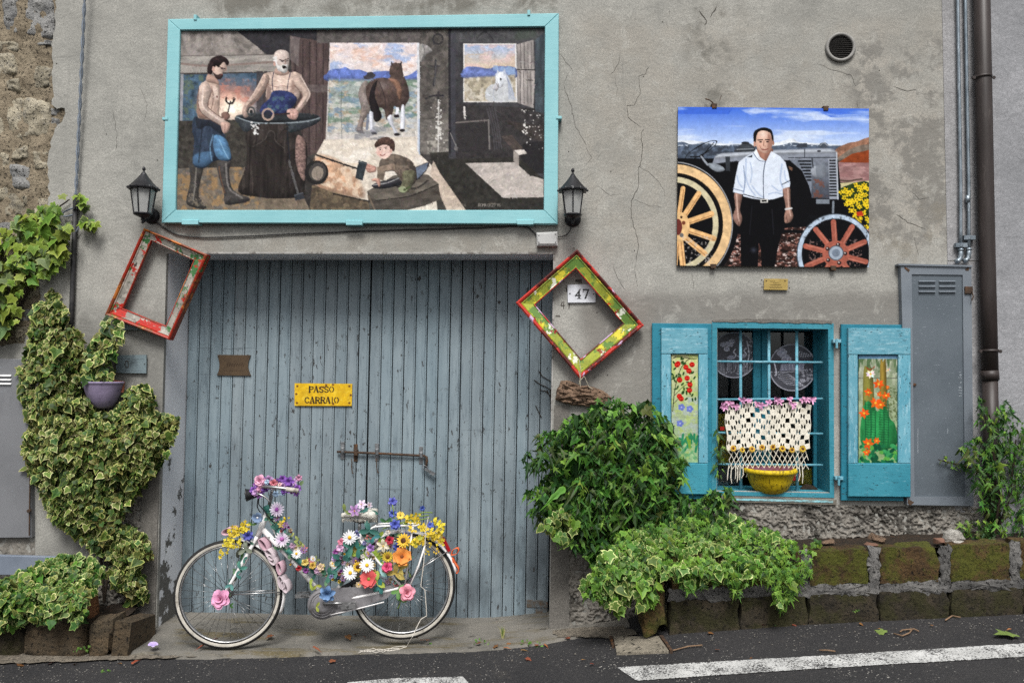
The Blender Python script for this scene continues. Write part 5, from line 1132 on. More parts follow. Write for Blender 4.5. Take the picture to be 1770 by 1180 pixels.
# sash behind the bars
sd = -.215
def bar4(name, a, b, d0, d1, mat, parent, bev=.003):
 (x0, y0), (x1, y1) = a, b; mb = MB(); mb.bslab([(x0, y0), (x1, y0), (x1, y1), (x0, y1)], d0, d1, bev); return mb.build(name, mat, parent)
bar4('sash_stile', wq(303, 66), wq(352, 1090), sd-.04, sd, M['turq_dark'], win); bar4('sash_stile', wq(356, 66), wq(392, 1090), sd-.04, sd+.006, M['turq_dark'], win)
bar4('sash_stile', wq(688, 60), wq(712, 1090), sd-.04, sd, M['turq_dark'], win); bar4('sash_rail', wq(40, 48), wq(712, 66), sd-.04, sd-.002, M['turq_dark'], win); bar4('sash_rail', wq(40, 1068), wq(712, 1100), sd-.04, sd-.002, M['turq_dark'], win)
bar4('sash_stile', wq(60, 66), wq(78, 1090), sd-.04, sd, M['turq_dark'], win)
for a, b in ((wq(76, 64), wq(305, 1072)), (wq(390, 64), wq(690, 1072))):
 mb = MB(); mb.slab([(a[0], a[1]), (b[0], a[1]), (b[0], b[1]), (a[0], b[1])], sd-.024, sd-.02); mb.build('pane', M['glass'], win)
# iron bars
bd = -.075
for x in (222, 403, 580):
 u = wq(x, 0)[0]; mb = MB(); mb.tube([W(u-.3, 568, bd), W(u, 700, bd), W(u+.6, 856, bd)], .0095, 10); mb.build('iron_bar', M['turq_pale'], win, smooth=True)
for y0, y1 in ((275, 281), (517, 512), (728, 735), (929, 934)):
 mb = MB(); mb.tube([W(*wq(60, y0), bd+.012), W(*wq(745, y1), bd+.012)], .0075, 10); mb.build('iron_bar', M['turq_pale'], win, smooth=True)
M['sill'] = pmat('stone_sill', (118, 112, 102), (92, 88, 80), 10, .9, .5, 60, dirt=(60, 56, 50), dlo=.5, dhi=.65)
mb = MB(); a, b = W(1222, 858, .02), W(1446, 864, .02)
mb.add([W(1232, 858, .02), W(1446, 864, .02), W(1446, 872, .02), W(1232, 866, .02)] + [Vector((W(1232, 858).x, .28, W(1232, 858).z+.012)), Vector((W(1446, 864).x, .28, W(1446, 864).z+.012)), Vector((W(1446, 872).x, .28, W(1446, 872).z)), Vector((W(1232, 866).x, .28, W(1232, 866).z))],
       [(0, 1, 2, 3), (0, 4, 5, 1), (1, 5, 6, 2), (2, 6, 7, 3), (3, 7, 4, 0), (4, 7, 6, 5)]); mb.build('sill', M['sill'], win)
M['sill_paint'] = m_turq('splashed_turquoise', (120, 180, 190), (150, 196, 202), (104, 100, 92), .48)
mb = MB(); mb.slab([(1262, 860.5), (1440, 865), (1440, 868.5), (1262, 864)], .015, .023); mb.build('paint_drips', M['sill_paint'], win)
# room behind: dark walls of the interior
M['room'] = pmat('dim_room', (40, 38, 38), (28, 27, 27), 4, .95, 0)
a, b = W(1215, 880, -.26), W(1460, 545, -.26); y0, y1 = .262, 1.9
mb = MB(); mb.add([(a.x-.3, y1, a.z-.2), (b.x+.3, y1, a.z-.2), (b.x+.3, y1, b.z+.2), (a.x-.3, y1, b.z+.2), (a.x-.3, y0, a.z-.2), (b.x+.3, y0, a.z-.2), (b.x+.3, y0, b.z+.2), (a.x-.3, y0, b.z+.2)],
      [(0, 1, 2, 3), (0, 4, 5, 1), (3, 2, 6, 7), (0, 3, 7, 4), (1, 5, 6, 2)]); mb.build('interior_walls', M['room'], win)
# lintel ledge with flaking edge
mb = MB(); mb.slab(jag([(1232, 553), (1300, 551), (1437, 553), (1438, 559), (1232, 556), (1232, 553)], .8, 8, 3)[:-1], -.01, .010); mb.build('lintel_ledge', M['cement'], win)
# ------------------------------------------------------------------ shutters
M['print'] = vcmat('painted_picture', .75, 0, 0.0, .1, 200, 0.0, .06)
sq = U(1120, 540, 3.279)
def shutter(outer_, d_back, front, panel, fr, paintf, hinge_side, hinges):
 s = thing('shutter', W((outer_[0]+outer_[2])/2, outer_[3], .03), parent=house)
 x0, y0, x1, y1 = [v for v in (*sq(outer_[0], outer_[1]), *sq(outer_[2], outer_[3]))]
 mb = MB(); mb.bslab([(x0, y0), (x1, y0+1), (x1, y1), (x0, y1-1)], .012, .034, .003); mb.build('back_board', M['turq_dark'], s)
 fx0, fy0, fx1, fy1 = (*sq(front[0], front[1]), *sq(front[2], front[3])); px0, py0, px1, py1 = (*sq(panel[0], panel[1]), *sq(panel[2], panel[3]))
 df = .060
 mk = lambda nm, q, d1, mat: MB().bslab(q, .034, d1, .003).build(nm, mat, s)
 mk('rail', [(fx0, fy0), (fx1, fy0+.5), (fx1, py0-1.2), (fx0, py0-1.2)], df, M['turq_pale'])
 mk('rail', [(fx0, py1+1.2), (fx1, py1+1.6), (fx1, fy1), (fx0, fy1-1)], df, M['turq'])
 mk('stile', [(fx0, py0-.8), (px0-1.5, py0-.8), (px0-1.5, py1+.8), (fx0, py1+.8)], df-.002, M['turq_v'])
 mk('stile', [(px1+1.5, py0-.8), (fx1, py0-.8), (fx1, py1+.8), (px1+1.5, py1+.8)], df-.002, M['turq_v'])
 for q in ([(px0-1.5, py0-1.2), (px1+1.5, py0-1.2), (px1, py0), (px0, py0)], [(px0-1.5, py1+1.2), (px1+1.5, py1+1.2), (px1, py1), (px0, py1)]):
  mk('panel_bead', q, df-.008, M['turq_dark'])
 printed('painted_panel', [(px0, py0), (px1, py0), (px1, py1), (px0, py1)], .042, paintf(), 90, 300, M['print'], s, .006)
 for hx, hy in hinges:
  u, v = sq(hx, hy); mb = MB(); mb.tube([W(u, v-8, .05), W(u, v+8, .05)], .0075, 10); mb.bslab([(u-6, v-7), (u+8, v-7), (u+8, v-1), (u-6, v-1)], .01, .045, .002); mb.build('hinge', M['turq_pale'], s)
 return s
shutter((24, 60, 362, 1058), .02, (76, 88, 340, 1030), (134, 238, 283, 850), 0, paint_roses, 1, [])
shutter((1096, 66, 1450, 1068), .02, (1136, 88, 1490, 1045), (1194, 242, 1414, 852), 0, paint_cactus, -1, [(1070, 175), (1082, 952)])
# ------------------------------------------------------------------ things in the window
M['etched'] = vcmat('etched_glass', .35, 0, 0, 0, 60, 0)
def paint_disc(cu, cv_, r, kind):
 c = Canvas(cu-r-2, cv_-r-2, cu+r+2, cv_+r+2, 3.0, (30, 30, 34)); L = (214, 214, 226); g = random.Random(kind)
 P = c.T(cu, cv_, 1)
 P.poly([(-r, -r), (r, -r), (r, r), (-r, r)], (74, 74, 82), smooth=False, tex=.2)
 P.ell(0, 0, r-1.2, r-1.2, (176, 176, 188), ring=1.3)
 if kind == 1:
  for x, y in ((-6, -2), (12, -4)):
   P.line([(x-6, y+6), (x+4, y+8), (x+9, y+2), (x+5, y-3), (x+8, y-8)], 1.6, L); P.ell(x+1, y+6, 7, 3.5, (150, 150, 166))
  for k in range(26): x = -30+k*2.3; P.line([(x, 30+g.uniform(-3, 6)), (x+g.uniform(-3, 5), 12+g.uniform(-6, 6))], .7, L, .7)
  for k in range(6): x, y = g.uniform(-26, 0), g.uniform(-28, -10); P.ell(x, y, 4, 3, (156, 156, 172)); P.ell(x, y, 4.5, 3.5, L, ring=.7)
  for k in range(20): x, y = g.uniform(14, 34), g.uniform(-26, 16); P.ell(x, y, 1.3, 1.3, L, .7)
  P.line([(20, 20), (26, 0), (22, -24)], 1.2, L); P.line([(-36, 12), (36, 14)], .8, L)
 else:
  P.poly([(-20, -6), (22, -9), (18, 4), (-22, 6)], (140, 140, 158), smooth=False); P.poly([(-24, -6), (-14, -15), (16, -17), (26, -9)], (66, 66, 78), smooth=False)
  for k in range(7): P.line([(-18+k*6, -5), (-17+k*6, 4)], .8, L)
  for k in range(8): x, y = g.uniform(-34, -6), g.uniform(-32, -14); P.ell(x, y, 5, 3.6, (150, 150, 168)); P.ell(x, y, 5, 3.6, L, ring=.6)
  for k in range(6): P.line([(10+k*4, -18), (12+k*4, -28+k)], 1.1, L)
  for k in range(7): P.line([(-30+k*3, 14+k*2.4), (-10+k*3, 10+k*3.5), (10+k*2, 24+k*1.5)], .8, L, .8)
  for k in range(24): x, y = g.uniform(4, 34), g.uniform(2, 24); P.ell(x, y, 1.6, 1.6, L, .8, ring=.7)
  P.line([(-32, -10), (-28, 8), (-30, 14)], 2.2, L); P.line([(-38, 8), (0, 7), (38, 2)], .8, L)
 k = np.hypot(*np.meshgrid(np.arange(c.w)-c.w/2, np.arange(c.h)-c.h/2)); c.T(0, 0, 1); return c
def disc_panel(name, u, v, r, d, kind, label):
 cv_ = paint_disc(u, v, r, kind); V, C, F = [W(u, v, d)], [lin(cv_.sample(np.array(u*1.), np.array(v*1.)))], []
 nr, ns = 46, 120
 for i in range(1, nr+1):
  for k in range(ns):
   w = 2*math.pi*k/ns; uu, v2 = u+r*i/nr*math.cos(w), v+r*i/nr*math.sin(w)
   V.append(W(uu, v2, d)); C.append(lin(cv_.sample(np.array(uu), np.array(v2))))
 for k in range(ns):
  F.append((0, 1+k, 1+(k+1) % ns))
  for i in range(nr-1): a = 1+i*ns; F.append((a+k, a+ns+k, a+ns+(k+1) % ns, a+(k+1) % ns))
 b = len(V); V += [V[1+(nr-1)*ns+k]+Vector((0, .006, 0)) for k in range(ns)]; C += [C[0]]*ns
 for k in range(ns): F.append((1+(nr-1)*ns+k, b+k, b+(k+1) % ns, 1+(nr-1)*ns+(k+1) % ns))
 mb = MB(); mb.add(V, F, [(*map(float, c), 1) for c in C]); o = mb.build(name, M['etched'], None, color=True, recalc=False)
 return tag(o, label, 'glass disc', 'etched discs behind the window glass')
disc_panel('etched_disc', 1269, 613.5, 40, -.232, 1, 'round etched glass disc with two swans behind the left window pane')
disc_panel('etched_disc', 1370, 635, 41, -.232, 2, 'round etched glass disc with a cottage behind the right window pane')
# ------------------------------------------------------------------ crochet curtain
M['lace'] = pmat('cotton_yarn', (226, 220, 206), (202, 196, 182), 30, .9, .6, 300, dirt=(176, 168, 152), dscale=14)
lace = thing('crochet_curtain', W(1328, 830, -.045), 'white crocheted curtain with sunflower edging and fringe tied to the window bars', 'curtain')
nxc, nyc = 17, 9; g = random.Random(12)
def LP(i, j, dz=0.0):
 s, t = i/nxc, j/nyc
 u = (1252+150*s)*(1-t)+(1257+142*s)*t + 1.2*math.sin(j*1.3+i*.5); v = (697+3*math.sin(i*.8))*(1-t)+(776+3*math.sin(i*.9+1))*t
 return W(u, v, -.046+.006*math.sin(i*.9+j*.3)+dz)
mb = MB()
def cell_frame(A, B, C_, D_, w):
 c = (A+B+C_+D_)/4; inn = [p.lerp(c, w) for p in (A, B, C_, D_)]; mb.add([A, B, C_, D_]+inn, [(0, 1, 5, 4), (1, 2, 6, 5), (2, 3, 7, 6), (3, 0, 4, 7)])
for j in range(nyc):
 for i in range(nxc):
  A, B, C_, D_ = LP(i, j), LP(i+1, j), LP(i+1, j+1), LP(i, j+1)
  if (i+j) % 2 == 0:
   cell_frame(A, B, C_, D_, .76)
   c = (A+B+C_+D_)/4; e = [(A+B)/2, (B+C_)/2, (C_+D_)/2, (D_+A)/2]
   for q in ((A, .62, .3), ):
    pass
   for a in (A, B, C_, D_):
    m_ = a.lerp(c, .6); k_ = a.lerp(c, .95); nn = (a-c).normalized(); t_ = Vector((-nn.z, 0, nn.x))*.0022; mb.add([m_+t_, m_-t_, k_-t_, k_+t_], [(0, 1, 2, 3)])
  else:
   cell_frame(A, B, C_, D_, .15)
   if i % 2 == 0:
    mb.add([A.lerp(D_, .1), A.lerp(B, .3), C_.lerp(D_, .7), D_.lerp(A, .1)], [(0, 1, 2, 3)]) if g.random() < .12 else None
   m1 = (A+B)/2; m2 = (C_+D_)/2; w_ = Vector((.002, 0, 0))
   if g.random() < .75: mb.add([A.lerp(B, .3), A.lerp(B, .7), (A+B+C_+D_)/4+w_, (A+B+C_+D_)/4-w_], [(0, 1, 2, 3)]); mb.add([D_.lerp(C_, .3), D_.lerp(C_, .7), (A+B+C_+D_)/4+w_, (A+B+C_+D_)/4-w_], [(0, 1, 2, 3)])
o = mb.build('crochet_net', M['lace'], lace, recalc=False); o['kind'] = 'stuff'
sm = o.modifiers.new('yarn', 'SOLIDIFY'); sm.thickness = .002
mb = MB(); nf = 16
def fp(x, t): return W(1258+141*x+2*math.sin(t*3+x*9), 779+32*t-3*math.sin(x*3.1), -.044)
for r_ in range(4):
 for i in range(nf):
  a = (i+.5*(r_ % 2))/nf
  for sgn in (-1, 1):
   b = a+sgn*.5/nf
   if 0 <= b <= 1: mb.tube([fp(a, r_/4), fp(b, (r_+1)/4)], .0022, 5)
o = mb.build('fringe', M['lace'], lace); o['kind'] = 'stuff'
for u, v0, v1 in ((1259, 812, 832), (1264, 812, 838), (1271, 810, 830), (1276, 812, 836), (1284, 812, 829), (1292, 812, 827), (1381, 808, 834), (1386, 808, 838), (1279, 810, 832), (1376, 806, 826)):
 mb = MB(); mb.tube([W(u+g.uniform(-1, 1), v0-10, -.044), W(u+g.uniform(-2, 2), (v0+v1)/2, -.042), W(u+g.uniform(-3, 1), v1-3, -.044)], [.002, .0036, .0024], 6); mb.build('tassel', M['lace'], lace)
# ================================================================== neighbouring wall, drainpipe, conduits
nb = thing('neighbour_wall', W(1745, 940, .1), 'pale grey wall of the next house beyond the brown drainpipe', 'wall')
a0, a1 = W(1704, -420, .10), W(1732, 960, .10)
mb = MB(); mb.add([(a0.x, -.10, a0.z), (a1.x, -.10, -.3), (6.5, -.10, -.3), (6.5, -.10, a0.z), (a0.x, .05, a0.z), (a1.x, .05, -.3), (6.5, .6, -.3), (6.5, .6, a0.z)], [(0, 1, 2, 3), (0, 4, 5, 1), (3, 2, 6, 7), (0, 3, 7, 4)]); mb.build('render_coat', M['plaster_neighbour'], nb)
M['pipe_brown'] = pmat('brown_drainpipe', (44, 38, 36), (56, 49, 47), 5, .45, .15, 40, 0, dirt=(74, 68, 65), dscale=9, dlo=.58, dhi=.75, stretch=(3, 3, .5))
dp = thing('drainpipe', W(1714, 940, .06), 'dark brown drainpipe running down beside the steel meter cabinet', 'drainpipe')
def pipeline(pts, d): return [W(u, v, d) for u, v in pts]
mb = MB(); mb.tube(pipeline([(1690, -420), (1702, 250), (1708, 500), (1712, 655)], .062), .0495, 20); mb.build('upper_pipe', M['pipe_brown'], dp, smooth=True)
mb = MB(); mb.tube(pipeline([(1711.5, 650), (1714, 780), (1716, 960)], .062), .046, 20); mb.build('lower_pipe', M['pipe_brown'], dp, smooth=True)
mb = MB(); mb.tube(pipeline([(1710.5, 640), (1711.8, 656)], .062), .0535, 20); mb.build('socket', M['pipe_brown'], dp, smooth=True)
for v, u in ((134, 1699.5), (606, 1710.7)):
 mb = MB(); mb.tube(pipeline([(u, v-2.2), (u+.1, v+2.2)], .062), .054, 20); o = mb.build('clamp', M['pipe_brown'], dp, smooth=True)
 for s in (-1, 1):
  mb = MB(); mb.tube([W(u+s*13, v+1, .075), W(u+s*20, v+1, .075)], .006, 8); mb.lathe([(.011, 0), (.011, .012)], W(u+s*17, v+1, .09), (0, -1, 0), 6); mb.build('clamp_screw', M['pipe_brown'], o)
M['galv'] = pmat('galvanised_steel', (142, 152, 160), (104, 114, 122), 14, .42, .15, 60, .55, dirt=(180, 190, 198), dscale=20, dlo=.55, dhi=.7, stretch=(2, 2, .6))
for k, (u0, u1, vb, lab) in enumerate(((1654, 1660.5, 438, 'left galvanised conduit of the pair above the steel meter cabinet'), (1667, 1674.5, 437, 'right galvanised conduit of the pair, with a joining sleeve, next to drainpipe'))):
 cd = thing('conduit', W(u1, vb+10, .03), lab, 'conduit', 'conduits above the meter cabinet')
 end = [(u1, vb-40), (u1+.3, vb), (u1-.2, vb+8), (u1-4, vb+12.5), (u1-10, vb+14)]
 mb = MB(); mb.tube([W(u0-5, -420, .028)]+[W(u0+(u1-u0)*t, -80+(vb-120+80)*t, .028) for t in (.3, .6, 1)]+[W(u, v, .028) for u, v in end[:2]], .0105, 12); mb.build('tube', M['galv'], cd, smooth=True)
 mb = MB(); mb.tube([W(u, v, .030) for u, v in [(u1+.3, vb-8), (u1+.3, vb+2), (u1-1, vb+9), (u1-4, vb+12.5), (u1-9, vb+14)]], .0145, 12); mb.build('elbow', M['galv'], cd, smooth=True)
 mb = MB(); mb.tube([W(u1+.2, vb-8, .03), W(u1+.2, vb-4, .03)], .0165, 12); mb.build('collar', M['galv'], cd, smooth=True)
 vc = 424 if k == 0 else 411
 mb = MB(); mb.tube([W(u1-.1, vc-2.5, .03), W(u1, vc+2.5, .03)], .0145, 12); mb.box(W(u1-8, vc+3, .04), W(u1+8, vc-3, .012)); mb.build('saddle_clip', M['galv'], cd)
 if k == 1: mb = MB(); mb.tube([W(1672.6, 338, .028), W(1672.9, 350, .028)], .0135, 12); mb.build('sleeve', M['galv'], cd, smooth=True)
# ------------------------------------------------------------------ meter cabinets
def m_cab(name, a, b):
 t = NT(name); col = t.mix(t.ramp(t.noise(2.0, 5), .3, .7), rgb(a), rgb(b))
 col = t.mix(t.ramp(t.noise(60, 3, .6, t.map(scale=(1, 1, 1.6))), .66, .7, 0, .6), col, rgb(140, 148, 154))
 col = t.mix(t.ramp(t.noise(4, 8, .7, t.map(scale=(1, 1, .4))), .55, .75, 0, .5), col, rgb(62, 66, 70))
 return t.done(col, .5, t.bump(t.noise(5, 3), .08, .02), .25)
M['cab'] = m_cab('grey_cabinet_steel', (84, 92, 99), (98, 106, 113)); M['cab_edge'] = m_cab('cabinet_frame_steel', (104, 111, 119), (120, 127, 134)); M['cab_l'] = m_cab('grey_cabinet_enamel', (112, 113, 116), (124, 125, 128))
cab = thing('meter_cabinet', W(1620, 872, .05), 'tall blue grey steel meter cabinet with chalk numbers beside the right shutter', 'cabinet')
O = [(1557, 458), (1679, 461), (1683, 874), (1568, 872)]; I = [(1576, 474), (1664, 475), (1668, 858), (1581, 858)]
ring_slab('frame', O, I, -.02, .045, M['cab_edge'], cab); mb = MB(); mb.bslab([(1575, 473), (1665, 474), (1669, 859), (1580, 859)], -.02, .037, .004); dr = mb.build('door', M['cab'], cab)
mb = MB(); mb.slab([(1553, 455.5), (1681, 458.5), (1681, 461.5), (1553, 458.5)], -.01, .055); mb.build('rain_lip', M['cab_edge'], cab)
lq = U(1540, 440, 2.361)
for x0, x1 in ((112, 180), (195, 262)):
 for y in (110, 131, 152):
  a, b = lq(x0, y-4), lq(x1, y+4); mb = MB(); A, B = W(a[0], a[1], .037), W(b[0], b[1], .037)
  mb.add([(A.x, A.y, A.z), (B.x, A.y, A.z), (B.x, A.y-.014, B.z+.004), (A.x, A.y-.014, B.z+.004), (A.x, A.y, B.z), (B.x, A.y, B.z)], [(0, 1, 2, 3), (3, 2, 5, 4), (0, 3, 4), (1, 5, 2)]); mb.build('louvre', M['cab_edge'], dr)
mb = MB(); mb.lathe([(.010, 0), (.010, .008), (.006, .010)], W(*lq(95, 530), .036), (0, -1, 0), 16); mb.build('lock', M['rust'], cab)
mb = MB(); mb.bslab([lq(303, 130), lq(335, 130), lq(335, 160), lq(303, 160)], .04, .056, .002); mb.tube([W(*lq(330, 150), .06), W(*lq(336, 172), .06), W(*lq(330, 188), .06)], .004, 6); mb.build('hasp', M['rust'], cab)
for q in ([(55, 48), (78, 62), (72, 72), (56, 58)], [(302, 60), (318, 50), (318, 66), (306, 66)], [(70, 995), (95, 1010), (80, 1022), (68, 1014)]):
 mb = MB(); mb.slab([lq(x, y) for x, y in q], .04, .0462); mb.build('rust_spot', M['rust'], cab)
M['chalk'] = pmat('chalk', (176, 182, 188), (140, 148, 154), 80, .95, 0)
mb = MB(); g = random.Random(2); base = lq(288, 578); x = 0.0
for ch in '1428 x 36!':
 for st in GLYPH.get(ch, []):
  q = [(base[0]+gy*4.6-4.6, base[1]-x-gx*3.4) for gx, gy in st]; mb.tube([W(u, v, .0375) for u, v in q], .0012, 4)
 x += 3.0 if ch in '1! ' else 5.3
mb.build('chalk_writing', M['chalk'], cab)
for q in ([(110, 710), (110, 810)], [(232, 708), (231, 730)]):
 mb = MB(); mb.tube([W(*lq(*p), .0375) for p in q], .0013, 4); mb.build('scratch', M['chalk'], cab)
cab2 = thing('meter_cabinet', W(10, 928, .04), 'grey enamelled meter cabinet with white louvres at the left edge beside the ivy', 'cabinet')
mb = MB(); mb.bslab([(-70, 618), (52, 621), (54, 929), (-70, 930)], -.02, .04, .004); mb.build('body', M['cab_l'], cab2)
M['white_enamel'] = pmat('white_enamel', (206, 206, 206), None, 10, .4, 0)
for v in (649, 656, 663):
 A, B = W(-30, v-2, .04), W(20, v+2, .04); mb = MB(); mb.add([(A.x, A.y, A.z), (B.x, A.y, A.z), (B.x, A.y-.012, B.z+.003), (A.x, A.y-.012, B.z+.003), (A.x, A.y, B.z), (B.x, A.y, B.z)], [(0, 1, 2, 3), (3, 2, 5, 4), (0, 3, 4), (1, 5, 2)]); mb.build('louvre', M['white_enamel'], cab2)
mb = MB(); mb.tube([W(52, 800, .05), W(50.5, 925, .05)], .004, 8); mb.lathe([(.012, 0), (.012, .018)], W(52, 882, .045), (0, -1, 0), 8); mb.build('hinge_rod', M['rust'], cab2)
M['blue_board'] = pmat('blue_grey_board', (112, 120, 132), (98, 106, 118), 4, .6, .05)
o = MB().bslab([(-90, 957), (96, 962), (96, 995), (-90, 992)], .10, .13, .004).build('metal_board', M['blue_board']); tag(o, 'plain blue grey sheet metal board standing behind the low left ivy', 'board')
# ------------------------------------------------------------------ round vent
vent = thing('wall_vent', W(1452, 108, 0), 'round grey louvred vent high on the wall above the tractor painting', 'vent')
M['vent'] = pmat('vent_plastic', (140, 138, 134), (122, 120, 116), 8, .6, .1); M['vent_dark'] = pmat('vent_slat_plastic', (58, 56, 54), (48, 46, 44), 8, .6, .1)
c = W(1452, 83, .0); rr = 25*mpp(0)
mb = MB(); mb.ring(c+Vector((0, -.012, 0)), (1, 0, 0), (0, 0, 1), rr-.008, .011, 40, 10); mb.build('rim', M['vent'], vent, smooth=True)
mb = MB(); mb.lathe([(rr-.012, 0), (rr-.012, .002)], c+Vector((0, -.001, 0)), (0, -1, 0), 32); mb.build('backing', M['dark_gap'], vent)
for k in range(13):
 z = (k-6)*rr*.138; w = math.sqrt(max(0, (rr-.012)**2-z*z)); mb = MB()
 mb.add([(c.x-w, -.004, c.z+z+.006), (c.x+w, -.004, c.z+z+.006), (c.x+w, -.013, c.z+z-.001), (c.x-w, -.013, c.z+z-.001), (c.x-w, -.010, c.z+z-.003), (c.x+w, -.010, c.z+z-.003)], [(0, 1, 2, 3), (3, 2, 5, 4)]); mb.build('slat', M['vent_dark'] if k % 2 else M['vent'] if False else M['vent_dark'], vent)
# ------------------------------------------------------------------ large framed painting
def m_frame():
 t = NT('light_blue_frame_paint'); col = t.mix(t.ramp(t.noise(3, 6), .3, .7), rgb(124, 176, 182), rgb(136, 186, 191))
 col = t.mix(t.ramp(t.noise(40, 5, .6, t.map(scale=(.3, 1, 2))), .5, .7, 0, .3), col, rgb(104, 164, 172)); col = t.mix(t.ramp(t.noise(30, 5, .7), .7, .73), col, rgb(96, 130, 136))
 return t.done(col, .5, t.bump(t.noise(14, 5, .6, t.map(scale=(.3, 1, 3))), .2, .004))
M['frame_blue'] = m_frame()
fp_ = thing('framed_painting', W(620, 386, .03), 'wide painting of two blacksmiths and horses in a light blue wooden frame', 'painting')
fo = [(290, 33), (966, 23), (964, 387), (279, 385)]; fi = [(311, 52), (942, 46), (940, 363), (303, 363)]
for i, nm in enumerate(('rail', 'rail', 'rail', 'rail')):
 j = (i+1) % 4; MB().bslab([fo[i], fo[j], fi[j], fi[i]], .012, .055, .004).build('frame_rail', M['frame_blue'], fp_)
printed('canvas', [(310, 51), (943, 45), (941, 364), (302, 364)], .034, paint_forge(), 680, 340, M['print'], fp_, .012)
mb = MB(); mb.slab([(306, 46), (946, 40), (944, 368), (299, 368)], .008, .021); mb.build('back_panel', M['dark_gap'], fp_)
for u, v, w, h in ((337, 30, 5, 9), (914, 22, 5, 9)): MB().bslab([(u-w/2, v-h/2), (u+w/2, v-h/2), (u+w/2, v+h/2), (u-w/2, v+h/2)], -.005, .062, .002).build('clip', M['frame_blue'], fp_)
for u, v in ((285, 205), (966, 203)): MB().bslab([(u-5, v-2.5), (u+5, v-2.5), (u+5, v+2.5), (u-5, v+2.5)], -.005, .060, .002).build('clip', M['frame_blue'], fp_)
for u, v in ((328, 384), (612, 385), (908, 384)): MB().bslab([(u-15, v-4), (u+15, v-4), (u+14, v+4), (u-14, v+4)], -.005, .064, .002).build('ledge', M['frame_blue'], fp_)
# ------------------------------------------------------------------ tractor painting on board
tp = thing('painted_board', W(1336, 462, .02), 'painting of a man in white shirt standing before a grey tractor', 'painting')
printed('picture', [(1172, 185), (1502, 188), (1502, 462), (1170, 459)], .028, paint_tractor(), 420, 348, M['print'], tp, .018)
for u, v in ((1235, 183), (1428, 187), (1233, 460), (1441, 463)): MB().bslab([(u-5, v-4), (u+5, v-4), (u+4, v+4), (u-4, v+4)], -.002, .034, .002).build('iron_clip', M['rust'], tp)
mb = MB(); mb.tube([W(1236, 182, .02), W(1230, 176, .03), (W(1226, 173, .03)), W(1219, 171, .02)], .004, 6); mb.tube([W(1244, 174, .02), W(1247, 165, .02)], .002, 5); mb.build('bent_wire', M['rust'], tp)
# ------------------------------------------------------------------ lanterns
def m_lamp():
 t = NT('black_lantern_metal'); col = t.mix(t.ramp(t.noise(10, 6), .35, .7), rgb(28, 28, 31), rgb(42, 42, 45)); col = t.mix(t.ramp(t.noise(26, 7, .7), .66, .7, 0, .9), col, rgb(140, 140, 140))
 return t.done(col, .45, t.bump(t.noise(30), .15, .004), .2)
M['lamp'] = m_lamp()
def m_lg():
 t = NT('dusty_lantern_glass'); tr = t.n.new('ShaderNodeBsdfTransparent'); tr.inputs[0].default_value = (.75, .75, .74, 1)
 col = t.mix(t.noise(20, 5), rgb(170, 172, 170), rgb(200, 200, 198)); t.put(t.p.inputs['Base Color'], col); t.p.inputs['Roughness'].default_value = .25
 mx = t.n.new('ShaderNodeMixShader'); mx.inputs[0].default_value = .6; t.l.new(tr.outputs[0], mx.inputs[1]); t.l.new(t.p.outputs[0], mx.inputs[2]); t.l.new(mx.outputs[0], t.out.inputs['Surface']); return t.mat
M['lamp_glass'] = m_lg()
M['bulb'] = pmat('lamp_holder', (190, 188, 182), (150, 148, 142), 20, .5, 0)
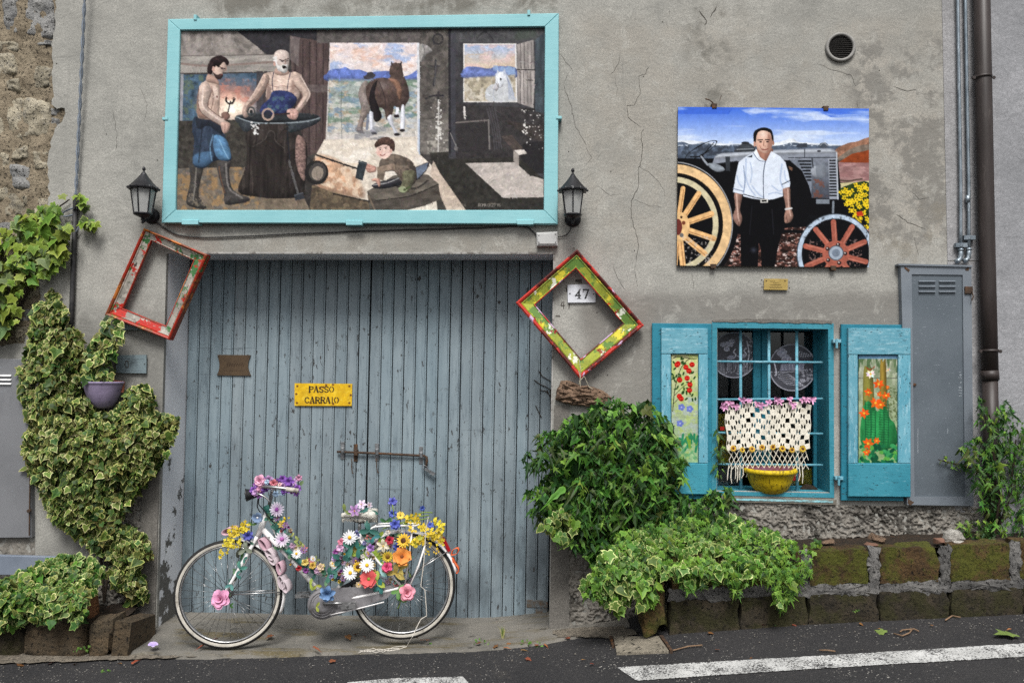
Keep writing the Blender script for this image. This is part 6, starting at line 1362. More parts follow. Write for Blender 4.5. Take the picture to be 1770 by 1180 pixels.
def lantern(uc, vtop, vbot, sw, disc, lab):
 """uc: centre column; body from vtop (under cap) to vbot; sw scale"""
 d = .15; m = mpp(d); ctr = W(uc, (vtop+vbot)/2, d); H = (vbot-vtop)*m; z0 = ctr.z-H/2
 L = thing('wall_lantern', W(*disc, 0.0), lab, 'lantern', 'lanterns flanking the framed painting')
 rt, rb = 21*m*sw, 14.5*m*sw; o = Vector((ctr.x, ctr.y, z0)); ph = math.pi/6
 hexp = lambda r, z: [Vector((ctr.x+r*math.cos(ph+k*math.pi/3), ctr.y+r*math.sin(ph+k*math.pi/3), z0+z)) for k in range(6)]
 B_, T_ = hexp(rb, 0), hexp(rt, H)
 for k in range(6):
  mb = MB(); mb.tube([B_[k], T_[k]], .0045, 6); mb.build('glazing_bar', M['lamp'], L)
  k2 = (k+1) % 6; mb = MB(); c_ = Vector((ctr.x, ctr.y, 0)); q = [B_[k], B_[k2], T_[k2], T_[k]]; q = [p.lerp(Vector((ctr.x, ctr.y, p.z)), .04) for p in q]; mb.add(q, [(0, 1, 2, 3)]); mb.build('glass_pane', M['lamp_glass'], L)
 mb = MB(); mb.lathe([(rt*1.02, H-.006), (rt*1.28, H-.002), (rt*1.30, H+.006), (rt*1.05, H+.022), (rt*.72, H+.05), (rt*.42, H+.078), (rt*.26, H+.094), (rt*.20, H+.104)], o, (0, 0, 1), 6, phase=ph)
 for k in range(12):
  w = ph+k*math.pi/6; mb.lathe([(.006, -.004), (.009, .004), (.004, .012)], o+Vector((rt*1.22*math.cos(w), rt*1.22*math.sin(w), H)), (0, 0, 1), 6)
 cap = mb.build('cap', M['lamp'], L); auto_smooth(cap, 50)
 mb = MB(); mb.lathe([(.006, 0), (.012, .006), (.008, .012), (.005, .018), (.010, .026), (.012, .032), (.008, .042), (.002, .048)], o+Vector((0, 0, H+.10)), (0, 0, 1), 12); mb.build('finial', M['lamp'], L, smooth=True)
 mb = MB(); mb.lathe([(.004, -.062), (.010, -.054), (.006, -.046), (.013, -.036), (.010, -.026), (rb*.7, -.014), (rb*1.1, -.004), (rb*1.1, .006)], o, (0, 0, 1), 12); mb.build('base', M['lamp'], L, smooth=True)
 mb = MB(); mb.lathe([(.014, 0), (.014, .05), (.012, .055), (.012, .09), (.006, .098)], o, (0, 0, 1), 12); mb.build('bulb_holder', M['bulb'], L, smooth=True)
 dc = W(*disc, 0); rd = 14*mpp(0)
 mb = MB(); mb.lathe([(rd, 0), (rd, .006), (rd*.7, .018), (rd*.3, .026)], dc, (0, -1, 0), 20); mb.build('wall_plate', M['lamp'], L, smooth=True)
 mb = MB(); mb.tube([dc+Vector((0, -.02, 0)), dc+Vector(((ctr.x-dc.x)*.4, -.06, -.03)), Vector((ctr.x, ctr.y+.01, z0-.045)), Vector((ctr.x, ctr.y, z0-.02))], [.011, .010, .009, .010], 10); mb.build('arm', M['lamp'], L, smooth=True)
lantern(247.5, 326, 371, 1.0, (263, 374), 'black wall lantern left of the framed painting')
lantern(990, 330, 372, .98, (990, 379), 'black wall lantern right of the framed painting')
# ------------------------------------------------------------------ cables and junction box
M['cable'] = pmat('black_cable', (38, 38, 40), (56, 55, 55), 20, .6, .1)
M['greycable'] = pmat('grey_cable', (118, 126, 136), (96, 104, 114), 20, .6, .1)
def cable(pts, r, d, lab, mat, wig=0, seed=0):
 q = spline(pts, 6); mb = MB(); g = random.Random(seed)
 mb.tube([W(p[0], p[1]+g.uniform(-wig, wig), d) for p in q], r, 7); o = mb.build('cable', M[mat], smooth=True); return tag(o, lab, 'cable')
cable([(270, 383), (290, 398), (318, 408), (370, 410), (480, 405.5), (600, 400), (720, 396.5), (830, 393.5), (900, 391), (916, 396), (929, 408)], .0045, .010, 'black cable running along the wall under the framed painting', 'cable', .4)
cable([(963, 409), (974, 408), (983, 402), (988, 391)], .0035, .012, 'short black cable curving from the junction box up to the right lantern', 'cable')
jb = thing('junction_box', W(945, 425, 0), 'small grey plastic junction box below the right corner of framed painting', 'junction box')
M['jbox'] = pmat('grey_plastic', (178, 178, 176), (164, 164, 162), 8, .5, .05, dirt=(136, 134, 130), dscale=10)
MB().bslab([(927, 402), (964, 400), (964, 425), (928, 425)], -.002, .045, .004).build('box_body', M['jbox'], jb)
MB().bslab([(928.5, 404), (962.5, 402), (962.5, 422), (929.5, 422)], .044, .052, .003).build('lid', M['jbox'], jb)
for u, v in ((931.5, 407), (960, 405), (931.5, 419), (960, 419)): mb = MB(); mb.lathe([(.004, 0), (.003, .002)], W(u, v, .052), (0, -1, 0), 8); mb.build('screw', M['vent_dark'], jb)
# overhead twisted pair down to the dark conduit
tw = thing('overhead_cable', W(132, 350, .03), 'twisted grey cable descending from above to the black connector over the yellow ivy', 'cable')
A, B = W(165, -420, .14), W(131, 338, .03); mb = MB(); mb2 = MB()
for k, m_ in ((0, mb), (1, mb2)):
 q = []
 for i in range(241):
  t = i/240; p = A.lerp(B, t); w = t*88+k*math.pi; q.append(p+Vector((.0065*math.cos(w), .0065*math.sin(w), 0)))
 m_.tube(q, .006, 6); m_.build('strand', M['greycable'], tw, smooth=True)
mb = MB(); mb.bslab([(125, 341), (141, 340), (142, 357), (125, 359)], .015, .05, .004); [mb.tube([W(u, 338, .045), W(u, 362, .045)], .007, 8) for u in (128, 133, 138)]; mb.build('connector', M['cable'], tw)
mb = MB(); mb.tube([W(u, v, .03) for u, v in spline([(130, 358), (120, 362), (109, 368), (112, 374), (124, 372), (130, 370), (129, 384), (126, 398), (132, 400), (136, 392)], 5)], .0055, 7); mb.build('cable_loop', M['greycable'], tw, smooth=True)
cd = thing('conduit', W(122, 575, .02), 'black plastic conduit going down the wall from the cable connector into ivy', 'conduit')
mb = MB(); mb.tube([W(130, 360, .025), W(127.5, 440, .025), (W(124.5, 520, .025)), W(121.5, 600, .025)], .0155, 12); mb.build('tube', M['cable'], cd, smooth=True)
# ------------------------------------------------------------------ signs and plaques
def paint_passo():
 c = Canvas(506, 658, 614, 706, 3.0, (226, 182, 22)); c.seed = 40
 full = [(506, 658), (614, 658), (614, 706), (506, 706)]
 c.poly(full, (228, 184, 20), tex=.12, smooth=False, gcell=10); c.blotch(full, (206, 160, 14), .6, 8, .52, .66); c.blotch(full, (240, 206, 70), .6, 6, .56, .68)
 K_ = (58, 42, 14)
 P = c.T(290, 420, 3.106)
 def let(ch, x, y, h, w):
  st = w*.36; th = w*.10
  if ch == 'P': P.line([(x+st*.5, y), (x+st*.5, y+h)], st, K_); P.line([(x+st*.6, y+th*.5), (x+w*.8, y+h*.08), (x+w*.95, y+h*.25), (x+w*.8, y+h*.44), (x+st, y+h*.48)], st*.62, K_)
  if ch == 'A': P.line([(x+w*.44, y), (x+w*.06, y+h)], th*1.6, K_); P.line([(x+w*.5, y), (x+w*.86, y+h)], st*.95, K_); P.line([(x+w*.2, y+h*.68), (x+w*.7, y+h*.68)], th*1.4, K_)
  if ch == 'S': P.line([(x+w*.88, y+h*.2), (x+w*.55, y+h*.02), (x+w*.15, y+h*.15), (x+w*.2, y+h*.4), (x+w*.75, y+h*.6), (x+w*.85, y+h*.84), (x+w*.5, y+h*.99), (x+w*.1, y+h*.82)], st*.66, K_)
  if ch == 'O': P.ell(x+w*.5, y+h*.5, w*.42, h*.44, K_, ring=st*.6); P.line([(x+w*.5, y-2), (x+w*.5, y+h+2)], th*1.5, (226, 182, 22))
  if ch == 'C': P.ell(x+w*.52, y+h*.5, w*.44, h*.44, K_, ring=st*.62, arc=(.55, 3.15)); P.ell(x+w*.52, y+h*.5, w*.44, h*.44, K_, ring=st*.62, arc=(-3.15, -.55))
  if ch == 'R': let('P', x, y, h, w*.95); P.line([(x+w*.5, y+h*.5), (x+w*.95, y+h)], st*.8, K_)
  if ch == 'I': P.line([(x+w*.5, y), (x+w*.5, y+h)], st, K_)
  if ch in 'PARI':
   for fx in ((.18,) if ch in 'P' else (.06, .84) if ch == 'A' else (.18, .92) if ch == 'R' else (.5,)): P.line([(x+w*fx-w*.2, y+h), (x+w*fx+w*.2, y+h)], th, K_)
 x = 757
 for ch in 'PASSO': let(ch, x, 770, 31, 25); x += 27.5
 x = 735
 for ch in 'CARRAIO': w = 14 if ch == 'I' else 25; let(ch, x, 827, 32, w); x += w+3.2
 for x, y in ((695, 768), (690, 810), (693, 858), (975, 768), (982, 816), (975, 858), (850, 763), (887, 760), (818, 778), (835, 773), (768, 858), (888, 862)): P.ell(x, y, 5, 5, (70, 46, 14)); P.ell(x, y, 8, 8, (150, 96, 20), .4)
 c.T(0, 0, 1)
 for (x0, y0), (x1, y1) in (((508, 661), (610, 661)), ((610, 661), (610, 702)), ((610, 702), (508, 702)), ((508, 702), (508, 661))): c.line([(x0, y0), (x1, y1)], 1.8, (92, 68, 22), .9)
 return c.grainy(.05, 2)
M['enamel'] = vcmat('enamelled_plate', .35, 0, 0, .06, 120, 0, .5)
sg = thing('sign', W(559, 701, DD+.01), 'yellow metal plate reading PASSO CARRAIO on the garage door', 'sign')
printed('plate', [(509, 662), (609, 663), (608, 701.5), (509, 701)], DD+.012, paint_passo(), 300, 120, M['enamel'], sg, .008)
def plaque(name, px, d, mat, label, screws, lines=None, cat='plaque'):
 s = thing(name, W(px[2][0], px[2][1], d), label, cat); mb = MB(); mb.slab(px, d-.006, d+.004); mb.build('plate', mat, s)
 for u, v in screws: mb = MB(); mb.lathe([(.0045, 0), (.003, .0025)], W(u, v, d+.004), (0, -1, 0), 8); mb.build('screw', M['vent_dark'], s)
 return s
M['bronze'] = pmat('brown_plaque_metal', (86, 70, 52), (74, 60, 46), 12, .55, .1, 60, .2)
bp = []
for a, b in (((375, 613), (434, 613)), ((434, 649), (375, 649))):
 bp += [a, b] if False else []
n = 8; arc = lambda cx, cy, r0, s0: [(cx+s0*r0*math.sin(math.pi*k/n), cy[0]+(cy[1]-cy[0])*k/n) for k in range(1, n)]
bp = [(375.5, 613), (433, 613.5)] + arc(433, (614, 649), -4.5, 1) + [(433.5, 649), (374.5, 648.5)] + arc(375, (648.5, 613), 4.5, 1)
s = plaque('plaque', bp, DD+.008, M['bronze'], 'brown metal plaque with curved-in sides on the garage door', ((378, 616), (430, 616), (378, 646), (430, 646)))
M['bronze_text'] = pmat('tarnished_lettering', (62, 48, 38), None, 20, .7, 0)
mb = MB(); pts = [(391+i*1.35, 631+(2.6*math.sin(i*2.1) if i % 3 else -3.4)) for i in range(24)]; mb.tube([W(u, v, DD+.0125) for u, v in pts], .0012, 4); mb.build('engraved_script', M['bronze_text'], s)
for k in range(1): mb = MB(); mb.tube([W(387+i*3, 640+(.5 if i % 2 else -.3), DD+.0125) for i in range(12)], .0008, 4); mb.build('engraved_line', M['bronze_text'], s)
M['plaque_blue'] = pmat('brushed_blue_grey_metal', (122, 136, 140), (108, 122, 128), 12, .5, .1, 60, .3, dirt=(92, 102, 106))
s = plaque('plaque', [(200.5, 613.5), (253, 613), (252.5, 645), (200.5, 644)], .018, M['plaque_blue'], 'blue grey metal plaque with a small logo beside the purple pot', ((203, 629), (250, 629)))
bq2 = U(0, 380, 3.105)
mb = MB()
for st in ([(690, 758), (678, 755), (672, 765), (672, 785), (678, 792), (690, 788)], [(684, 757), (689, 766), (689, 784), (684, 793)]): mb.tube([W(*bq2(*p), .0225) for p in spline(st, 3)], .0022, 5)
mb.build('logo', M['bronze_text'], s)
M['faint'] = pmat('faint_lettering', (96, 106, 112), None, 20, .7, 0)
for y, x0, x1 in ((768, 700, 720), (778, 700, 742), (745, 640, 700), (745, 712, 770), (802, 650, 690), (810, 650, 760)): mb = MB(); mb.tube([W(*bq2(x0+(x1-x0)*i/14, y+(2 if i % 2 else -1)), .0222) for i in range(15)], .0009, 4); mb.build('lettering', M['faint'], s)
plaque('plaque', [(206, 556), (252, 556), (252, 570), (206, 570)], .016, M['plaque_blue'], 'dark narrow plaque half hidden behind the left tilted picture frame', ())
M['brass'] = pmat('brass_plate', (178, 154, 92), (160, 138, 80), 12, .4, .05, 60, .35)
s = plaque('plaque', [(1321, 481.5), (1362, 482), (1361.5, 501), (1320.5, 500.5)], .014, M['brass'], 'small brass plaque centred under the tractor painting', ((1317, 496), (1364, 488), (1316.5, 484), (1364.5, 498)))
for y, x0, x1, r in ((486, 1331, 1340, .0008), (492, 1332, 1350, .0013), (496.5, 1330, 1352, .0013), (489, 1336, 1345, .0006)): mb = MB(); mb.tube([W(x0+(x1-x0)*i/16, y+(.7 if i % 2 else -.5), .0185) for i in range(17)], r, 4); mb.build('lettering', M['bronze_text'], s)
for u in (1324.5, 1357): mb = MB(); mb.lathe([(.005, 0), (.004, .001)], W(u, 485.5, .018), (0, -1, 0), 6); mb.build('emblem', M['bronze_text'], s)
def paint_47():
 c = Canvas(976, 486, 1034, 528, 4.0, (222, 224, 230)); P = c.T(870, 390, 3.189); K_ = (20, 20, 22)
 c.blotch([(340, 300), (520, 300), (520, 440), (340, 440)], (204, 206, 212), .6, 6, .5, .65)
 P.line([(422, 352), (398, 388)], 6, K_); P.poly([(420, 350), (428, 350), (402, 388), (394, 388)], K_, smooth=False, tex=0); P.poly([(394, 382), (428, 382), (428, 389), (394, 389)], K_, smooth=False, tex=0); P.poly([(413, 362), (422, 354), (422, 402), (413, 402)], K_, smooth=False, tex=0); P.poly([(406, 399), (429, 399), (429, 404), (406, 404)], K_, smooth=False, tex=0)
 P.poly([(438, 349), (473, 349), (473, 356), (438, 358)], K_, smooth=False, tex=0); P.poly([(438, 349), (442, 349), (442, 368), (438, 368)], K_, smooth=False, tex=0); P.poly([(465, 354), (473, 354), (456, 404), (446, 404)], K_, smooth=False, tex=0)
 P.ell(367, 375, 4.2, 4.2, K_); P.ell(498, 377, 4.2, 4.2, K_); c.T(0, 0, 1); return c
s = thing('number_plate', W(1005, 523, 0), 'white enamel house number plate reading 47', 'number plate')
printed('plate', [(981, 492), (1029, 491), (1029.5, 522.5), (981.5, 523)], .014, paint_47(), 190, 126, M['enamel'], s, .010)
# ================================================================== tilted picture frames
def m_frame_paint(name, cols, base, u=1.0):
 """brushed-on, scraped-off colours over an old moulding"""
 t = NT(name); col = t.mix(t.ramp(t.noise(7, 6, .6), .35, .65), rgb(base), rgb(tuple(x*.8 for x in base)))
 for k, (c, lo, sc, st) in enumerate(cols):
  n = t.noise(sc, 7, .62, t.map(scale=st, loc=(k*3.1, k, 0)))
  col = t.mix(t.ramp(n, lo, lo+.03), col, rgb(c))
 scr = t.ramp(t.noise(50, 5, .6), .6, .64, 0, .7); col = t.mix(scr, col, rgb(tuple(x*.55 for x in base)))
 return t.done(col, .45, t.bump(t.noise(40, 6), .3, .004))
M['fr_red'] = m_frame_paint('red_green_frame', [((58, 106, 60), .54, 9, (1, 1, 1)), ((170, 38, 28), .54, 8, (1, 1, 1)), ((172, 166, 156), .57, 16, (1, 1, 1)), ((70, 64, 58), .62, 22, (1, 1, 1))], (164, 158, 148))
M['fr_red_edge'] = m_frame_paint('red_gold_frame_edge', [((176, 104, 44), .5, 7, (1, 1, 1)), ((150, 44, 28), .5, 5, (1, 1, 1)), ((58, 112, 60), .6, 5, (1, 1, 1))], (126, 66, 40))
M['fr_lime'] = m_frame_paint('lime_splashed_frame', [((96, 128, 60), .52, 8, (1, 1, 1)), ((206, 194, 62), .57, 9, (1, 1, 1)), ((214, 214, 198), .59, 11, (1, 1, 1)), ((136, 36, 28), .61, 22, (1, 1, .6)), ((190, 60, 36), .66, 8, (1, 1, 1))], (158, 166, 62))
M['fr_lime_edge'] = m_frame_paint('red_lilac_frame_edge', [((176, 52, 42), .46, 4, (1, 1, 1)), ((186, 156, 186), .58, 6, (1, 1, 1)), ((206, 176, 70), .62, 8, (1, 1, 1))], (92, 38, 34))
def tilted(outer_, inner_, d, mats, label, tilt=.03):
 f = thing('picture_frame', W(*max(outer_, key=lambda p: p[1]), d), label, 'picture frame', 'empty tilted picture frames')
 prof = [(0, -.03), (0, .028), (.10, .034), (.2, .030), (.27, .021), (.34, .023), (.40, .017), (.88, .006), (.93, .010), (1.0, .008), (1.0, -.012)]
 ci = np.mean(inner_, 0)
 for i in range(4):
  j = (i+1) % 4; V, F, MI = [], [], []
  for s, h in prof:
   for a, b in ((outer_[i], inner_[i]), (outer_[j], inner_[j])):
    u, v = a[0]+(b[0]-a[0])*s, a[1]+(b[1]-a[1])*s; p = W(u, v, d)
    lean = (max(q[1] for q in outer_)-v)/200*tilt
    p.y -= h+lean; V.append(p)
  n = len(prof); mb = MB()
  for k in range(n-1):
   mb.m = 0 if (k < 4 or k >= 8) else 1
   mb.f.append((2*k, 2*k+1, 2*k+3, 2*k+2)); mb.mi.append(mb.m)
  mb.f.append((0, 2*n-2, 2*n-1, 1)); mb.mi.append(0)
  mb.v = [tuple(p) for p in V]; mb.c = [(1, 1, 1, 1)]*len(V)
  mb.build('moulding', None, f, mats=[mats[1], mats[0]])
 return f
tilted([(256, 397), (364, 442), (296, 588), (186, 545)], [(266, 417), (338, 451), (288, 563), (214, 533)], .045, (M['fr_red'], M['fr_red_edge']), 'empty red and green picture frame hanging tilted left of the garage door')
tilted([(997, 433), (1112, 563), (1003, 655), (892, 524)], [(995, 465), (1076, 559), (1004, 620), (925, 527)], .045, (M['fr_lime'], M['fr_lime_edge']), 'empty lime and red picture frame hung as a diamond around the house number')
# wire, log, string under the diamond frame
M['bark'] = m_stone('bark', (92, 74, 60), (120, 98, 80), (64, 52, 44)); M['string'] = pmat('pale_twine', (190, 182, 160), (160, 152, 134), 40, .9, 0)
lg = thing('bark_piece', W(1005, 700, .03), 'piece of rough brown bark hanging under the diamond picture frame', 'bark')
bk = [(960, 690), (963, 672), (970, 657), (985, 658), (1000, 664), (1022, 668), (1042, 674), (1057, 687), (1052, 698), (1030, 702), (1000, 701), (975, 697)]
def lump(name, px, d, th, mat, parent, rough=.012, seed=0, rings=5):
 c = np.mean(px, 0); P = jag(px+[px[0]], .8, 4, seed)[:-1]; n = len(P); V, F = [], []
 for r in range(rings+1):
  s = 1-(r/rings)**1.3; hh = th*math.sqrt(max(0, 1-s*s))
  for u, v in P:
   p = W(c[0]+(u-c[0])*s, c[1]+(v-c[1])*s, d); k = mnoise.noise((p.x*24, p.z*60, seed))+.5*mnoise.noise((p.x*70, p.z*120, seed)); p.y -= hh+rough*k*(1 if r else .4); V.append(p)
 for r in range(rings):
  for i in range(n): F.append((r*n+i, r*n+(i+1) % n, (r+1)*n+(i+1) % n, (r+1)*n+i))
 b = len(V); V += [Vector((p.x, -d+.015, p.z)) for p in V[:n]]; F += [(i, b+i, b+(i+1) % n, (i+1) % n) for i in range(n)]
 mb = MB(); mb.add(V, F); o = mb.build(name, mat, parent); auto_smooth(o, 45); return o
lump('bark_slab', bk, .025, .035, M['bark'], lg, .022, 3, 12)
mb = MB(); mb.tube([W(u, v, d) for u, v, d in ((1000, 640, .10), (1003, 652, .10), (1001, 664, .09), (1004, 656, .10), (1010, 650, .10), (1018, 668, .08), (1024, 672, .08))], .0022, 5); mb.tube([W(u, v, .09) for u, v in ((1001, 620), (1004, 640), (1003, 668))], .002, 5); mb.build('twine', M['string'], lg)
nl = MB(); nl.tube([W(992, 428, .0), W(992, 428, .05)], .003, 6); nl.tube([W(992, 428, .04), W(996, 440, .09)], .0015, 5); o = nl.build('hanging_wire', M['rust']); tag(o, 'bent nail and wire above the top corner of the diamond frame', 'nail')
# ================================================================== bicycle
Pf, Pr = W(395, 1026, .30), W(697, 1012, .16)
bx_ = (Pr-Pf).normalized(); bup = Vector((0, .05, 1)).normalized(); bn = bx_.cross(bup).normalized()      # bn points to the viewer
if bn.y > 0: bn = -bn
bup = (bup - bx_*bup.dot(bx_)).normalized()
def B(u, v, off=0.0):
 r = ray(u, v); t = ((Pf-CAM).dot(bn))/r.dot(bn); return CAM+r*t+bn*off
bike = thing('bicycle', Vector(((Pf.x+Pr.x)/2, (Pf.y+Pr.y)/2, Pf.z-.33)), 'white ladies bicycle covered in artificial flowers standing before the garage door', 'bicycle')
M['tyre'] = pmat('black_rubber', (26, 26, 27), (38, 37, 36), 20, .8, .2, 120); M['wall'] = pmat('cream_tyre_wall', (186, 181, 171), (160, 155, 145), 14, .7, .1, dirt=(120, 114, 104), dscale=12)
M['chrome'] = pmat('dull_chrome', (176, 176, 176), (140, 140, 140), 30, .32, .05, 60, .85); M['white_paint'] = pmat('chalky_white_paint', (228, 226, 224), (212, 209, 208), 10, .55, .12, 50, dirt=(158, 152, 146), dscale=16, dlo=.6, dhi=.72)
M['black_plastic'] = pmat('black_plastic', (26, 26, 28), (36, 36, 38), 20, .45, .05)
def wheel(c, rad):
 w = thing('wheel', c, parent=bike); R0 = rad
 mb = MB(); mb.ring(c, bx_, bup, R0-.0165, .0165, 72, 10); mb.build('tyre', M['tyre'], w, smooth=True)
 for s in (1, -1):
  mb = MB(); cc = c+bn*(s*.0125); V, F = [], []
  for k in range(72):
   a = 2*math.pi*k/72; e = bx_*math.cos(a)+bup*math.sin(a); V += [cc+e*(R0-.0155)+bn*(s*.003), cc+e*(R0-.024)+bn*(s*.0042), cc+e*(R0-.033)]
  for k in range(72):
   k2 = (k+1) % 72; F += [(3*k, 3*k2, 3*k2+1, 3*k+1), (3*k+1, 3*k2+1, 3*k2+2, 3*k+2)]
  mb.add(V, F); mb.build('tyre_wall', M['wall'], w, smooth=True)
 mb = MB(); mb.ring(c, bx_, bup, R0-.041, .0075, 72, 8, squash=1.5); mb.build('rim', M['chrome'], w, smooth=True)
 mb = MB(); mb.tube([c-bn*.045, c+bn*.045], .012, 12); mb.tube([c-bn*.03, c-bn*.026], .026, 16); mb.tube([c+bn*.026, c+bn*.03], .026, 16); mb.build('hub', M['chrome'], w)
 base = MB(); base.tube([Vector((0, 0, 0)), Vector((0, 0, 1))], .0014, 5, col=None); me = base.mesh(True, name='spoke')
 for k in range(36):
  a = 2*math.pi*k/36+.05; side = 1 if k % 2 else -1; tw = (.62 if (k//2) % 2 else -.62)
  p1 = c+(bx_*math.cos(a)+bup*math.sin(a))*(R0-.044); p0 = c+(bx_*math.cos(a+tw)+bup*math.sin(a+tw))*.022+bn*(side*.028)
  dv = p1-p0; mt = Matrix.Translation(p0) @ dv.to_track_quat('Z', 'Y').to_matrix().to_4x4() @ Matrix.Diagonal((1, 1, dv.length, 1)); place('spoke', me, M['chrome'], w, mt)
wheel(Pf, .330); wheel(Pr, .328)
def T(name, pts, r, mat='white_paint', parent=None, seg=10, k=0):
 mb = MB(); q = spline(pts, k) if k else pts; mb.tube([B(p[0], p[1], p[2] if len(p) > 2 else 0.0) for p in q], r, seg); return mb.build(name, M[mat], parent or bike, smooth=True)
# fork (two blades), head tube, stem
for s in (.048, -.048): T('fork_blade', [(389, 1027, s), (398, 1012, s), (418, 978, s*.95), (434, 949, s*.8), (446, 926, s*.6)], [.008, .009, .0115, .0125, .012], k=3)
T('head_tube', [(445, 928, 0), (463, 884, 0)], .018); T('stem', [(463, 884, 0), (470, 852, 0), (471, 846, 0)], .011, 'chrome')
T('handlebar', [(500, 842, -.24), (484, 841, -.23), (468, 840, -.18), (458, 842, -.08), (460, 846, 0), (458, 843, .05), (462, 838, .12), (478, 837, .17), (500, 839, .18), (516, 842, .18)], .010, 'chrome', k=4)
T('grip', [(504, 840, .18), (525, 843, .18)], .014, 'wall'); T('brake_lever', [(454, 848, .16), (462, 850, .17), (472, 856, .17), (476, 862, .17)], .0055, 'chrome', k=3)
# frame
dt = T('down_tube', [(455, 915, 0), (500, 962, 0), (556, 1026, 0)], .0165); T('top_loop_tube', [(466, 893, 0), (486, 938, 0), (510, 966, 0), (545, 988, 0), (580, 994, 0), (603, 990, 0)], .014, k=4)
T('seat_tube', [(575, 1035, 0), (600, 990, 0), (618, 950, 0), (622, 918, 0)], .0155); T('seat_post', [(621, 922, 0), (622, 897, 0)], .011, 'chrome')
for s in (.05, -.05):
 T('chain_stay', [(566, 1037, s*.6), (620, 1028, s), (697, 1012, s)], .009); T('seat_stay', [(622, 930, s*.5), (655, 968, s), (697, 1012, s)], .0075)
mb = MB(); mb.tube([B(562, 1037, -.045), B(562, 1037, .05)], .021, 14); mb.build('bottom_bracket', M['chrome'], bike, smooth=True)
# chain case
mb = MB(); cc = B(560, 1040, .055); r_ = .092; V = []
ol = [(cc + (bx_*math.cos(a)+bup*math.sin(a))*r_) for a in np.linspace(math.pi*.5, math.pi*1.62, 18)]
ol2 = [B(670, 1030, .055), B(684, 1014, .055), B(676, 1008, .055)]
mb.prism([*ol, *ol2], bn*-.012); M['case'] = pmat('scuffed_grey_case', (126, 124, 126), (104, 102, 104), 10, .6, .1, dirt=(78, 74, 72), dscale=14, dlo=.5, dhi=.7); mb.build('chain_case', M['case'], bike)
mb = MB(); mb.lathe([(r_*.98, 0), (r_*.96, .006), (r_*.62, .010), (r_*.6, .014), (.03, .018)], B(560, 1040, .055), bn, 32); [mb.ring(B(560, 1040, .066), bx_, bup, rq, .002, 32, 6) for rq in (.045, .06, .075)]; mb.build('chain_disc', M['case'], bike, smooth=True)
T('chain_guard_edge', [(572, 1058, .06), (610, 1050, .06), (665, 1036, .06)], .004)
T('crank', [(562, 1037, .085), (604, 1036, .085)], .0085, 'chrome'); T('crank', [(562, 1037, -.06), (522, 1033, -.06)], .0085, 'chrome')
for u, v, o_ in ((607, 1037, .13), (519, 1033, -.1)):
 mb = MB(); c_ = B(u, v, o_); e1, e2 = bx_*.042, bup*.012
 mb.prism([c_-e1-e2+bn*.045, c_+e1-e2+bn*.045, c_+e1+e2+bn*.045, c_-e1+e2+bn*.045], -bn*.02); mb.prism([c_-e1-e2-bn*.025, c_+e1-e2-bn*.025, c_+e1+e2-bn*.025, c_-e1+e2-bn*.025], -bn*.02); mb.tube([c_-bn*.045, c_+bn*.045], .008, 8); mb.build('pedal', M['chrome'], bike)
T('pump', [(593, 1014, .03), (639, 988, .05)], .013, 'black_plastic')
# mudguards
def guard(name, c, rad, a0, a1, wdt=.026):
 mb = MB(); V, F = [], []; n = 30; sec = 7
 for i in range(n+1):
  a = a0+(a1-a0)*i/n; e = bx_*math.cos(a)+bup*math.sin(a)
  for k in range(sec):
   t = -1+2*k/(sec-1); V.append(c+e*(rad-.014*t*t)+bn*(wdt*t))
 for i in range(n):
  for k in range(sec-1): a = i*sec+k; F.append((a, a+1, a+sec+1, a+sec))
 mb.add(V, F); o = mb.build(name, M['white_paint'], bike, smooth=True); m_ = o.modifiers.new('thick', 'SOLIDIFY'); m_.thickness = .002; return o
guard('front_mudguard', Pf, .348, R(-22), R(78)); guard('rear_mudguard', Pr, .350, R(12), R(150))
for s in (.04, -.04):
 T('mudguard_stay', [(395, 1025, s), (486, 1021, s*.7)], .0038, 'chrome'); T('mudguard_stay', [(700, 1008, s), (735, 975, s), (774, 951, s*.7)], .0038, 'chrome')
# carrier
for s in (.055, -.055):
 T('carrier_rail', [(627, 927, s*.6), (640, 914, s), (651, 907.5, s), (690, 906, s), (718, 906, s), (725, 903, s)], .0055, 'white_paint', k=3)
 T('carrier_strut', [(714, 908, s), (708, 955, s), (701, 1006, s)], .0055); T('carrier_strut', [(735, 940, s), (724, 975, s), (708, 1012, s)], .0055)
for u in (650, 675, 700, 722): T('carrier_slat', [(u, 906, .055), (u, 906, -.055)], .004)
mb = MB(); c_ = B(769, 940, 0); e = (bx_*.75+bup*.3).normalized(); f_ = Vector(bup-e*bup.dot(e)).normalized()
mb.prism([c_+f_*.045+bn*.02-e*.005, c_+f_*.045-bn*.02-e*.005, c_-f_*.05-bn*.022, c_-f_*.05+bn*.022], e*.02); mb.build('reflector', pmat('red_reflector', (150, 18, 26), (120, 12, 20), 20, .25, 0), bike)
# headlight, cables
hc = B(434, 853, .05); fw = (-bx_*.9-bup*.1+bn*.1).normalized(); mb = MB(); mb.lathe([(.012, -.07), (.02, -.055), (.03, -.02), (.037, .012), (.042, .018), (.037, .02), (.01, .012)], hc, fw, 18); mb.build('headlight', M['black_plastic'], bike, smooth=True)
T('brake_cable', [(452, 852, .05), (451, 868, .06), (456, 876, .05), (470, 894, .05), (485, 910, .03)], .0032, 'black_plastic', k=4); T('brake_cable', [(450, 850, .03), (448, 872, .05), (452, 884, .03)], .0032, 'black_plastic', k=4)
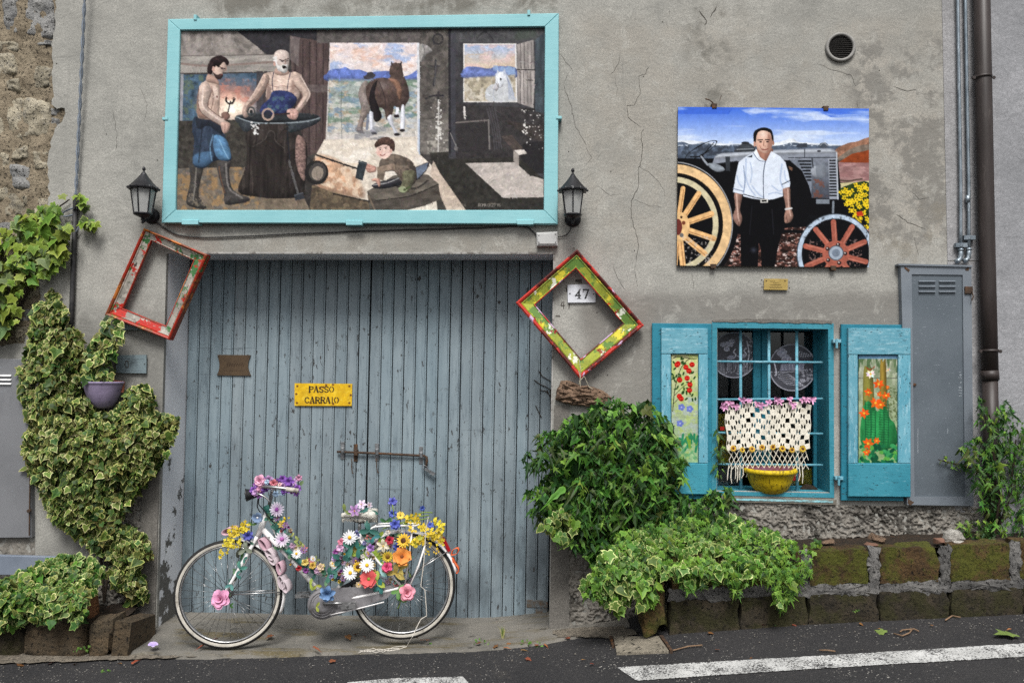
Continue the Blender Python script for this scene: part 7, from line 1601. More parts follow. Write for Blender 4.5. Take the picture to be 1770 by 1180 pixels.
# saddle
M['fleece'] = pmat('cream_fleece', (214, 210, 200), (190, 186, 176), 30, .95, .9, 140, bdist=.012, dirt=(150, 146, 138), dscale=30)
mb = MB(); n = 16; V, F = [], []; sec = 12
for i in range(n+1):
 t = i/n; u = 590+62*t; wd = .016+.105*max(0, t-.3)**.8*1.2 if t > .3 else .016+.02*t; wd = min(wd, .105)*(1 if t < .9 else (1-(t-.9)*4)); top = 889+4*math.sin(t*3.1)*-1-4*(t > .6)*(t-.6); hh = .012+.024*t
 for k in range(sec):
  a = 2*math.pi*k/sec; p = B(u, top, 0)+bn*(wd*math.cos(a))+bup*(hh*math.sin(a)*(1 if math.sin(a) > 0 else 1.5)-.004); V.append(p)
for i in range(n):
 for k in range(sec): F.append((i*sec+k, i*sec+(k+1) % sec, (i+1)*sec+(k+1) % sec, (i+1)*sec+k))
F += [tuple(range(sec)), tuple(n*sec+k for k in range(sec))]; mb.add(V, F); mb.build('saddle', M['fleece'], bike, smooth=True)
mb = MB(); g = random.Random(3)
for _ in range(260):
 t = g.random(); u = 592+60*t; p = B(u, 894+2*g.random(), .03+.05*t*g.random()); mb.tube([p, p-bup*g.uniform(.01, .022)+bx_*g.uniform(-.006, .006)], [.0014, .0004], 3)
o = mb.build('fleece_fringe', M['fleece'], bike); o['kind'] = 'stuff'
for s in (.02, -.02): T('saddle_rail', [(604, 896, s), (622, 902, s), (642, 900, s*2), (648, 894, s*2)], .0045, 'black_plastic', k=3)
# lettering along the down tube
mb = MB(); x = 0.0
for ch in 'A. RL  ALZ':
 t0 = (455+101*(.10+x), 915+111*(.10+x)); ax2 = np.array([.673, .74]); up2 = np.array([.74, -.673])
 for st in GLYPH.get(ch, []): mb.tube([B(*(np.array(t0)+ax2*gx*3.6+up2*((.5-gy)*5.2)), .0172) for gx, gy in st], .0014, 4)
 x += .052
mb.build('lettering', M['black_plastic'], dt)
# ------------------------------------------------------------------ artificial flowers (parts of the bicycle)
M['flower'] = vcmat('silk_petals', .7, .15, .12, .2, 60, .01); M['foliage_silk'] = vcmat('silk_leaves', .6, .1, .2, .2, 60, .015)
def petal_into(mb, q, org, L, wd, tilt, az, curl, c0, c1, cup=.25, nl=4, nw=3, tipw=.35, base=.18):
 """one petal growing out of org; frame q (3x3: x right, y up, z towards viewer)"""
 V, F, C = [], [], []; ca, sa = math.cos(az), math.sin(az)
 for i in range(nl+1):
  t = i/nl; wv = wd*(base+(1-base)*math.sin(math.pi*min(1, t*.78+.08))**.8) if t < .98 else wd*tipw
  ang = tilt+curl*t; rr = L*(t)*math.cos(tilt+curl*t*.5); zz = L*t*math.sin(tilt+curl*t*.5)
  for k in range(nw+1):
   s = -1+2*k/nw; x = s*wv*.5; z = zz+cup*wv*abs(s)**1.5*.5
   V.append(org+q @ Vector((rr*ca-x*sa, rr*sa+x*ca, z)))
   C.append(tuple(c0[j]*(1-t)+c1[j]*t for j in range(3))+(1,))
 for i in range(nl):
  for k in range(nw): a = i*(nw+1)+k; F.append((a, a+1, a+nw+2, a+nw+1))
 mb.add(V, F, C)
def frame_at(g, lean=.35):
 z = (bn*1.0+Vector((g.uniform(-lean, lean), 0, g.uniform(-lean*.5, lean)))).normalized(); x = z.cross(Vector((0, 0, 1))).normalized()*-1; y = z.cross(x)
 return Matrix((x, y, z)).transposed()
FL = {}
def L3(*c): return tuple(float(x) for x in lin(c))
def flower(kind, u, v, rpx, c0, c1=None, off=.04, cc=None, name=None, parent=None, Pos=None, seed=None):
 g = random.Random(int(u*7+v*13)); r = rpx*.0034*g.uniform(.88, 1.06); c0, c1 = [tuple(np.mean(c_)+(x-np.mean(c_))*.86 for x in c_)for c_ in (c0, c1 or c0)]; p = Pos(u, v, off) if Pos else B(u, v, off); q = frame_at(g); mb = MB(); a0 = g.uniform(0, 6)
 k0, k1 = L3(*c0), L3(*(c1 or c0)); D = lambda c, f: tuple(x*f for x in c)
 if kind == 'rose':
  for n, L, w, t, cu in ((5, 1.0, .95, .25, -.5), (5, .85, .85, .65, -.5), (4, .62, .7, 1.0, -.3), (3, .42, .55, 1.25, .2)):
   for k in range(n): petal_into(mb, q, p, r*L, r*w, t+g.uniform(-.1, .1), a0+k*6.283/n+g.uniform(-.15, .15)+n, cu, D(k0, .75), D(k1, g.uniform(.88, 1.05)), .4)
 elif kind == 'daisy':
  n = 16
  for k in range(n): petal_into(mb, q, p, r*g.uniform(.88, 1.05), r*.26, .12+g.uniform(-.1, .15), a0+k*6.283/n, -.2, k0, D(k1, g.uniform(.9, 1.05)), .2, 3, 2, .5, .4)
  mb.lathe([(r*.26, 0), (r*.22, r*.12), (r*.1, r*.18)], p+bn*r*.05, q.col[2], 10, col=L3(*(cc or (226, 178, 40)))+(1,))
 elif kind == 'sunflower':
  for ring, n in ((1.0, 14), (.82, 12)):
   for k in range(n): petal_into(mb, q, p, r*ring, r*.36, .15+(1-ring)*1.5+g.uniform(-.1, .1), a0+k*6.283/n+ring, -.1, D(k0, .8), k1, .2, 3, 2, .15, .4)
  mb.lathe([(r*.4, 0), (r*.38, r*.14), (r*.15, r*.2)], p+bn*r*.06, q.col[2], 12, col=L3(*(cc or (70, 44, 22)))+(1,))
 elif kind == 'lily':
  for k in range(6): petal_into(mb, q, p, r*1.05, r*.52, .5+g.uniform(-.1, .1), a0+k*6.283/6, -.75, k0, k1, .3, 5, 3, .15, .25)
  for k in range(4): e = q @ Vector((.2*math.cos(k*1.6), .2*math.sin(k*1.6), 1)); mb.tube([p, p+e*r*.6], [r*.03, r*.05], 4, col=L3(226, 196, 70)+(1,))
 elif kind == 'iris':
  for n, L, w, t, cu in ((6, 1.0, .75, .35, -.6), (5, .8, .6, .9, -.4)):
   for k in range(n): petal_into(mb, q, p, r*L, r*w, t, a0+k*6.283/n+n, cu, D(k0, .8), D(k1, g.uniform(.85, 1.1)), .5)
 elif kind == 'poppy':
  for n, L, t in ((4, 1.0, .3), (4, .85, .6)):
   for k in range(n): petal_into(mb, q, p, r*L, r*1.15, t, a0+k*6.283/n+t, -.3, k0, k1, .3, 4, 4, .8)
  mb.lathe([(r*.22, 0), (r*.2, r*.1), (r*.05, r*.16)], p+bn*r*.05, q.col[2], 10, col=L3(*(cc or (60, 40, 30)))+(1,))
 elif kind == 'tulip':
  for k in range(6): petal_into(mb, q, p, r*1.2, r*.85, 1.1, a0+k*6.283/6, .35, D(k0, .8), k1, .5)
 elif kind == 'bow':
  for az, L, w in ((.2, 1.2, .8), (2.9, 1.2, .8), (4.3, 1.5, .45), (5.2, 1.4, .45), (3.6, .9, .6), (.9, .8, .6)): petal_into(mb, q, p, r*L*g.uniform(.7, 1.1), r*w, .35+g.uniform(-.3, .5), az+g.uniform(-.4, .4), -.5, D(k0, .8), D(k1, g.uniform(.85, 1.1)), .7, 4, 3, .7, .2)
 elif kind == 'leaf':
  for k in range(3 if r > .03 else 2): petal_into(mb, q, p, r*1.6, r*.8, .1+g.uniform(-.2, .3), a0+k*g.uniform(1.2, 2.6), -.3, k0, k1, .35, 4, 2, .05, .15)
 elif kind == 'spray':
  for k in range(7):
   o_ = p+q @ Vector((g.uniform(-1, 1)*r, g.uniform(-1, 1)*r, g.uniform(-.3, .6)*r)); q2 = frame_at(g, .8)
   for j in range(4): petal_into(mb, q2, o_, r*.42, r*.34, .35, j*1.571+k, -.4, k0, D(k1, g.uniform(.85, 1.1)), .3, 2, 2, .5)
 return mb.build(name or {'spray': 'blossom_spray', 'leaf': 'silk_leaf'}.get(kind, kind), M['foliage_silk'] if kind == 'leaf' else M['flower'], parent or bike, smooth=True, color=True, recalc=False)
PINK, ROSE, PUR, LIL, WHT, YEL, BLU, ORG, RED, TEAL, LIME, CRM = (232, 160, 196), (222, 110, 130), (118, 66, 160), (198, 150, 206), (226, 226, 228), (232, 198, 40), (62, 76, 176), (226, 116, 44), (196, 44, 52), (46, 104, 94), (142, 160, 44), (222, 210, 176)
DPK = (206, 100, 156)
for a in (('rose', 456, 828, 11, PINK, (240, 176, 206), .10), ('rose', 479, 832, 8, ROSE, (236, 140, 156), .10), ('iris', 444, 845, 8.5, PUR, (140, 84, 182), .08), ('iris', 448, 835, 7, (150, 88, 176), None, .06), ('iris', 505, 830, 11, PUR, (128, 78, 176), .11), ('iris', 493, 826, 8, (104, 62, 150), PUR, .08), ('iris', 519, 841, 9, (142, 70, 178), (160, 96, 196), .12), ('iris', 503, 843, 8.5, PUR, (150, 100, 190), .1), ('iris', 468, 840, 6.5, (120, 70, 150), None, .07), ('rose', 491, 834, 4, (236, 190, 190), None, .13),
          ('leaf', 486, 838, 6, (70, 90, 44), (92, 110, 60), .12), ('iris', 468, 830, 5, (150, 180, 206), (170, 196, 214), .11), ('iris', 484, 850, 7, (140, 170, 206), (166, 192, 220), .12), ('iris', 495, 849, 6, (140, 170, 206), (166, 192, 220), .11),
          ('daisy', 482, 878, 13.5, (190, 150, 200), (228, 222, 234), .06, (150, 80, 160)), ('poppy', 449, 892, 11, (86, 110, 150), (130, 156, 190), .06, (230, 230, 230)), ('iris', 433, 923, 10, (70, 74, 168), (92, 98, 190), .06), ('daisy', 490, 929, 17, (196, 150, 200), WHT, .05, (170, 100, 160)), ('daisy', 515, 954, 9.5, WHT, None, .05), ('rose', 530, 968, 7.5, (236, 206, 80), (240, 218, 120), .06), ('rose', 543, 974, 7.5, (206, 168, 50), (226, 192, 80), .06), ('tulip', 507, 972, 5, (206, 170, 60), None, .05), ('daisy', 543, 963, 7, WHT, None, .04),
          ('tulip', 501, 908, 5.5, (160, 70, 160), None, .05), ('spray', 497, 896, 5.5, YEL, None, .05), ('rose', 519, 979, 6, RED, None, .05), ('iris', 531, 983, 6.5, (130, 60, 140), None, .05), ('leaf', 539, 1007, 7, LIME, (120, 130, 50), .05), ('leaf', 549, 1008, 6, (150, 150, 60), LIME, .05), ('rose', 389, 1029, 17.5, (220, 130, 170), PINK, .09), ('leaf', 378, 1046, 5, (70, 120, 50), None, .06), ('leaf', 402, 1042, 5, (70, 120, 50), None, .06),
          ('leaf', 419, 979, 9, TEAL, (70, 130, 120), .06), ('leaf', 404, 1006, 8, TEAL, (80, 140, 130), .06), ('leaf', 413, 990, 7, (60, 120, 110), TEAL, .06), ('leaf', 426, 962, 6, (60, 120, 110), TEAL, .06), ('leaf', 414, 950, 8, (60, 62, 50), (40, 44, 36), .06), ('leaf', 428, 945, 9, (96, 104, 88), (130, 136, 116), .06), ('leaf', 424, 952, 7, (70, 120, 60), None, .05), ('leaf', 440, 905, 7, (90, 130, 60), None, .05),
          ('lily', 615, 879, 11, (176, 110, 196), (214, 170, 222), .07), ('lily', 627, 870, 9, (206, 176, 212), (230, 210, 230), .05), ('lily', 640, 871, 7, (196, 170, 200), (226, 214, 226), .04), ('leaf', 598, 880, 9, (92, 112, 52), (110, 130, 60), .07), ('leaf', 645, 880, 9, (54, 100, 90), TEAL, .06), ('leaf', 628, 882, 9, TEAL, (60, 110, 100), .07),
          ('iris', 679, 866, 9.5, BLU, (110, 116, 206), .03), ('iris', 680, 886, 9.5, BLU, (96, 104, 200), .04), ('iris', 684, 904, 10, (56, 66, 168), (90, 98, 200), .06), ('poppy', 693, 889, 8, (226, 186, 50), (238, 206, 90), .05), ('iris', 730, 878, 5, BLU, None, 0), ('iris', 744, 905, 7.5, BLU, (90, 100, 200), .06),
          ('daisy', 607, 925, 14.5, WHT, None, .08), ('rose', 592, 933, 7.5, (226, 130, 150), None, .06), ('iris', 590, 944, 8, (214, 190, 222), (222, 160, 200), .06), ('iris', 582, 951, 6, (150, 70, 150), None, .05), ('iris', 580, 962, 6, (190, 160, 210), None, .05), ('tulip', 597, 954, 4.5, (226, 180, 40), None, .07), ('daisy', 577, 971, 6, CRM, None, .05),
          ('leaf', 609, 943, 13, TEAL, (50, 110, 100), .06), ('leaf', 592, 962, 13, (40, 92, 84), TEAL, .05), ('leaf', 621, 946, 11, (50, 116, 96), TEAL, .05), ('leaf', 570, 990, 9, TEAL, (60, 120, 100), .05), ('leaf', 556, 984, 8, (70, 110, 60), TEAL, .05), ('leaf', 584, 986, 8, TEAL, (70, 130, 120), .05), ('leaf', 640, 914, 13, TEAL, (70, 124, 112), .06),
          ('iris', 643, 943, 9, (140, 84, 172), (170, 120, 196), .08), ('lily', 664, 938, 12.5, CRM, (230, 222, 196), .08), ('rose', 675, 930, 9, (166, 28, 40), RED, .08), ('sunflower', 699, 930, 13, (216, 160, 24), (238, 200, 50), .09, (74, 46, 22)), ('sunflower', 672, 957, 12, (226, 180, 30), (240, 210, 60), .09, (120, 84, 30)), ('iris', 688, 941, 10, BLU, (90, 96, 196), .07), ('poppy', 696, 957, 16, (206, 86, 24), (232, 140, 60), .09, (120, 60, 30)), ('daisy', 637, 971, 15.5, WHT, None, .1), ('sunflower', 621, 975, 10.5, (214, 160, 30), YEL, .08),
          ('rose', 671, 975, 10.5, (206, 50, 90), (226, 80, 110), .09), ('leaf', 685, 985, 13, (176, 150, 60), (196, 176, 90), .08), ('leaf', 694, 978, 11, (190, 166, 80), None, .08), ('daisy', 608, 985, 14, WHT, None, .08), ('poppy', 640, 995, 17, (212, 60, 64), (226, 92, 90), .09, (120, 140, 50)), ('tulip', 592, 983, 7, (150, 80, 160), (176, 110, 186), .08), ('tulip', 579, 996, 5.5, (206, 180, 70), None, .07), ('tulip', 591, 999, 6, (206, 180, 70), None, .07), ('iris', 571, 1018, 17, (56, 92, 150), (110, 146, 196), .12), ('rose', 705, 1017, 15, (216, 110, 130), (234, 154, 168), .11),
          ('leaf', 625, 953, 13, LIME, (160, 180, 60), .03), ('leaf', 655, 962, 13, LIME, (150, 176, 56), .04), ('leaf', 652, 1000, 12, (120, 150, 50), LIME, .07), ('leaf', 658, 1008, 10, (60, 140, 130), TEAL, .08), ('leaf', 660, 985, 9, (150, 190, 190), TEAL, .08), ('leaf', 690, 1016, 9, (90, 130, 60), None, .09), ('leaf', 694, 1034, 8, (90, 140, 60), None, .06), ('leaf', 648, 925, 9, (60, 140, 150), TEAL, .07), ('leaf', 657, 925, 9, (110, 150, 60), LIME, .07), ('leaf', 552, 1040, 6, (150, 160, 60), None, .12), ('leaf', 718, 930, 11, LIME, (170, 176, 60), .05), ('leaf', 668, 900, 8, (60, 110, 60), None, .05), ('leaf', 705, 900, 9, (110, 130, 50), LIME, .04),
          ('daisy', 580, 975, 6, (210, 210, 206), None, .05), ('leaf', 632, 925, 9, (50, 96, 80), TEAL, .05), ('iris', 560, 975, 5, (206, 190, 90), None, .05), ('leaf', 700, 945, 10, (130, 140, 50), LIME, .03), ('leaf', 640, 958, 10, (100, 140, 50), LIME, .03), ('leaf', 665, 990, 10, (90, 120, 50), LIME, .03)):
 flower(a[0], a[1], a[2], a[3], a[4], a[5], a[6], a[7] if len(a) > 7 else None)
g = random.Random(77); fill = [(212, 206, 196), (190, 150, 180), (150, 110, 160), (206, 180, 90), (200, 110, 110), (110, 130, 70), (70, 110, 90), (60, 90, 76), (216, 190, 150), (120, 120, 170), (150, 160, 80)]
for _ in range(26):
 c_ = g.choice([PUR, LIL, (150, 90, 176), (206, 140, 176), (110, 66, 150), (96, 120, 70), (190, 170, 206)]); green = c_[1] > c_[0] and c_[1] > c_[2]
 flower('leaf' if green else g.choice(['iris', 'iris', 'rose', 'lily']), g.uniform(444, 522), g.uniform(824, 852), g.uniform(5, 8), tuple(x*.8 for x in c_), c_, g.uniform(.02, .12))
for _ in range(26):
 t = g.random(); u, v = (466+28*t, 880+62*t) if _ < 9 else (480+100*t, 935+62*min(1, t*1.4)) if _ < 18 else (448-58*t, 918+106*t); flower('leaf', u+g.uniform(-5, 5), v+g.uniform(-5, 5), g.uniform(5, 8), (44, 92, 78), g.choice([(70, 124, 100), (60, 110, 96), (96, 130, 80)]), g.uniform(.02, .05))
for _ in range(160):
 if _ < 105: u, v = g.uniform(590, 712), g.uniform(915, 1008); v = max(v, 915+abs(u-650)*.12)
 else: t = g.random(); u, v = 470+125*t+g.uniform(-7, 7), 885+106*min(1, t*1.35)+g.uniform(-6, 6)
 c_ = g.choice(fill); green = c_[1] > c_[0] and c_[1] > c_[2]
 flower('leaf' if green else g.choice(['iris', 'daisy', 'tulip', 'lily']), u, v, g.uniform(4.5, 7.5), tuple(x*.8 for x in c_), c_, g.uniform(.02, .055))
g = random.Random(21)
for k in range(15):
 t = k/14; flower('spray', 432-40*t+g.uniform(-9, 9)*(1-.4*t), 902+46*t+g.uniform(-10, 9), 8, (206, 178, 24), (226, 204, 50), .05)
for k in range(24): flower('spray', g.uniform(706, 764), g.uniform(890, 938), 8, (206, 180, 28), (232, 206, 48), g.uniform(.03, .08))
for u, v in ((760, 930), (738, 950), (754, 948), (742, 938)): flower('spray', u, v, 5, (206, 170, 30), YEL, .06)
# green stems along the carrier and the garland on the loop tube
M['stem'] = pmat('silk_stem_green', (96, 120, 50), (120, 140, 60), 20, .7, 0); M['ribbon_teal'] = pmat('teal_ribbon', (44, 96, 88), (62, 118, 108), 10, .6, .2)
for pts in ([(668, 900), (700, 893), (730, 884), (748, 884)], [(690, 904), (720, 892), (742, 888)], [(662, 912), (690, 902), (716, 898), (744, 893)], [(679, 870), (682, 890), (684, 912)], [(694, 1024), (692, 1040), (688, 1048)]): T('flower_stem', [(u, v, .05) for u, v in pts], .0035, 'stem', k=3)
for pts in ([(468, 880), (476, 900), (486, 925)], [(462, 872), (466, 885), (470, 895)], [(484, 892), (488, 908), (492, 920)], [(498, 948), (512, 962), (530, 976), (552, 986)], [(575, 990), (592, 970), (604, 950), (618, 930)]):
 mb = MB(); q = spline(pts, 4); V, F = [], []
 for i, p in enumerate(q): c_ = B(p[0], p[1], .035+.006*math.sin(i)); w_ = (bx_*.018+bup*.006); V += [c_-w_, c_+w_+bn*.01]
 for i in range(len(q)-1): F.append((2*i, 2*i+1, 2*i+3, 2*i+2))
 mb.add(V, F); o = mb.build('ribbon', M['ribbon_teal'], bike, smooth=True); m_ = o.modifiers.new('t', 'SOLIDIFY'); m_.thickness = .002
# felt loops on the mudguard and the orange ribbon at the back
M['felt'] = pmat('grey_pink_felt', (196, 180, 186), (176, 164, 168), 20, .95, .4, 200); M['felt_in'] = pmat('pink_felt', (188, 154, 166), (170, 140, 150), 20, .95, .3)
def loop(pts, wdt, mat, nm='felt_loop', off=.04):
 q = spline(pts, 5, True); mb = MB(); V, F = [], []; n = len(q)
 for p in q: V += [B(p[0], p[1], off), B(p[0]+wdt*130, p[1]-wdt*60, off-wdt)]
 for i in range(n): F.append((2*i, 2*i+1, 2*((i+1) % n)+1, 2*((i+1) % n)))
 mb.add(V, F); o = mb.build(nm, None, bike, smooth=True, mats=[mat]); m_ = o.modifiers.new('t', 'SOLIDIFY'); m_.thickness = .003; return o
for c_, r1, r2, an in (((396, 917), 11, 6, -.3), ((456, 940), 12, 5, 1.0), ((467, 957), 11, 5, 1.0), ((471, 966), 10, 4.5, 1.0), ((484, 981), 11, 4.5, 1.4), ((487, 1005), 12, 5, 1.3), ((493, 1012), 11, 5, 1.2)):
 loop([(c_[0]+r1*math.cos(a)*math.cos(an)-r2*math.sin(a)*math.sin(an), c_[1]+r1*math.cos(a)*math.sin(an)+r2*math.sin(a)*math.cos(an)) for a in np.linspace(0, 5.5, 8)], .05, M['felt'] if c_[0] % 2 else M['felt_in'])
M['orange'] = pmat('orange_ribbon', (214, 104, 60), (190, 86, 46), 20, .6, 0)
for pts in ([(779, 958), (782, 949), (790, 946), (792, 952), (786, 958)], [(781, 962), (786, 972), (792, 982), (790, 990), (785, 984)]): loop(pts, .02, M['orange'], 'orange_ribbon', .02)
# loose white string hanging to the ground
M['white_string'] = pmat('white_string', (206, 200, 190), (180, 174, 164), 60, .9, 0)
p0 = [(741, 890, .07), (736, 915, .075), (735, 945, .08), (733, 968, .08), (728, 1008, .08), (735, 1014, .08), (737, 1040, .08), (738, 1058, .08), (728, 1064, .08), (722, 1075, .09), (714, 1092, .10)]
mb = MB(); gpt = [G(703, 1119), G(690, 1124), G(672, 1127), G(655, 1124), G(640, 1128), G(622, 1127)]
mb.tube([B(*p) for p in p0]+[p+Vector((0, 0, .01)) for p in gpt], .0026, 5); mb.tube([p+Vector((0, 0, .012)) for p in (G(700, 1119), G(680, 1121), G(662, 1130), G(645, 1123), G(630, 1129))], .002, 5); mb.tube([p+Vector((0, 0, .012)) for p in (G(690, 1123), G(668, 1124), G(650, 1131), G(635, 1125), G(620, 1131))], .002, 5); mb.build('hanging_string', M['white_string'], bike)
# ================================================================== window decorations using the same blossoms
Wp = lambda d: (lambda u, v, off: W(u, v, d+off))
for k, x in enumerate((174, 232, 294, 358, 427, 488, 549, 617)):
 u, v = wq(x, 828+10*math.sin(k*1.3)); flower('sunflower', u, v, 6.6, (214, 164, 30), (232, 192, 50), .0, (96, 44, 26), parent=lace, Pos=Wp(-.036))
for k, (x, y) in enumerate(((105, 545), (150, 540), (190, 556), (235, 520), (268, 520), (330, 545), (352, 552), (400, 530), (445, 515), (468, 530), (535, 515), (556, 548), (610, 518), (640, 518), (675, 515), (120, 566))):
 u, v = wq(x, y); flower('bow', u, v, 7, (204, 124, 176), (226, 164, 204), .0, parent=lace, Pos=Wp(-.036), name='pink_bow')
# yellow half pot hooked on the bars
M['yellow_pot'] = pmat('yellow_glazed_pot', (206, 178, 24), (176, 150, 20), 10, .6, .5, 60, dirt=(84, 70, 16), dscale=22, dlo=.52, dhi=.64, stretch=(3, 3, .7)); M['pot_wall'] = pmat('painted_pot_back', (118, 66, 52), (118, 84, 128), 18, .7, .2)
pt = thing('window_pot', W(1331, 852, -.02), 'yellow half-round flower pot hanging on the window bars below the crochet curtain', 'pot')
def halfpot(o, rx, h, prof, mat, parent, nm, a0=math.pi, a1=2*math.pi, ry=1.0, seg=28, back=True):
 mb = MB(); V, F = [], []
 for r, z in prof:
  for k in range(seg+1): a = a0+(a1-a0)*k/seg; V.append(o+Vector((rx*r*math.cos(a), rx*r*math.sin(a)*ry, h*z)))
 m = seg+1
 for i in range(len(prof)-1):
  for k in range(seg): F.append((i*m+k, i*m+k+1, (i+1)*m+k+1, (i+1)*m+k))
 mb.add(V, F); return mb.build(nm, mat, parent, smooth=True, recalc=False)
o_ = W(1331, 853, -.058); rx = 43*mpp(-.0); hh = .172
halfpot(o_, rx, hh, [(.05, .0), (.35, .01), (.55, .08), (.72, .25), (.84, .5), (.93, .76), (.96, .78), (1.02, .8), (1.05, .88), (1.0, .96), (.9, .96), (.85, .85), (.3, .84), (0, .84)], M['yellow_pot'], pt, 'bowl')
mb = MB(); mb.prism([o_+Vector((x*rx, .004, z*hh)) for x, z in ((-.98, .8), (.98, .8), (.98, 1.0), (.8, 1.06), (.3, 1.09), (-.3, 1.1), (-.8, 1.12), (-1, 1.14))], (0, .012, 0)); mb.build('back_plate', M['pot_wall'], pt)
# clutter behind the glass
M['yellow_plastic'] = pmat('yellow_plastic', (206, 178, 20), (180, 150, 16), 6, .4, .1); M['red_print'] = pmat('red_print', (190, 40, 30), None, 6, .5, 0); M['cardboard'] = pmat('grey_carton', (120, 116, 116), (90, 88, 90), 6, .8, 0); M['soil'] = pmat('dark_soil', (52, 42, 32), (36, 30, 24), 20, .95, .8, 60, bdist=.01)
def bagobj(name, pts, d, th, mat, lab, cat, label_patch=None):
 t_ = thing(name, W(np.mean([p[0] for p in pts]), max(p[1] for p in pts), d), lab, cat); lump('bag' if cat == 'bag' else 'carton', pts, d, th, mat, t_, .01, 5)
 if label_patch: MB().slab(label_patch, d+th*.9, d+th+.012).build('printed_patch', M['red_print'], t_)
bagobj('plastic_bag', [wq(40, 610), wq(150, 606), wq(160, 780), wq(150, 940), wq(40, 940)], -.285, .04, M['yellow_plastic'], 'yellow plastic bag leaning inside lower left of the window', 'bag', [wq(92, 690), wq(118, 690), wq(118, 712), wq(92, 712)])
bagobj('plastic_bag', [wq(520, 1075), wq(540, 990), wq(600, 965), wq(680, 950), wq(700, 1070)], -.285, .04, M['yellow_plastic'], 'yellow plastic bag inside lower right of the window beside the pot', 'bag', [wq(545, 1000), wq(600, 990), wq(600, 1030), wq(545, 1034)])
bagobj('box', [wq(40, 955), wq(200, 950), wq(215, 1075), wq(40, 1075)], -.29, .03, M['cardboard'], 'grey carton standing inside the window behind the yellow pot', 'box')
bagobj('toy_ball', [wq(655, 600), wq(690, 585), wq(720, 620), wq(710, 680), wq(660, 680)], -.285, .03, pmat('blue_red_cloth', (40, 60, 150), (170, 50, 40), 14, .6, 0), 'blue and red bundle inside the window right of the crochet curtain', 'bundle')
o = lump('dirt_heap', [wq(600, 1086), wq(640, 1055), wq(690, 1065), wq(730, 1100), wq(660, 1104)], -.16, .03, M['soil'], None, .01, 8); tag(o, 'small heap of dark dirt on the window sill beside the pot', 'dirt')
# ================================================================== planters
M['earth'] = pmat('planter_earth', (52, 42, 32), (34, 28, 22), 24, .95, .9, 70, bdist=.02, dirt=(84, 58, 38), dscale=30)
def hewn(name, corners, mat, parent, dep, n=10, rough=.010, seed=0, er=.007):
 """rough-hewn block: front face given by four 3-D corners (TL,TR,BR,BL), going back dep; top, ends and arrises rounded"""
 TL, TR, BR, BL = [Vector(c) for c in corners]; back = Vector((0, dep, 0)); V, F, idx = [], [], {}
 def pt(s, t, b):
  p = (TL*(1-s)+TR*s)*(1-t)+(BL*(1-s)+BR*s)*t+back*b; return p
 c = pt(.5, .5, .5); g = [i/n for i in range(n+1)]; nb = 4
 def vert(s, t, b):
  key = (round(s, 4), round(t, 4), round(b, 4))
  if key in idx: return idx[key]
  p = pt(s, t, b); e = sum(1 for x in (s, t, b) if x in (0.0, 1.0))
  k = mnoise.noise((p.x*11+seed*5, p.y*11, p.z*11))+.6*mnoise.noise((p.x*34, p.y*34+seed, p.z*34))
  dirv = (p-c).normalized(); ch = er*(.4+3.2*max(0, mnoise.noise((p.x*9+seed, p.y*9, p.z*9+3))))
  p = p+dirv*(rough*k-(ch if e >= 2 else 0)-(ch*.8 if e == 3 else 0)); idx[key] = len(V); V.append(p); return idx[key]
 def face(f, m):
  for i in range(n):
   for j in range(m):
    q = [f(i/n, j/m), f((i+1)/n, j/m), f((i+1)/n, (j+1)/m), f(i/n, (j+1)/m)]; F.append(tuple(vert(*x) for x in q))
 face(lambda a, b: (a, b, 0.0), 6); face(lambda a, b: (a, 0.0, b), nb)
 for s in (0.0, 1.0):
  for i in range(6):
   for j in range(nb): F.append(tuple(vert(s, *x) for x in ((i/6, j/nb), ((i+1)/6, j/nb), ((i+1)/6, (j+1)/nb), (i/6, (j+1)/nb))))
 mb = MB(); mb.add(V, F); o = mb.build(name, mat, parent); auto_smooth(o, 60); return o
pr = thing('stone_planter', W(1430, 1085, .45), 'long raised planter of mossy tuff blocks along the wall at right', 'planter')
PD = .46
def blk(u0, u1, v0f, v1f, mat, seed, d=PD, dep=.14, rough=.010):
 a, b = (u0, v0f(u0)), (u1, v0f(u1)); c, e = (u1, v1f(u1)), (u0, v1f(u0))
 hewn('tuff_block', [W(*a, d), W(*b, d), W(*c, d), W(*e, d)], mat, pr, dep, 14, rough*1.5, seed)
f_top = lambda u: 953-(u-1395)*.044; f_mid = lambda u: 1012-(u-1395)*.030; f_mid2 = lambda u: 1028-(u-1395)*.038; f_bot = lambda u: 1108-(u-1110)*.052
for k, (a, b) in enumerate(((1160, 1266), (1272, 1388), (1397, 1500), (1521, 1622), (1644, 1746), (1762, 1880))): blk(a, b, f_top, f_mid, M['tuff'], 20+k)
for k, (a, b) in enumerate(((1158, 1279), (1281, 1396), (1398, 1519), (1521, 1641), (1644, 1768), (1770, 1890))): blk(a, b, f_mid2, f_bot, M['tuff_dark'], 40+k)
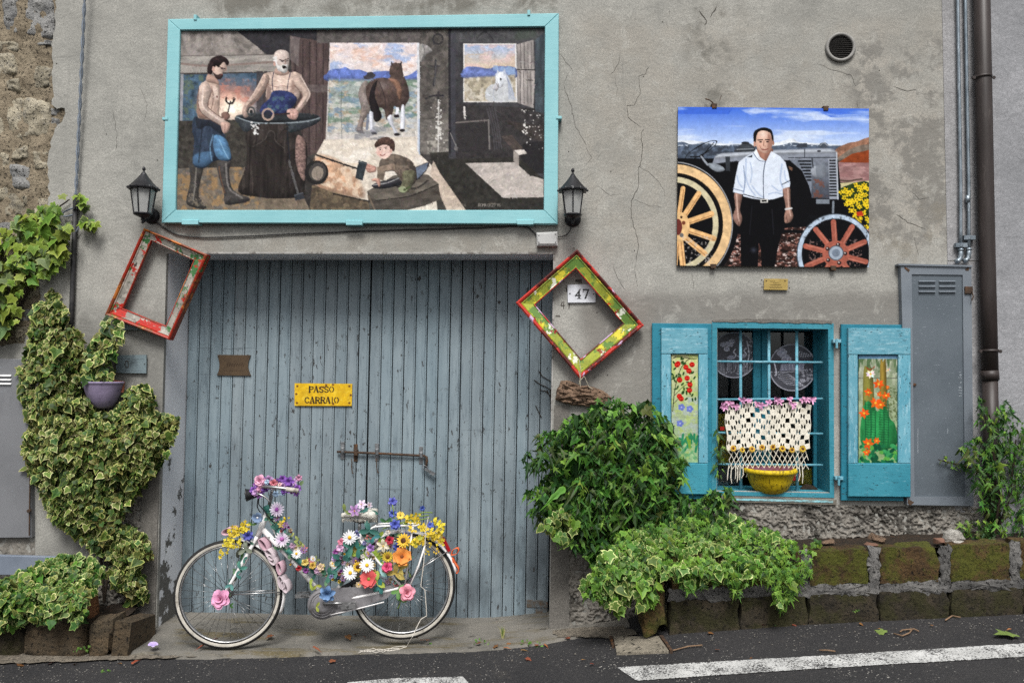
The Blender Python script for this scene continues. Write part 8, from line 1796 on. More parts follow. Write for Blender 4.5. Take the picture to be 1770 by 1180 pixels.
# smeared joints
def joint(px, d, seed, th=.012):
 P_ = jag(px+[px[0]], 3.2, 5, seed)[:-1]; lump('mortar_joint', P_, d, th, M['grey_mortar'], pr, .009, seed, 5)
for k, u in enumerate((1391, 1510, 1633, 1754)): joint([(u-9, f_top(u)-2), (u+10, f_top(u)-3), (u+12, f_top(u)+30), (u+8, f_mid(u)+2), (u-7, f_mid(u)), (u-10, f_top(u)+28)], PD-.008, k+3, .012)
for k, (a, b) in enumerate(((1155, 1275), (1275, 1398), (1398, 1520), (1520, 1642), (1642, 1770), (1770, 1890))): joint([(a, f_mid(a)-4), (b, f_mid(b)-4), (b, f_mid2(b)+3), ((a+b)/2+20, f_mid2((a+b)/2)+7), ((a+b)/2-20, f_mid2((a+b)/2)+1), (a, f_mid2(a)+5)], PD-.010, k+20, .012)
mb = MB(); A_, B_ = W(1130, f_top(1130)+2, PD-.1), W(1890, f_top(1890)+2, PD-.1); V = []; n = 60; m = 10
for i in range(n+1):
 for j in range(m+1):
  p = A_.lerp(B_, i/n); p.y = p.y*(1-j/m)+.02*(j/m); p.z += .012*mnoise.noise((p.x*9, p.y*9, 2))+.03*(j/m)*abs(mnoise.noise((p.x*2, 0, 7))); V.append(p)
F = [(i*(m+1)+j, (i+1)*(m+1)+j, (i+1)*(m+1)+j+1, i*(m+1)+j+1) for i in range(n) for j in range(m)]
mb.add(V, F); mb.build('earth_fill', M['earth'], pr, smooth=True)
hewn('corner_stone', [W(1098, 1000, .50), W(1150, 1002, .50), W(1158, 1092, .50), W(1112, 1104, .50)], m_stone('mossy_corner_stone', (70, 56, 34), (92, 74, 42), (46, 40, 26), (62, 64, 24)), pr, .3, 8, .012, 77, .03)
pl_ = thing('stone_planter', W(130, 1135, .4), 'low planter of rough brown stones below the left variegated ivy', 'planter')
for k, (q, mt, d) in enumerate((([(-90, 1082), (32, 1082), (36, 1138), (-90, 1140)], 'tuff_dark', .42), ([(38, 1082), (142, 1076), (147, 1138), (38, 1138)], 'tuff_brown', .42), ([(152, 1076), (196, 1066), (190, 1140), (150, 1142)], 'tuff_brown', .42))): hewn('rough_stone', [W(u, v, d) for u, v in q], M[mt], pl_, .16, 8, .012, 60+k, .022)
A_, B_ = W(194, 1072, .41), W(237, 1058, .10); C_, D_ = W(238, 1108, .10), W(186, 1141, .41)
mb_c = [A_, B_, C_, D_]
def hewn_side(name, c4, mat, parent, thick):
 n_ = (c4[1]-c4[0]).cross(c4[3]-c4[0]).normalized()
 if n_.y > 0: n_ = -n_
 V, F = [], []; n = 8
 for layer in (0, 1):
  for i in range(n+1):
   for j in range(n+1):
    s, t = i/n, j/n; p = (c4[0]*(1-s)+c4[1]*s)*(1-t)+(c4[3]*(1-s)+c4[2]*s)*t
    k = mnoise.noise((p.x*12, p.y*12, p.z*12+5)); e = max(abs(2*s-1), abs(2*t-1))**8
    V.append(p+n_*(.012*k-.02*e) if layer == 0 else p-n_*thick)
 N_ = (n+1)**2
 for l in (0, N_):
  for i in range(n):
   for j in range(n): a = l+i*(n+1)+j; F.append((a, a+1, a+n+2, a+n+1))
 rim = [i*(n+1) for i in range(n+1)]+[n*(n+1)+j for j in range(1, n+1)]+[i*(n+1)+n for i in range(n-1, -1, -1)]+[j for j in range(n-1, 0, -1)]
 for a, b in zip(rim, rim[1:]+rim[:1]): F.append((a, b, b+N_, a+N_))
 mb = MB(); mb.add(V, F); o = mb.build(name, mat, parent); auto_smooth(o, 55)
hewn_side('rough_stone', mb_c, M['tuff_brown'], pl_, .12)
mb = MB(); V = []; n, m = 30, 8
for i in range(n+1):
 for j in range(m+1):
  p = W(-90, 1092, .40).lerp(W(190, 1084, .40), i/n); p.y = -.38*(1-j/m)+.0*(j/m); p.z += .015*mnoise.noise((p.x*9, p.y*9, 2))+.03*(j/m); V.append(p)
F = [(i*(m+1)+j, (i+1)*(m+1)+j, (i+1)*(m+1)+j+1, i*(m+1)+j+1) for i in range(n) for j in range(m)]; mb.add(V, F); mb.build('earth_fill', M['earth'], pl_, smooth=True)
rock('rough_stone', [(136, 1030), (158, 1030), (160, 1080), (138, 1080)], .18, .06, m_stone('reddish_stone', (110, 74, 50), (128, 90, 62), (84, 58, 42)), pl_, 8, .012, 9)
# ================================================================== ivy
M['leafmat'] = vcmat('ivy_leaf', .55, .14, .5, .12, 90, .025, .28)
def leaf_mesh(shape, cg, ce, seed=0, fold=.16, droop=.18, rim=.76, ragged=.06):
 """ivy leaf of unit length: green centre, rim in the edge colour; lies in xy, tip towards +y, front +z"""
 g = random.Random(seed)
 half = {'ivy': [(.0, .0), (.20, -.13), (.46, -.05), (.40, .16), (.58, .42), (.30, .50), (.17, .72), (0, 1.0)],
   'heart': [(.0, .0), (.2, -.14), (.44, -.06), (.48, .14), (.45, .34), (.29, .50), (.15, .72), (0, .95)],
   'wide': [(.0, .0), (.26, -.16), (.56, .0), (.46, .2), (.62, .50), (.34, .52), (.22, .74), (0, 1.0)],
   'bird': [(.0, .0), (.08, -.05), (.34, -.06), (.10, .12), (.36, .46), (.09, .32), (.07, .74), (0, 1.2)],
   'lance': [(.0, .0), (.09, .02), (.15, .2), (.12, .34), (.14, .56), (.08, .7), (.04, .95), (0, 1.3)]}[shape]
 pts = [(x+g.uniform(-ragged, ragged)*(0 < i < len(half)-1), y+g.uniform(-ragged, ragged)*(0 < i < len(half)-1)) for i, (x, y) in enumerate(half)]
 lft = [(-x+g.uniform(-ragged, ragged)*.6, y+g.uniform(-ragged, ragged)*.6) for x, y in half[1:-1]][::-1]
 out = pts+lft; n = len(out); cx, cy = 0, .34; mb = MB()
 rv = [rim*g.uniform(.9, 1.06) for _ in out]
 inn = [(cx+(x-cx)*r, cy+(y-cy)*r) for (x, y), r in zip(out, rv)]
 Z = lambda x, y: fold*abs(x)-droop*(y*y)-.05*math.sin(6*x+seed)
 P_ = [(x, y, Z(x, y)) for x, y in out]+[(x, y, Z(x, y)) for x, y in inn]+[(cx, cy, Z(cx, cy))]
 C_ = [tuple(L3(*ce))+(1,)]*n+[tuple(L3(*cg))+(1,)]*n+[tuple(v*.85 for v in L3(*cg))+(1,)]
 if ce != cg and rim < .95:   # sharp border between the two colours: rim has its own inner vertices
  P2 = P_[:n]+P_[n:2*n]+P_[n:2*n]+[P_[-1]]; C2 = C_[:n]+[C_[0]]*n+C_[n:2*n]+[C_[-1]]
  F = [(i, (i+1) % n, n+(i+1) % n, n+i) for i in range(n)]+[(2*n+i, 2*n+(i+1) % n, 3*n) for i in range(n)]; mb.add(P2, F, C2)
 else:
  F = [(i, (i+1) % n, 2*n) for i in range(n)]; mb.add(P_, [(i, (i+1) % n, n+(i+1) % n, n+i) for i in range(n)]+[(n+i, n+(i+1) % n, 2*n) for i in range(n)], C_)
 return mb
def leaf_set(shape, pairs, seed, **k):
 r_ = random.Random(seed); return [leaf_mesh(shape, cg, ce, seed+i, fold=r_.uniform(.05, .4), droop=r_.uniform(0, .5), **k) for i, (cg, ce) in enumerate(pairs)]
VAR = [((76, 102, 38), (166, 172, 98)), ((84, 110, 42), (184, 186, 118)), ((58, 82, 32), (144, 154, 82)), ((92, 114, 50), (192, 192, 132)), ((60, 90, 36), (112, 134, 58)), ((100, 122, 54), (200, 198, 142)), ((46, 70, 28), (80, 106, 42)), ((48, 76, 30), (60, 88, 34)), ((68, 96, 38), (152, 162, 90)), ((38, 62, 24), (50, 76, 30)), ((86, 92, 44), (128, 122, 66)), ((68, 98, 40), (176, 180, 112))]
YG = [((112, 136, 46), (138, 156, 70)), ((98, 124, 40), (126, 146, 58)), ((122, 142, 52), (152, 166, 82)), ((88, 120, 44), (112, 138, 58)), ((94, 116, 72), (120, 136, 84))]
DG = [((54, 88, 28), (54, 88, 28)), ((68, 106, 34), (74, 112, 38)), ((40, 66, 22), (40, 66, 22)), ((88, 126, 42), (98, 134, 48)), ((46, 76, 30), (46, 76, 30)), ((106, 140, 50), (116, 148, 58)), ((34, 58, 22), (34, 58, 22)), ((66, 78, 34), (72, 84, 38))]
VG = [((74, 104, 42), (158, 168, 100)), ((60, 90, 36), (138, 152, 84)), ((86, 114, 50), (178, 184, 122)), ((76, 110, 34), (96, 130, 46)), ((90, 122, 40), (112, 140, 52)), ((58, 90, 30), (78, 112, 40))]
S = {'var': leaf_set('heart', VAR, 1, rim=.82, ragged=.05)+leaf_set('ivy', VAR, 11, rim=.82, ragged=.05), 'yg': leaf_set('wide', YG, 30, rim=.88), 'bird': leaf_set('bird', DG, 50, rim=.8), 'lance': leaf_set('lance', DG, 70, rim=.8), 'green': leaf_set('ivy', DG, 90, rim=.85), 'vg': leaf_set('ivy', VG, 110, rim=.85)+leaf_set('heart', VG, 120, rim=.85), 'vgb': leaf_set('bird', VG[3:], 130, rim=.8)}
LM = {k: [(m, m.mesh(False, True, 'leaf')) for m in v] for k, v in S.items()}
ARR = {k: [(np.array(m.v), m.f, np.array(m.c)) for m in v] for k, v in S.items()}
def plant(name, label, cat, region, depth, sets, size, count, seed, solo=280, group=None, layers=.0, tipdown=1.0, stems=None, base=None, spread=.7, lift=.45, weights=None, avoid=(), warp=6):
 """leaves spread over a pixel region; depth(u, v, k) gives metres from the wall (k in 0..1: depth in the foliage)"""
 g = random.Random(seed); us = [p[0] for p in region]; vs_ = [p[1] for p in region]
 pl = thing(name, base or W(np.mean(us), max(vs_), .1), label, cat, group)
 L = []
 while len(L) < count:
  u, v = g.uniform(min(us)-warp, max(us)+warp), g.uniform(min(vs_)-warp, max(vs_)+warp)
  wu, wv = u+warp*(mnoise.noise((u/24, v/24, seed+9))+.6*mnoise.noise((u/9, v/9, seed))), v+warp*(mnoise.noise((u/24, v/24, seed+19))+.6*mnoise.noise((u/9, v/9, seed+5)))
  if not inside((wu, wv), region) or any(inside((u, v), a_) for a_ in avoid): continue
  nz = mnoise.noise((u/19, v/19, seed))+.5*mnoise.noise((u/8, v/8, seed)); k = g.random()**.8
  if nz < -.22 and k > .45 and count > 200: k *= .35
  d = depth(u, v, k)+.05*nz; p = W(u, v, d)
  sz = g.choice(size)*mpp(d)*g.uniform(.5, 1.2)*(1.5 if g.random() < .06 else 1)
  if k < .5: sz *= .9
  z = Vector((g.uniform(-spread, spread), -1, lift+g.uniform(-spread, spread))).normalized()
  tip = Vector((g.uniform(-1, 1), g.uniform(-.3, .3), -tipdown+g.uniform(-.5, .5))); tip = (tip-z*tip.dot(z)).normalized(); x = tip.cross(z).normalized()
  mt = Matrix((x, tip, z)).transposed().to_4x4(); mt = Matrix.Translation(p) @ mt @ Matrix.Scale(sz, 4)
  st = sets(u, v, g) if callable(sets) else g.choices(sets, weights)[0] if weights else g.choice(sets)
  L.append((k, mt, st, g.randrange(len(LM[st])), g.uniform(.75, 1.15)))
 L.sort(key=lambda e: -e[0])
 for k, mt, st, i, b in L[:solo]: place('leaf', LM[st][i][1], M['leafmat'], pl, mt)
 V, F, C, off = [], [], [], 0
 for k, mt, st, i, b in L[solo:]:
  a, f, c = ARR[st][i]; m3 = np.array(mt); V.append(a @ m3[:3, :3].T+m3[:3, 3]); c2 = c.copy(); c2[:, :3] *= b; C.append(c2); F += [tuple(off+j for j in q) for q in f]; off += len(a)
 if V:
  me = bpy.data.meshes.new('foliage'); me.from_pydata(np.concatenate(V).tolist(), [], F); at = me.color_attributes.new('Col', 'FLOAT_COLOR', 'POINT'); at.data.foreach_set('color', np.concatenate(C).astype(np.float32).ravel()); o = place('foliage', me, M['leafmat'], pl); o['kind'] = 'stuff'
 mb = MB()
 for q in stems or []: mb.tube([W(*p) for p in q], [.008]*(len(q)-1)+[.004], 6)
 if stems: mb.build('stems', M['dry'], pl)
 return pl
def edge_d(region):
 P_ = np.array(region, float); A = P_; Bq = np.roll(P_, -1, 0)
 def f(u, v):
  d = Bq-A; t = np.clip((((u, v)-A)*d).sum(1)/((d*d).sum(1)+1e-9), 0, 1); q = A+d*t[:, None]-(u, v); return float(np.sqrt((q*q).sum(1)).min())
 return f
RA = [(-40, 400), (12, 392), (34, 376), (60, 358), (85, 344), (106, 338), (112, 350), (104, 366), (116, 384), (114, 410), (112, 444), (100, 462), (70, 478), (44, 490), (36, 518), (26, 520), (34, 545), (28, 570), (16, 580), (-40, 590)]
plant('yellow_green_ivy', 'yellow green ivy with big pointed leaves on the stone corner at upper left', 'ivy', RA, lambda u, v, k: .03+.09*k, ['yg'], [18, 21, 25, 15], 380, 3, 290, spread=.6, stems=[[(60, 480, .02), (40, 440, .02), (70, 380, .03), (120, 345, .02)], [(60, 480, .02), (30, 540, .02), (10, 580, .02)]])
plant('yellow_green_ivy', 'small sprig of yellow green ivy around the cable connector', 'ivy', [(118, 330), (140, 328), (152, 342), (150, 356), (172, 374), (170, 392), (150, 396), (140, 380), (146, 360), (128, 340)], lambda u, v, k: .03+.06*k, ['yg'], [20, 25], 13, 5, 13, spread=.5)
RB = [(92, 498), (99, 506), (106, 524), (119, 532), (121, 560), (138, 572), (146, 600), (150, 640), (158, 690), (200, 706), (222, 672), (258, 657), (265, 688), (270, 714), (308, 718), (304, 748), (288, 775), (280, 806), (240, 848), (212, 880), (212, 904), (250, 920), (266, 962), (240, 976), (262, 1030), (230, 1044), (205, 1020), (186, 960), (150, 945), (126, 918), (92, 902), (68, 838), (48, 810), (36, 764), (50, 740), (38, 680), (37, 640), (50, 588), (64, 530)]
eb = edge_d(RB)
plant('variegated_ivy', 'tall cream-edged variegated ivy climbing the wall between cabinet and garage door', 'ivy', RB, lambda u, v, k: .03+min(eb(u, v), 60)/60*.10+.10*k, ['var'], [9, 11, 13, 8, 15], 6800, 7, 295, avoid=[[(138, 648), (222, 648), (214, 690), (190, 712), (166, 708), (146, 680)]], spread=.95, stems=[[(180, 1040, .05), (170, 900, .03), (110, 700, .02), (95, 520, .02)], [(180, 1040, .05), (200, 900, .03), (200, 760, .02), (290, 730, .02)]], base=W(185, 1060, .15))
RC = [(-40, 1000), (11, 998), (40, 985), (80, 968), (104, 958), (130, 955), (170, 970), (186, 990), (170, 1010), (150, 1030), (154, 1072), (130, 1082), (110, 1062), (70, 1078), (40, 1074), (11, 1090), (-40, 1095)]
plant('variegated_ivy', 'low cream-edged ivy spilling over the left stone planter', 'ivy', RC, lambda u, v, k: .16+min(1, max(0, (v-960)/70))*.28+.08*k, ['var', 'vg'], [11, 13, 16, 10], 1800, 9, 290, spread=.85, base=W(80, 1085, .3), weights=[3, 2])
# purple wall pot with its own ivy
M['purple_pot'] = pmat('purple_glazed_pot', (140, 128, 154), (122, 112, 136), 12, .55, .3, 60, dirt=(70, 62, 76), dscale=12, dlo=.56, dhi=.68); M['terracotta'] = pmat('terracotta', (140, 84, 58), (116, 70, 50), 20, .85, .3)
pp = thing('wall_pot', W(179, 704, .06), 'purple glazed half-round pot with broken rim mounted on the wall in the ivy', 'pot')
o_ = W(179, 706, .07); rx = 36*mpp(.1); hh = 48*mpp(.08)
halfpot(o_, rx, hh, [(.08, .0), (.3, .01), (.5, .1), (.68, .3), (.84, .58), (.95, .86), (.97, .9), (1.0, .92), (1.03, .97), (1.0, 1.0), (.92, 1.0), (.9, .9), (.3, .86), (0, .86)], M['purple_pot'], pp, 'bowl', ry=.95)
mb = MB(); mb.prism([o_+Vector((x*rx, .002, z*hh)) for x, z in ((-.97, .6), (.97, .6), (1.0, 1.0), (.5, 1.06), (-.4, 1.1), (-.9, 1.04))], (0, .012, 0)); mb.build('back_plate', M['terracotta'], pp)
RD = [(150, 655), (146, 618), (160, 590), (180, 556), (186, 546), (212, 552), (212, 582), (202, 605), (192, 628), (206, 650), (190, 656), (180, 664), (172, 656)]
plant('potted_ivy', 'variegated ivy growing up out of the purple wall pot', 'ivy', RD, lambda u, v, k: .08+.09*k, ['var'], [14, 17, 13], 230, 13, 170, base=W(178, 662, .06))
# right-hand bush
RE = [(1001, 706), (1035, 697), (1067, 692), (1098, 700), (1122, 692), (1145, 708), (1158, 735), (1170, 766), (1178, 800), (1182, 836), (1172, 850), (1200, 866), (1230, 852), (1256, 850), (1268, 888), (1240, 905), (1180, 900), (1110, 915), (1070, 950), (1036, 972), (1006, 955), (974, 934), (944, 916), (934, 896), (916, 888), (926, 870), (914, 850), (926, 832), (952, 822), (948, 806), (926, 812), (908, 812), (906, 792), (922, 770), (938, 750), (966, 740), (978, 722)]
ee = edge_d(RE)
plant('dark_ivy_bush', 'large bushy dark green ivy between the garage door and the left shutter', 'ivy', RE, lambda u, v, k: .05+min(ee(u, v), 70)/70*.09+.17*k, ['bird', 'green', 'lance', 'vgb'], [13, 16, 20, 11, 25], 4200, 17, 295, warp=17, stems=[[(1120, 1010, .1), (1080, 900, .05), (1040, 760, .03)], [(1120, 1010, .1), (1130, 880, .05), (1110, 740, .03)], [(1120, 1010, .1), (1030, 930, .05), (950, 850, .04)]], base=W(1120, 1030, .25), weights=[5, .6, 7, 1], spread=1.2)
plant('hanging_ivy', 'few pale variegated ivy shoots within the dark ivy bush beside the door', 'ivy', [(936, 890), (975, 880), (1000, 900), (975, 940), (940, 920)], lambda u, v, k: .22+.12*k, ['vg'], [14, 17], 50, 19, 50)
for q, sd in (([(930, 762), (905, 782), (898, 800), (906, 806), (920, 790), (940, 780)], 1), ([(940, 836), (912, 842), (908, 870), (922, 884), (944, 872)], 2)): pass
RF = [(1008, 1022), (1010, 1000), (1034, 968), (1052, 940), (1092, 912), (1140, 900), (1200, 890), (1240, 892), (1262, 888), (1300, 900), (1330, 918), (1362, 928), (1386, 950), (1404, 972), (1400, 998), (1376, 1008), (1360, 1050), (1346, 1050), (1332, 1008), (1300, 1002), (1284, 1026), (1264, 1024), (1250, 998), (1222, 1000), (1206, 1020), (1186, 1014), (1164, 988), (1140, 1004), (1130, 1040), (1106, 1046), (1092, 1016), (1076, 1052), (1050, 1052), (1030, 1036)]
plant('variegated_ivy', 'pale variegated ivy sprawling over the mossy stone planter at right', 'ivy', RF, lambda u, v, k: .16+min(1, max(0, (v-890)/90))*.32+.12*k, lambda u, v, g: ('bird' if g.random() < .5 else 'vgb') if v < 925+25*mnoise.noise((u/40, 0, 3)) and g.random() < .75 else 'vg' if g.random() < np.interp(u+(v-960)*.6, [1000, 1120, 1240, 1330], [.3, .75, .5, .04]) else ('vgb' if g.random() < .75 else 'bird'), [10, 13, 16, 9], 3800, 23, 295, warp=10, base=W(1220, 1000, .3), stems=[[(1140, 980, .35), (1200, 960, .4), (1320, 950, .45), (1390, 975, .5)]], spread=.85, lift=.6)
RG = [(1690, 682), (1702, 690), (1712, 712), (1738, 692), (1752, 724), (1790, 724), (1790, 945), (1700, 945), (1690, 930), (1698, 880), (1682, 838), (1672, 800), (1660, 770), (1680, 760), (1694, 742)]
plant('creeper', 'wispy green creeper growing around the foot of the drainpipe at far right', 'creeper', RG, lambda u, v, k: .10+.14*k, ['bird', 'lance', 'vgb'], [10, 13, 17], 980, 29, 290, base=W(1720, 940, .2), stems=[[(1716, 940, .13), (1730, 850, .14), (1712, 760, .13), (1700, 700, .13)], [(1716, 940, .13), (1745, 860, .14), (1756, 760, .14)]], weights=[5, 4, .4], spread=1.0, warp=9)
plant('creeper', 'thin creeper tendril reaching left across the foot of the steel cabinet', 'creeper', [(1618, 790), (1640, 788), (1664, 800), (1684, 806), (1684, 814), (1660, 810), (1636, 800)], lambda u, v, k: .07+.04*k, ['lance', 'bird'], [10, 12], 24, 31, 24, stems=[[(1690, 812, .06), (1660, 804, .06), (1622, 794, .06)]])
plant('creeper', 'small green creeper tuft on the planter earth below the steel cabinet', 'creeper', [(1660, 905), (1690, 890), (1712, 905), (1716, 932), (1680, 936), (1664, 922)], lambda u, v, k: .14+.1*k, ['lance', 'bird'], [11, 14], 70, 33, 70)
plant('ivy_sprig', 'thin ivy sprig growing through the left edge of the window', 'ivy', [(1236, 738), (1244, 740), (1248, 780), (1256, 792), (1246, 830), (1236, 828)], lambda u, v, k: -.02+.05*k, ['bird', 'lance'], [12, 15], 34, 35, 34)
plant('ivy_sprig', 'young ivy shoots on the planter earth at the right end of the pale ivy', 'ivy', [(1392, 940), (1412, 926), (1420, 940), (1410, 956), (1396, 950)], lambda u, v, k: .38+.1*k, ['green'], [8, 10], 16, 37, 16)
# ================================================================== litter, weeds, stones
M['litter'] = vcmat('dead_leaf', .7, 0, .5, .2, 60, .03)
lit = [leaf_mesh('ivy', (118, 76, 44), (96, 60, 36), 5, rim=.9), leaf_mesh('lance', (132, 78, 46), (110, 64, 40), 6, rim=.9, fold=.5), leaf_mesh('lance', (150, 106, 60), (126, 84, 50), 8, rim=.9, fold=.4)]
grn = [leaf_mesh('ivy', (96, 120, 60), (84, 108, 54), 5, rim=.9)]
lm = [m.mesh(False, True, 'dead_leaf') for m in lit+grn]; g = random.Random(44)
def fallen(u, v, px, kind, lab, rise=.012):
 p = G(u, v); p.z = max(p.z, -.09 if -2.6 < p.x < .4 and p.y > -.42 else p.z)+rise; s = px*mpp(-p.y); o = place('dead_leaf', lm[kind], M['litter'], None, Matrix.Translation(p) @ Matrix.Rotation(g.uniform(0, 6.28), 4, 'Z') @ Matrix.Rotation(g.uniform(-.4, .4), 4, 'X') @ Matrix.Scale(s, 4))
 tag(o, lab, 'leaf', 'fallen leaves on the ground'); return o
o = fallen(376, 1122, 34, 1, 'long russet dead leaf lying at the foot of the bicycle front wheel', .02)
for n_, (u, v, s, k) in enumerate(sorted(((210, 1150, 16, 1), (228, 1151, 26, 1), (90, 1148, 14, 0), (30, 1152, 18, 0), (130, 1150, 10, 0), (470, 1112, 16, 0), (540, 1132, 22, 1), (575, 1147, 15, 0), (600, 1111, 16, 0), (616, 1108, 15, 0), (628, 1112, 12, 2), (716, 1113, 14, 2), (730, 1117, 12, 0), (740, 1116, 12, 0), (830, 1118, 14, 0), (860, 1120, 18, 0), (870, 1122, 16, 2), (880, 1114, 10, 0), (900, 1126, 14, 2), (910, 1140, 14, 0), (925, 1118, 10, 0), (940, 1116, 16, 1), (985, 1105, 12, 0), (1005, 1143, 8, 2), (1025, 1150, 9, 0), (1225, 1096, 12, 0), (1370, 1080, 12, 0), (1390, 1077, 16, 1), (1322, 1083, 10, 0), (1240, 1126, 10, 0), (1486, 1080, 9, 0), (1524, 1090, 10, 2), (1610, 1084, 7, 0), (1750, 1090, 16, 2), (1300, 1140, 8, 0), (1165, 1078, 10, 0), (1180, 1092, 9, 2), (1120, 1125, 10, 0)))):
 fallen(u, v, s*.8, k, 'small brown dead leaf on the road edge, %d%s from the left' % (n_+1, {1: 'st', 2: 'nd', 3: 'rd'}.get((n_+1) % 10 if not 10 < n_+1 < 14 else 0, 'th')))
fallen(1528, 1093, 22, 3, 'green leaf lying on the asphalt below the middle of the planter'); fallen(1750, 1100, 34, 3, 'large dark green leaf on the road at far right')
M['twig'] = pmat('dry_twig', (128, 104, 82), (100, 80, 62), 20, .9, 0)
for pts, lab in (([(1545, 1098), (1560, 1102), (1572, 1097), (1578, 1090), (1560, 1092), (1556, 1095)], 'curled pale twig lying on the asphalt right of centre'), ([(1572, 1092), (1580, 1090), (1588, 1094)], 'short forked twig beside the curled twig on the asphalt'), ([(1416, 1127), (1430, 1127), (1444, 1129)], 'straight short twig lying just above the white edge line'), ([(1160, 1128), (1190, 1120), (1214, 1118)], 'thin reddish twig on the road beside the concrete cover'), ([(1634, 1075), (1646, 1067), (1660, 1070)], 'thin bent straw at the foot of the planter')):
 mb = MB(); mb.tube([G(u, v)+Vector((0, 0, .012)) for u, v in pts], .004, 6); tag(mb.build('twig', M['twig'], smooth=True), lab, 'twig')
o = fallen(264, 1132, 14, 3, 'lilac petal lying on the grit left of the bicycle', .014)
mp = MB()
for k in range(5): petal_into(mp, Matrix.Identity(3), Vector((0, 0, 0)), .6, .6, .3, k*1.257, -.4, L3(170, 150, 206), L3(190, 176, 220))
o.data = mp.mesh(True, True, 'petal'); o.data.materials.append(M['flower']); o.name = 'lilac_petal'; del o['group']
# concrete cover in the road edge
M['cover'] = pmat('pitted_concrete', (138, 130, 116), (112, 106, 94), 20, .95, .9, 60, dirt=(40, 37, 33), dscale=30, dlo=.56, dhi=.6, bdist=.01)
def ground_slab(name, px, h, mat, parent=None):
 P_ = [G(u, v) for u, v in px]; mb = MB(); n = len(P_); V = [(p.x, p.y, p.z+h) for p in P_]+[(p.x, p.y, p.z-.05) for p in P_]; mb.add(V, [tuple(range(n))]+[(i, (i+1) % n, n+(i+1) % n, n+i) for i in range(n)]); return mb.build(name, mat, parent)
cv_ = thing('utility_cover', G(1105, 1118), 'worn square concrete cover with rusty edge set in the road by the planter corner', 'cover')
ground_slab('cover_slab', [(1060, 1104), (1138, 1103), (1156, 1129), (1066, 1132)], .016, M['cover'], cv_); ground_slab('rusty_edge', [(1140, 1103), (1146, 1103), (1163, 1129), (1158, 1129)], .02, M['rust'], cv_); ground_slab('rusty_edge', [(1053, 1104), (1058, 1104), (1062, 1120), (1058, 1120)], .02, M['rust'], cv_)
# stones on the planter
M['pale_rock'] = m_stone('pale_rock', (156, 152, 144), (180, 176, 168), (120, 118, 112)); M['brick'] = pmat('brick_fragment', (120, 88, 72), (98, 72, 60), 20, .9, .5)
for pts, d, mt, nm, lab, cat in (([(1630, 938), (1633, 920), (1645, 913), (1660, 918), (1670, 934), (1668, 939)], .32, 'pale_rock', 'loose_stone', 'pale grey stone lying on the planter below the steel cabinet', 'stone'), ([(1640, 940), (1650, 932), (1670, 934), (1672, 942)], .36, 'pale_rock', 'loose_stone', 'flat pale stone in front of the larger stone on the planter', 'stone'), ([(1614, 938), (1616, 930), (1630, 929), (1632, 938)], .34, 'brick', 'brick_fragment', 'small pinkish brick fragment left of the pale stone on planter', 'brick'), ([(1500, 930), (1508, 920), (1530, 930), (1528, 938), (1510, 936)], .25, 'bark', 'bark_chip', 'dark bark chip lying on the planter earth by the wall', 'bark'), ([(1494, 940), (1500, 937), (1517, 939), (1516, 942)], .36, 'brick', 'wood_chip', 'small orange wood chip lying on the planter earth', 'chip'), ([(1420, 937), (1440, 930), (1442, 938)], .22, 'bark', 'bark_chip', 'black bark piece on the planter earth at the end of pale ivy', 'bark')):
 o = lump(nm, pts, d, .05, M[mt], None, .012, 6, 5); tag(o, lab, cat)
# weeds and grass tufts
M['grass'] = vcmat('grass_blade', .6, .1, .3, 0, 60, .02)
def tuft(name, u, v, n, hpx, lab, cols, wide=.5, on=None, cat='weed'):
 p = on if on is not None else G(u, v); h = hpx*mpp(-p.y); mb = MB(); gg = random.Random(int(u+v))
 for _ in range(n):
  a = gg.uniform(0, 6.28); L = h*gg.uniform(.5, 1.1); e = Vector((math.cos(a), math.sin(a)*.6, 0))*L*wide*gg.uniform(.4, 1.2); q = p+Vector((gg.uniform(-1, 1), gg.uniform(-1, 1), 0))*h*.12; c = L3(*gg.choice(cols))+(1,)
  s_ = Vector((.0022, 0, 0)); pts = [q, q+e*.35+Vector((0, 0, L*.55)), q+e+Vector((0, 0, L*.8))]; mb.add([pts[0]-s_, pts[0]+s_, pts[1]-s_, pts[1]+s_, pts[2]], [(0, 1, 3, 2), (2, 3, 4)], c)
 o = mb.build(name, M['grass'], color=True, recalc=False); return tag(o, lab, cat)
GR = [(96, 116, 52), (120, 134, 66), (150, 150, 96), (74, 96, 40)]
tuft('grass_tuft', 1152, 1078, 26, 40, 'pale grass tuft at the mossy corner stone of the planter', [(150, 156, 110), (170, 172, 130), (110, 124, 74)], 1.0)
tuft('grass_tuft', 1216, 1076, 8, 44, 'few tall grass blades at the foot of planter under the pale ivy', GR, .3); tuft('grass_tuft', 1300, 1080, 8, 34, 'thin dry grass blades at the planter foot', [(150, 130, 90), (120, 110, 70)], .4)
tuft('weed', 870, 1104, 10, 26, 'single upright weed on the concrete strip in front of the door', GR, .3, on=Vector((G(870, 1104).x, G(870, 1104).y, -.085)))
wl = leaf_set('green', [], 0) if False else None
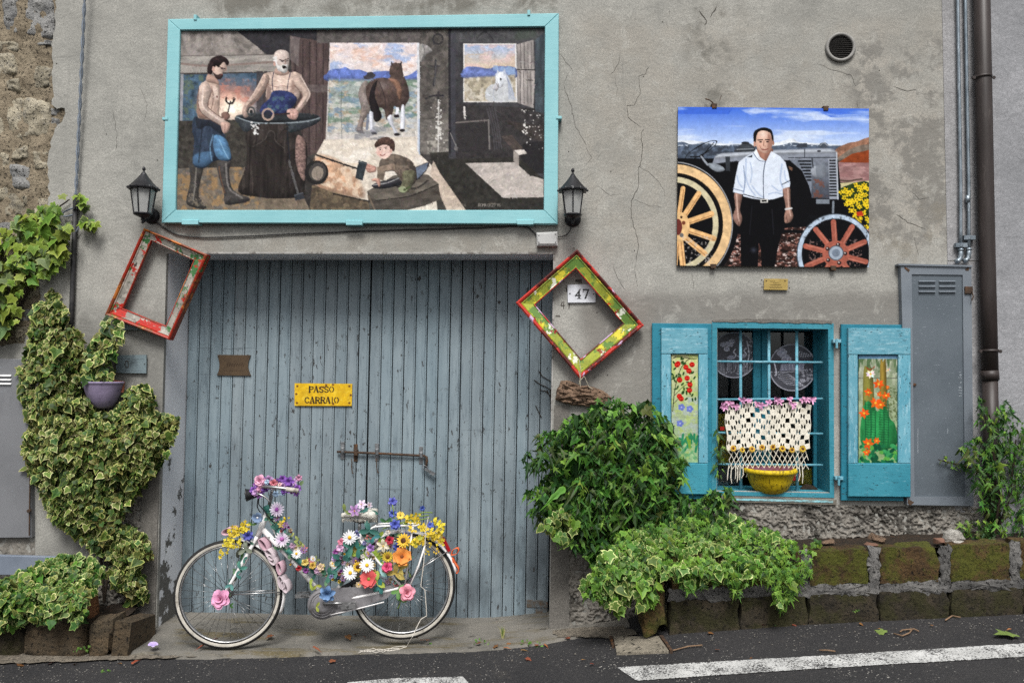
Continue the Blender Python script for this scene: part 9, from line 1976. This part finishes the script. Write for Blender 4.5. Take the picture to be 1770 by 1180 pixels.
def weed(u, v, n, spread, lab, d=None, px=9):
 p0 = G(u, v) if d is None else W(u, v, d); pl = thing('weed', p0, lab, 'weed'); gg = random.Random(int(u*3+v))
 for _ in range(n):
  p = p0+Vector((gg.uniform(-1, 1)*spread, gg.uniform(-1, 1)*spread*.5, gg.uniform(.0, .8)*spread*(.7 if d is None else 1)))
  z = Vector((gg.uniform(-.6, .6), -.8, .7+gg.uniform(-.4, .4))).normalized(); x = z.cross(Vector((gg.uniform(-1, 1), 0, 1))).normalized(); y = z.cross(x)
  place('leaf', LM['green'][gg.choice([0, 1, 3])][1], M['leafmat'], pl, Matrix.Translation(p) @ Matrix((x, y, z)).transposed().to_4x4() @ Matrix.Scale(px*.6*mpp(.4)*gg.uniform(.5, 1.2), 4))
weed(142, 1125, 14, .045, 'little green weed growing from the joint of the left planter stones', .44, 7); weed(232, 1105, 8, .035, 'little weed at the foot of the left door jamb'); weed(1480, 1056, 6, .02, 'tiny weed sprouting from the joint in the lower planter blocks', .50, 4); weed(1430, 1072, 8, .04, 'small weeds along the planter foot left of middle', None, 7)
weed(835, 1114, 12, .06, 'small weed growing in the crack at the edge of the concrete strip', None, 8); weed(920, 1116, 12, .07, 'small weed at the road edge before the right door jamb', None, 8); weed(742, 1114, 5, .03, 'tiny weed at the road edge behind the bicycle rear wheel', None, 8); weed(182, 1160, 5, .03, 'tiny weed on the road at bottom left', None, 8); weed(1350, 1080, 8, .05, 'patch of tiny weeds at the foot of planter below pale ivy', None, 6)
weed(1240, 868, 10, .05, 'small ivy leaves creeping onto the left end of window sill', .03, 10)
# grit scattered along the road edge
mb = MB(); gg = random.Random(71)
for _ in range(420):
 u = gg.uniform(0, 1770); base_v = np.interp(u, [0, 300, 480, 700, 900, 1060, 1400, 1770], [1150, 1140, 1128, 1120, 1118, 1112, 1085, 1066]); v = base_v+abs(gg.gauss(0, 1))*16+2
 p = G(u, v); r = gg.choice([.0022, .003, .004, .0055])*gg.uniform(.7, 1.2); o_ = [Vector((gg.uniform(.6, 1.2)*r*a, gg.uniform(.6, 1.2)*r*b, gg.uniform(.5, .9)*r*c)) for a, b, c in ((1, 0, 0), (-1, 0, 0), (0, 1, 0), (0, -1, 0), (0, 0, 1), (0, 0, -1))]
 mb.add([p+q+Vector((0, 0, r*.5+.004)) for q in o_], [(0, 2, 4), (2, 1, 4), (1, 3, 4), (3, 0, 4), (2, 0, 5), (1, 2, 5), (3, 1, 5), (0, 3, 5)])
tag(mb.build('road_grit', pmat('grit_stones', (124, 119, 111), (80, 76, 70), 300, .9, 0)), 'pale grit scattered along the edge of the asphalt', 'grit', kind='stuff')
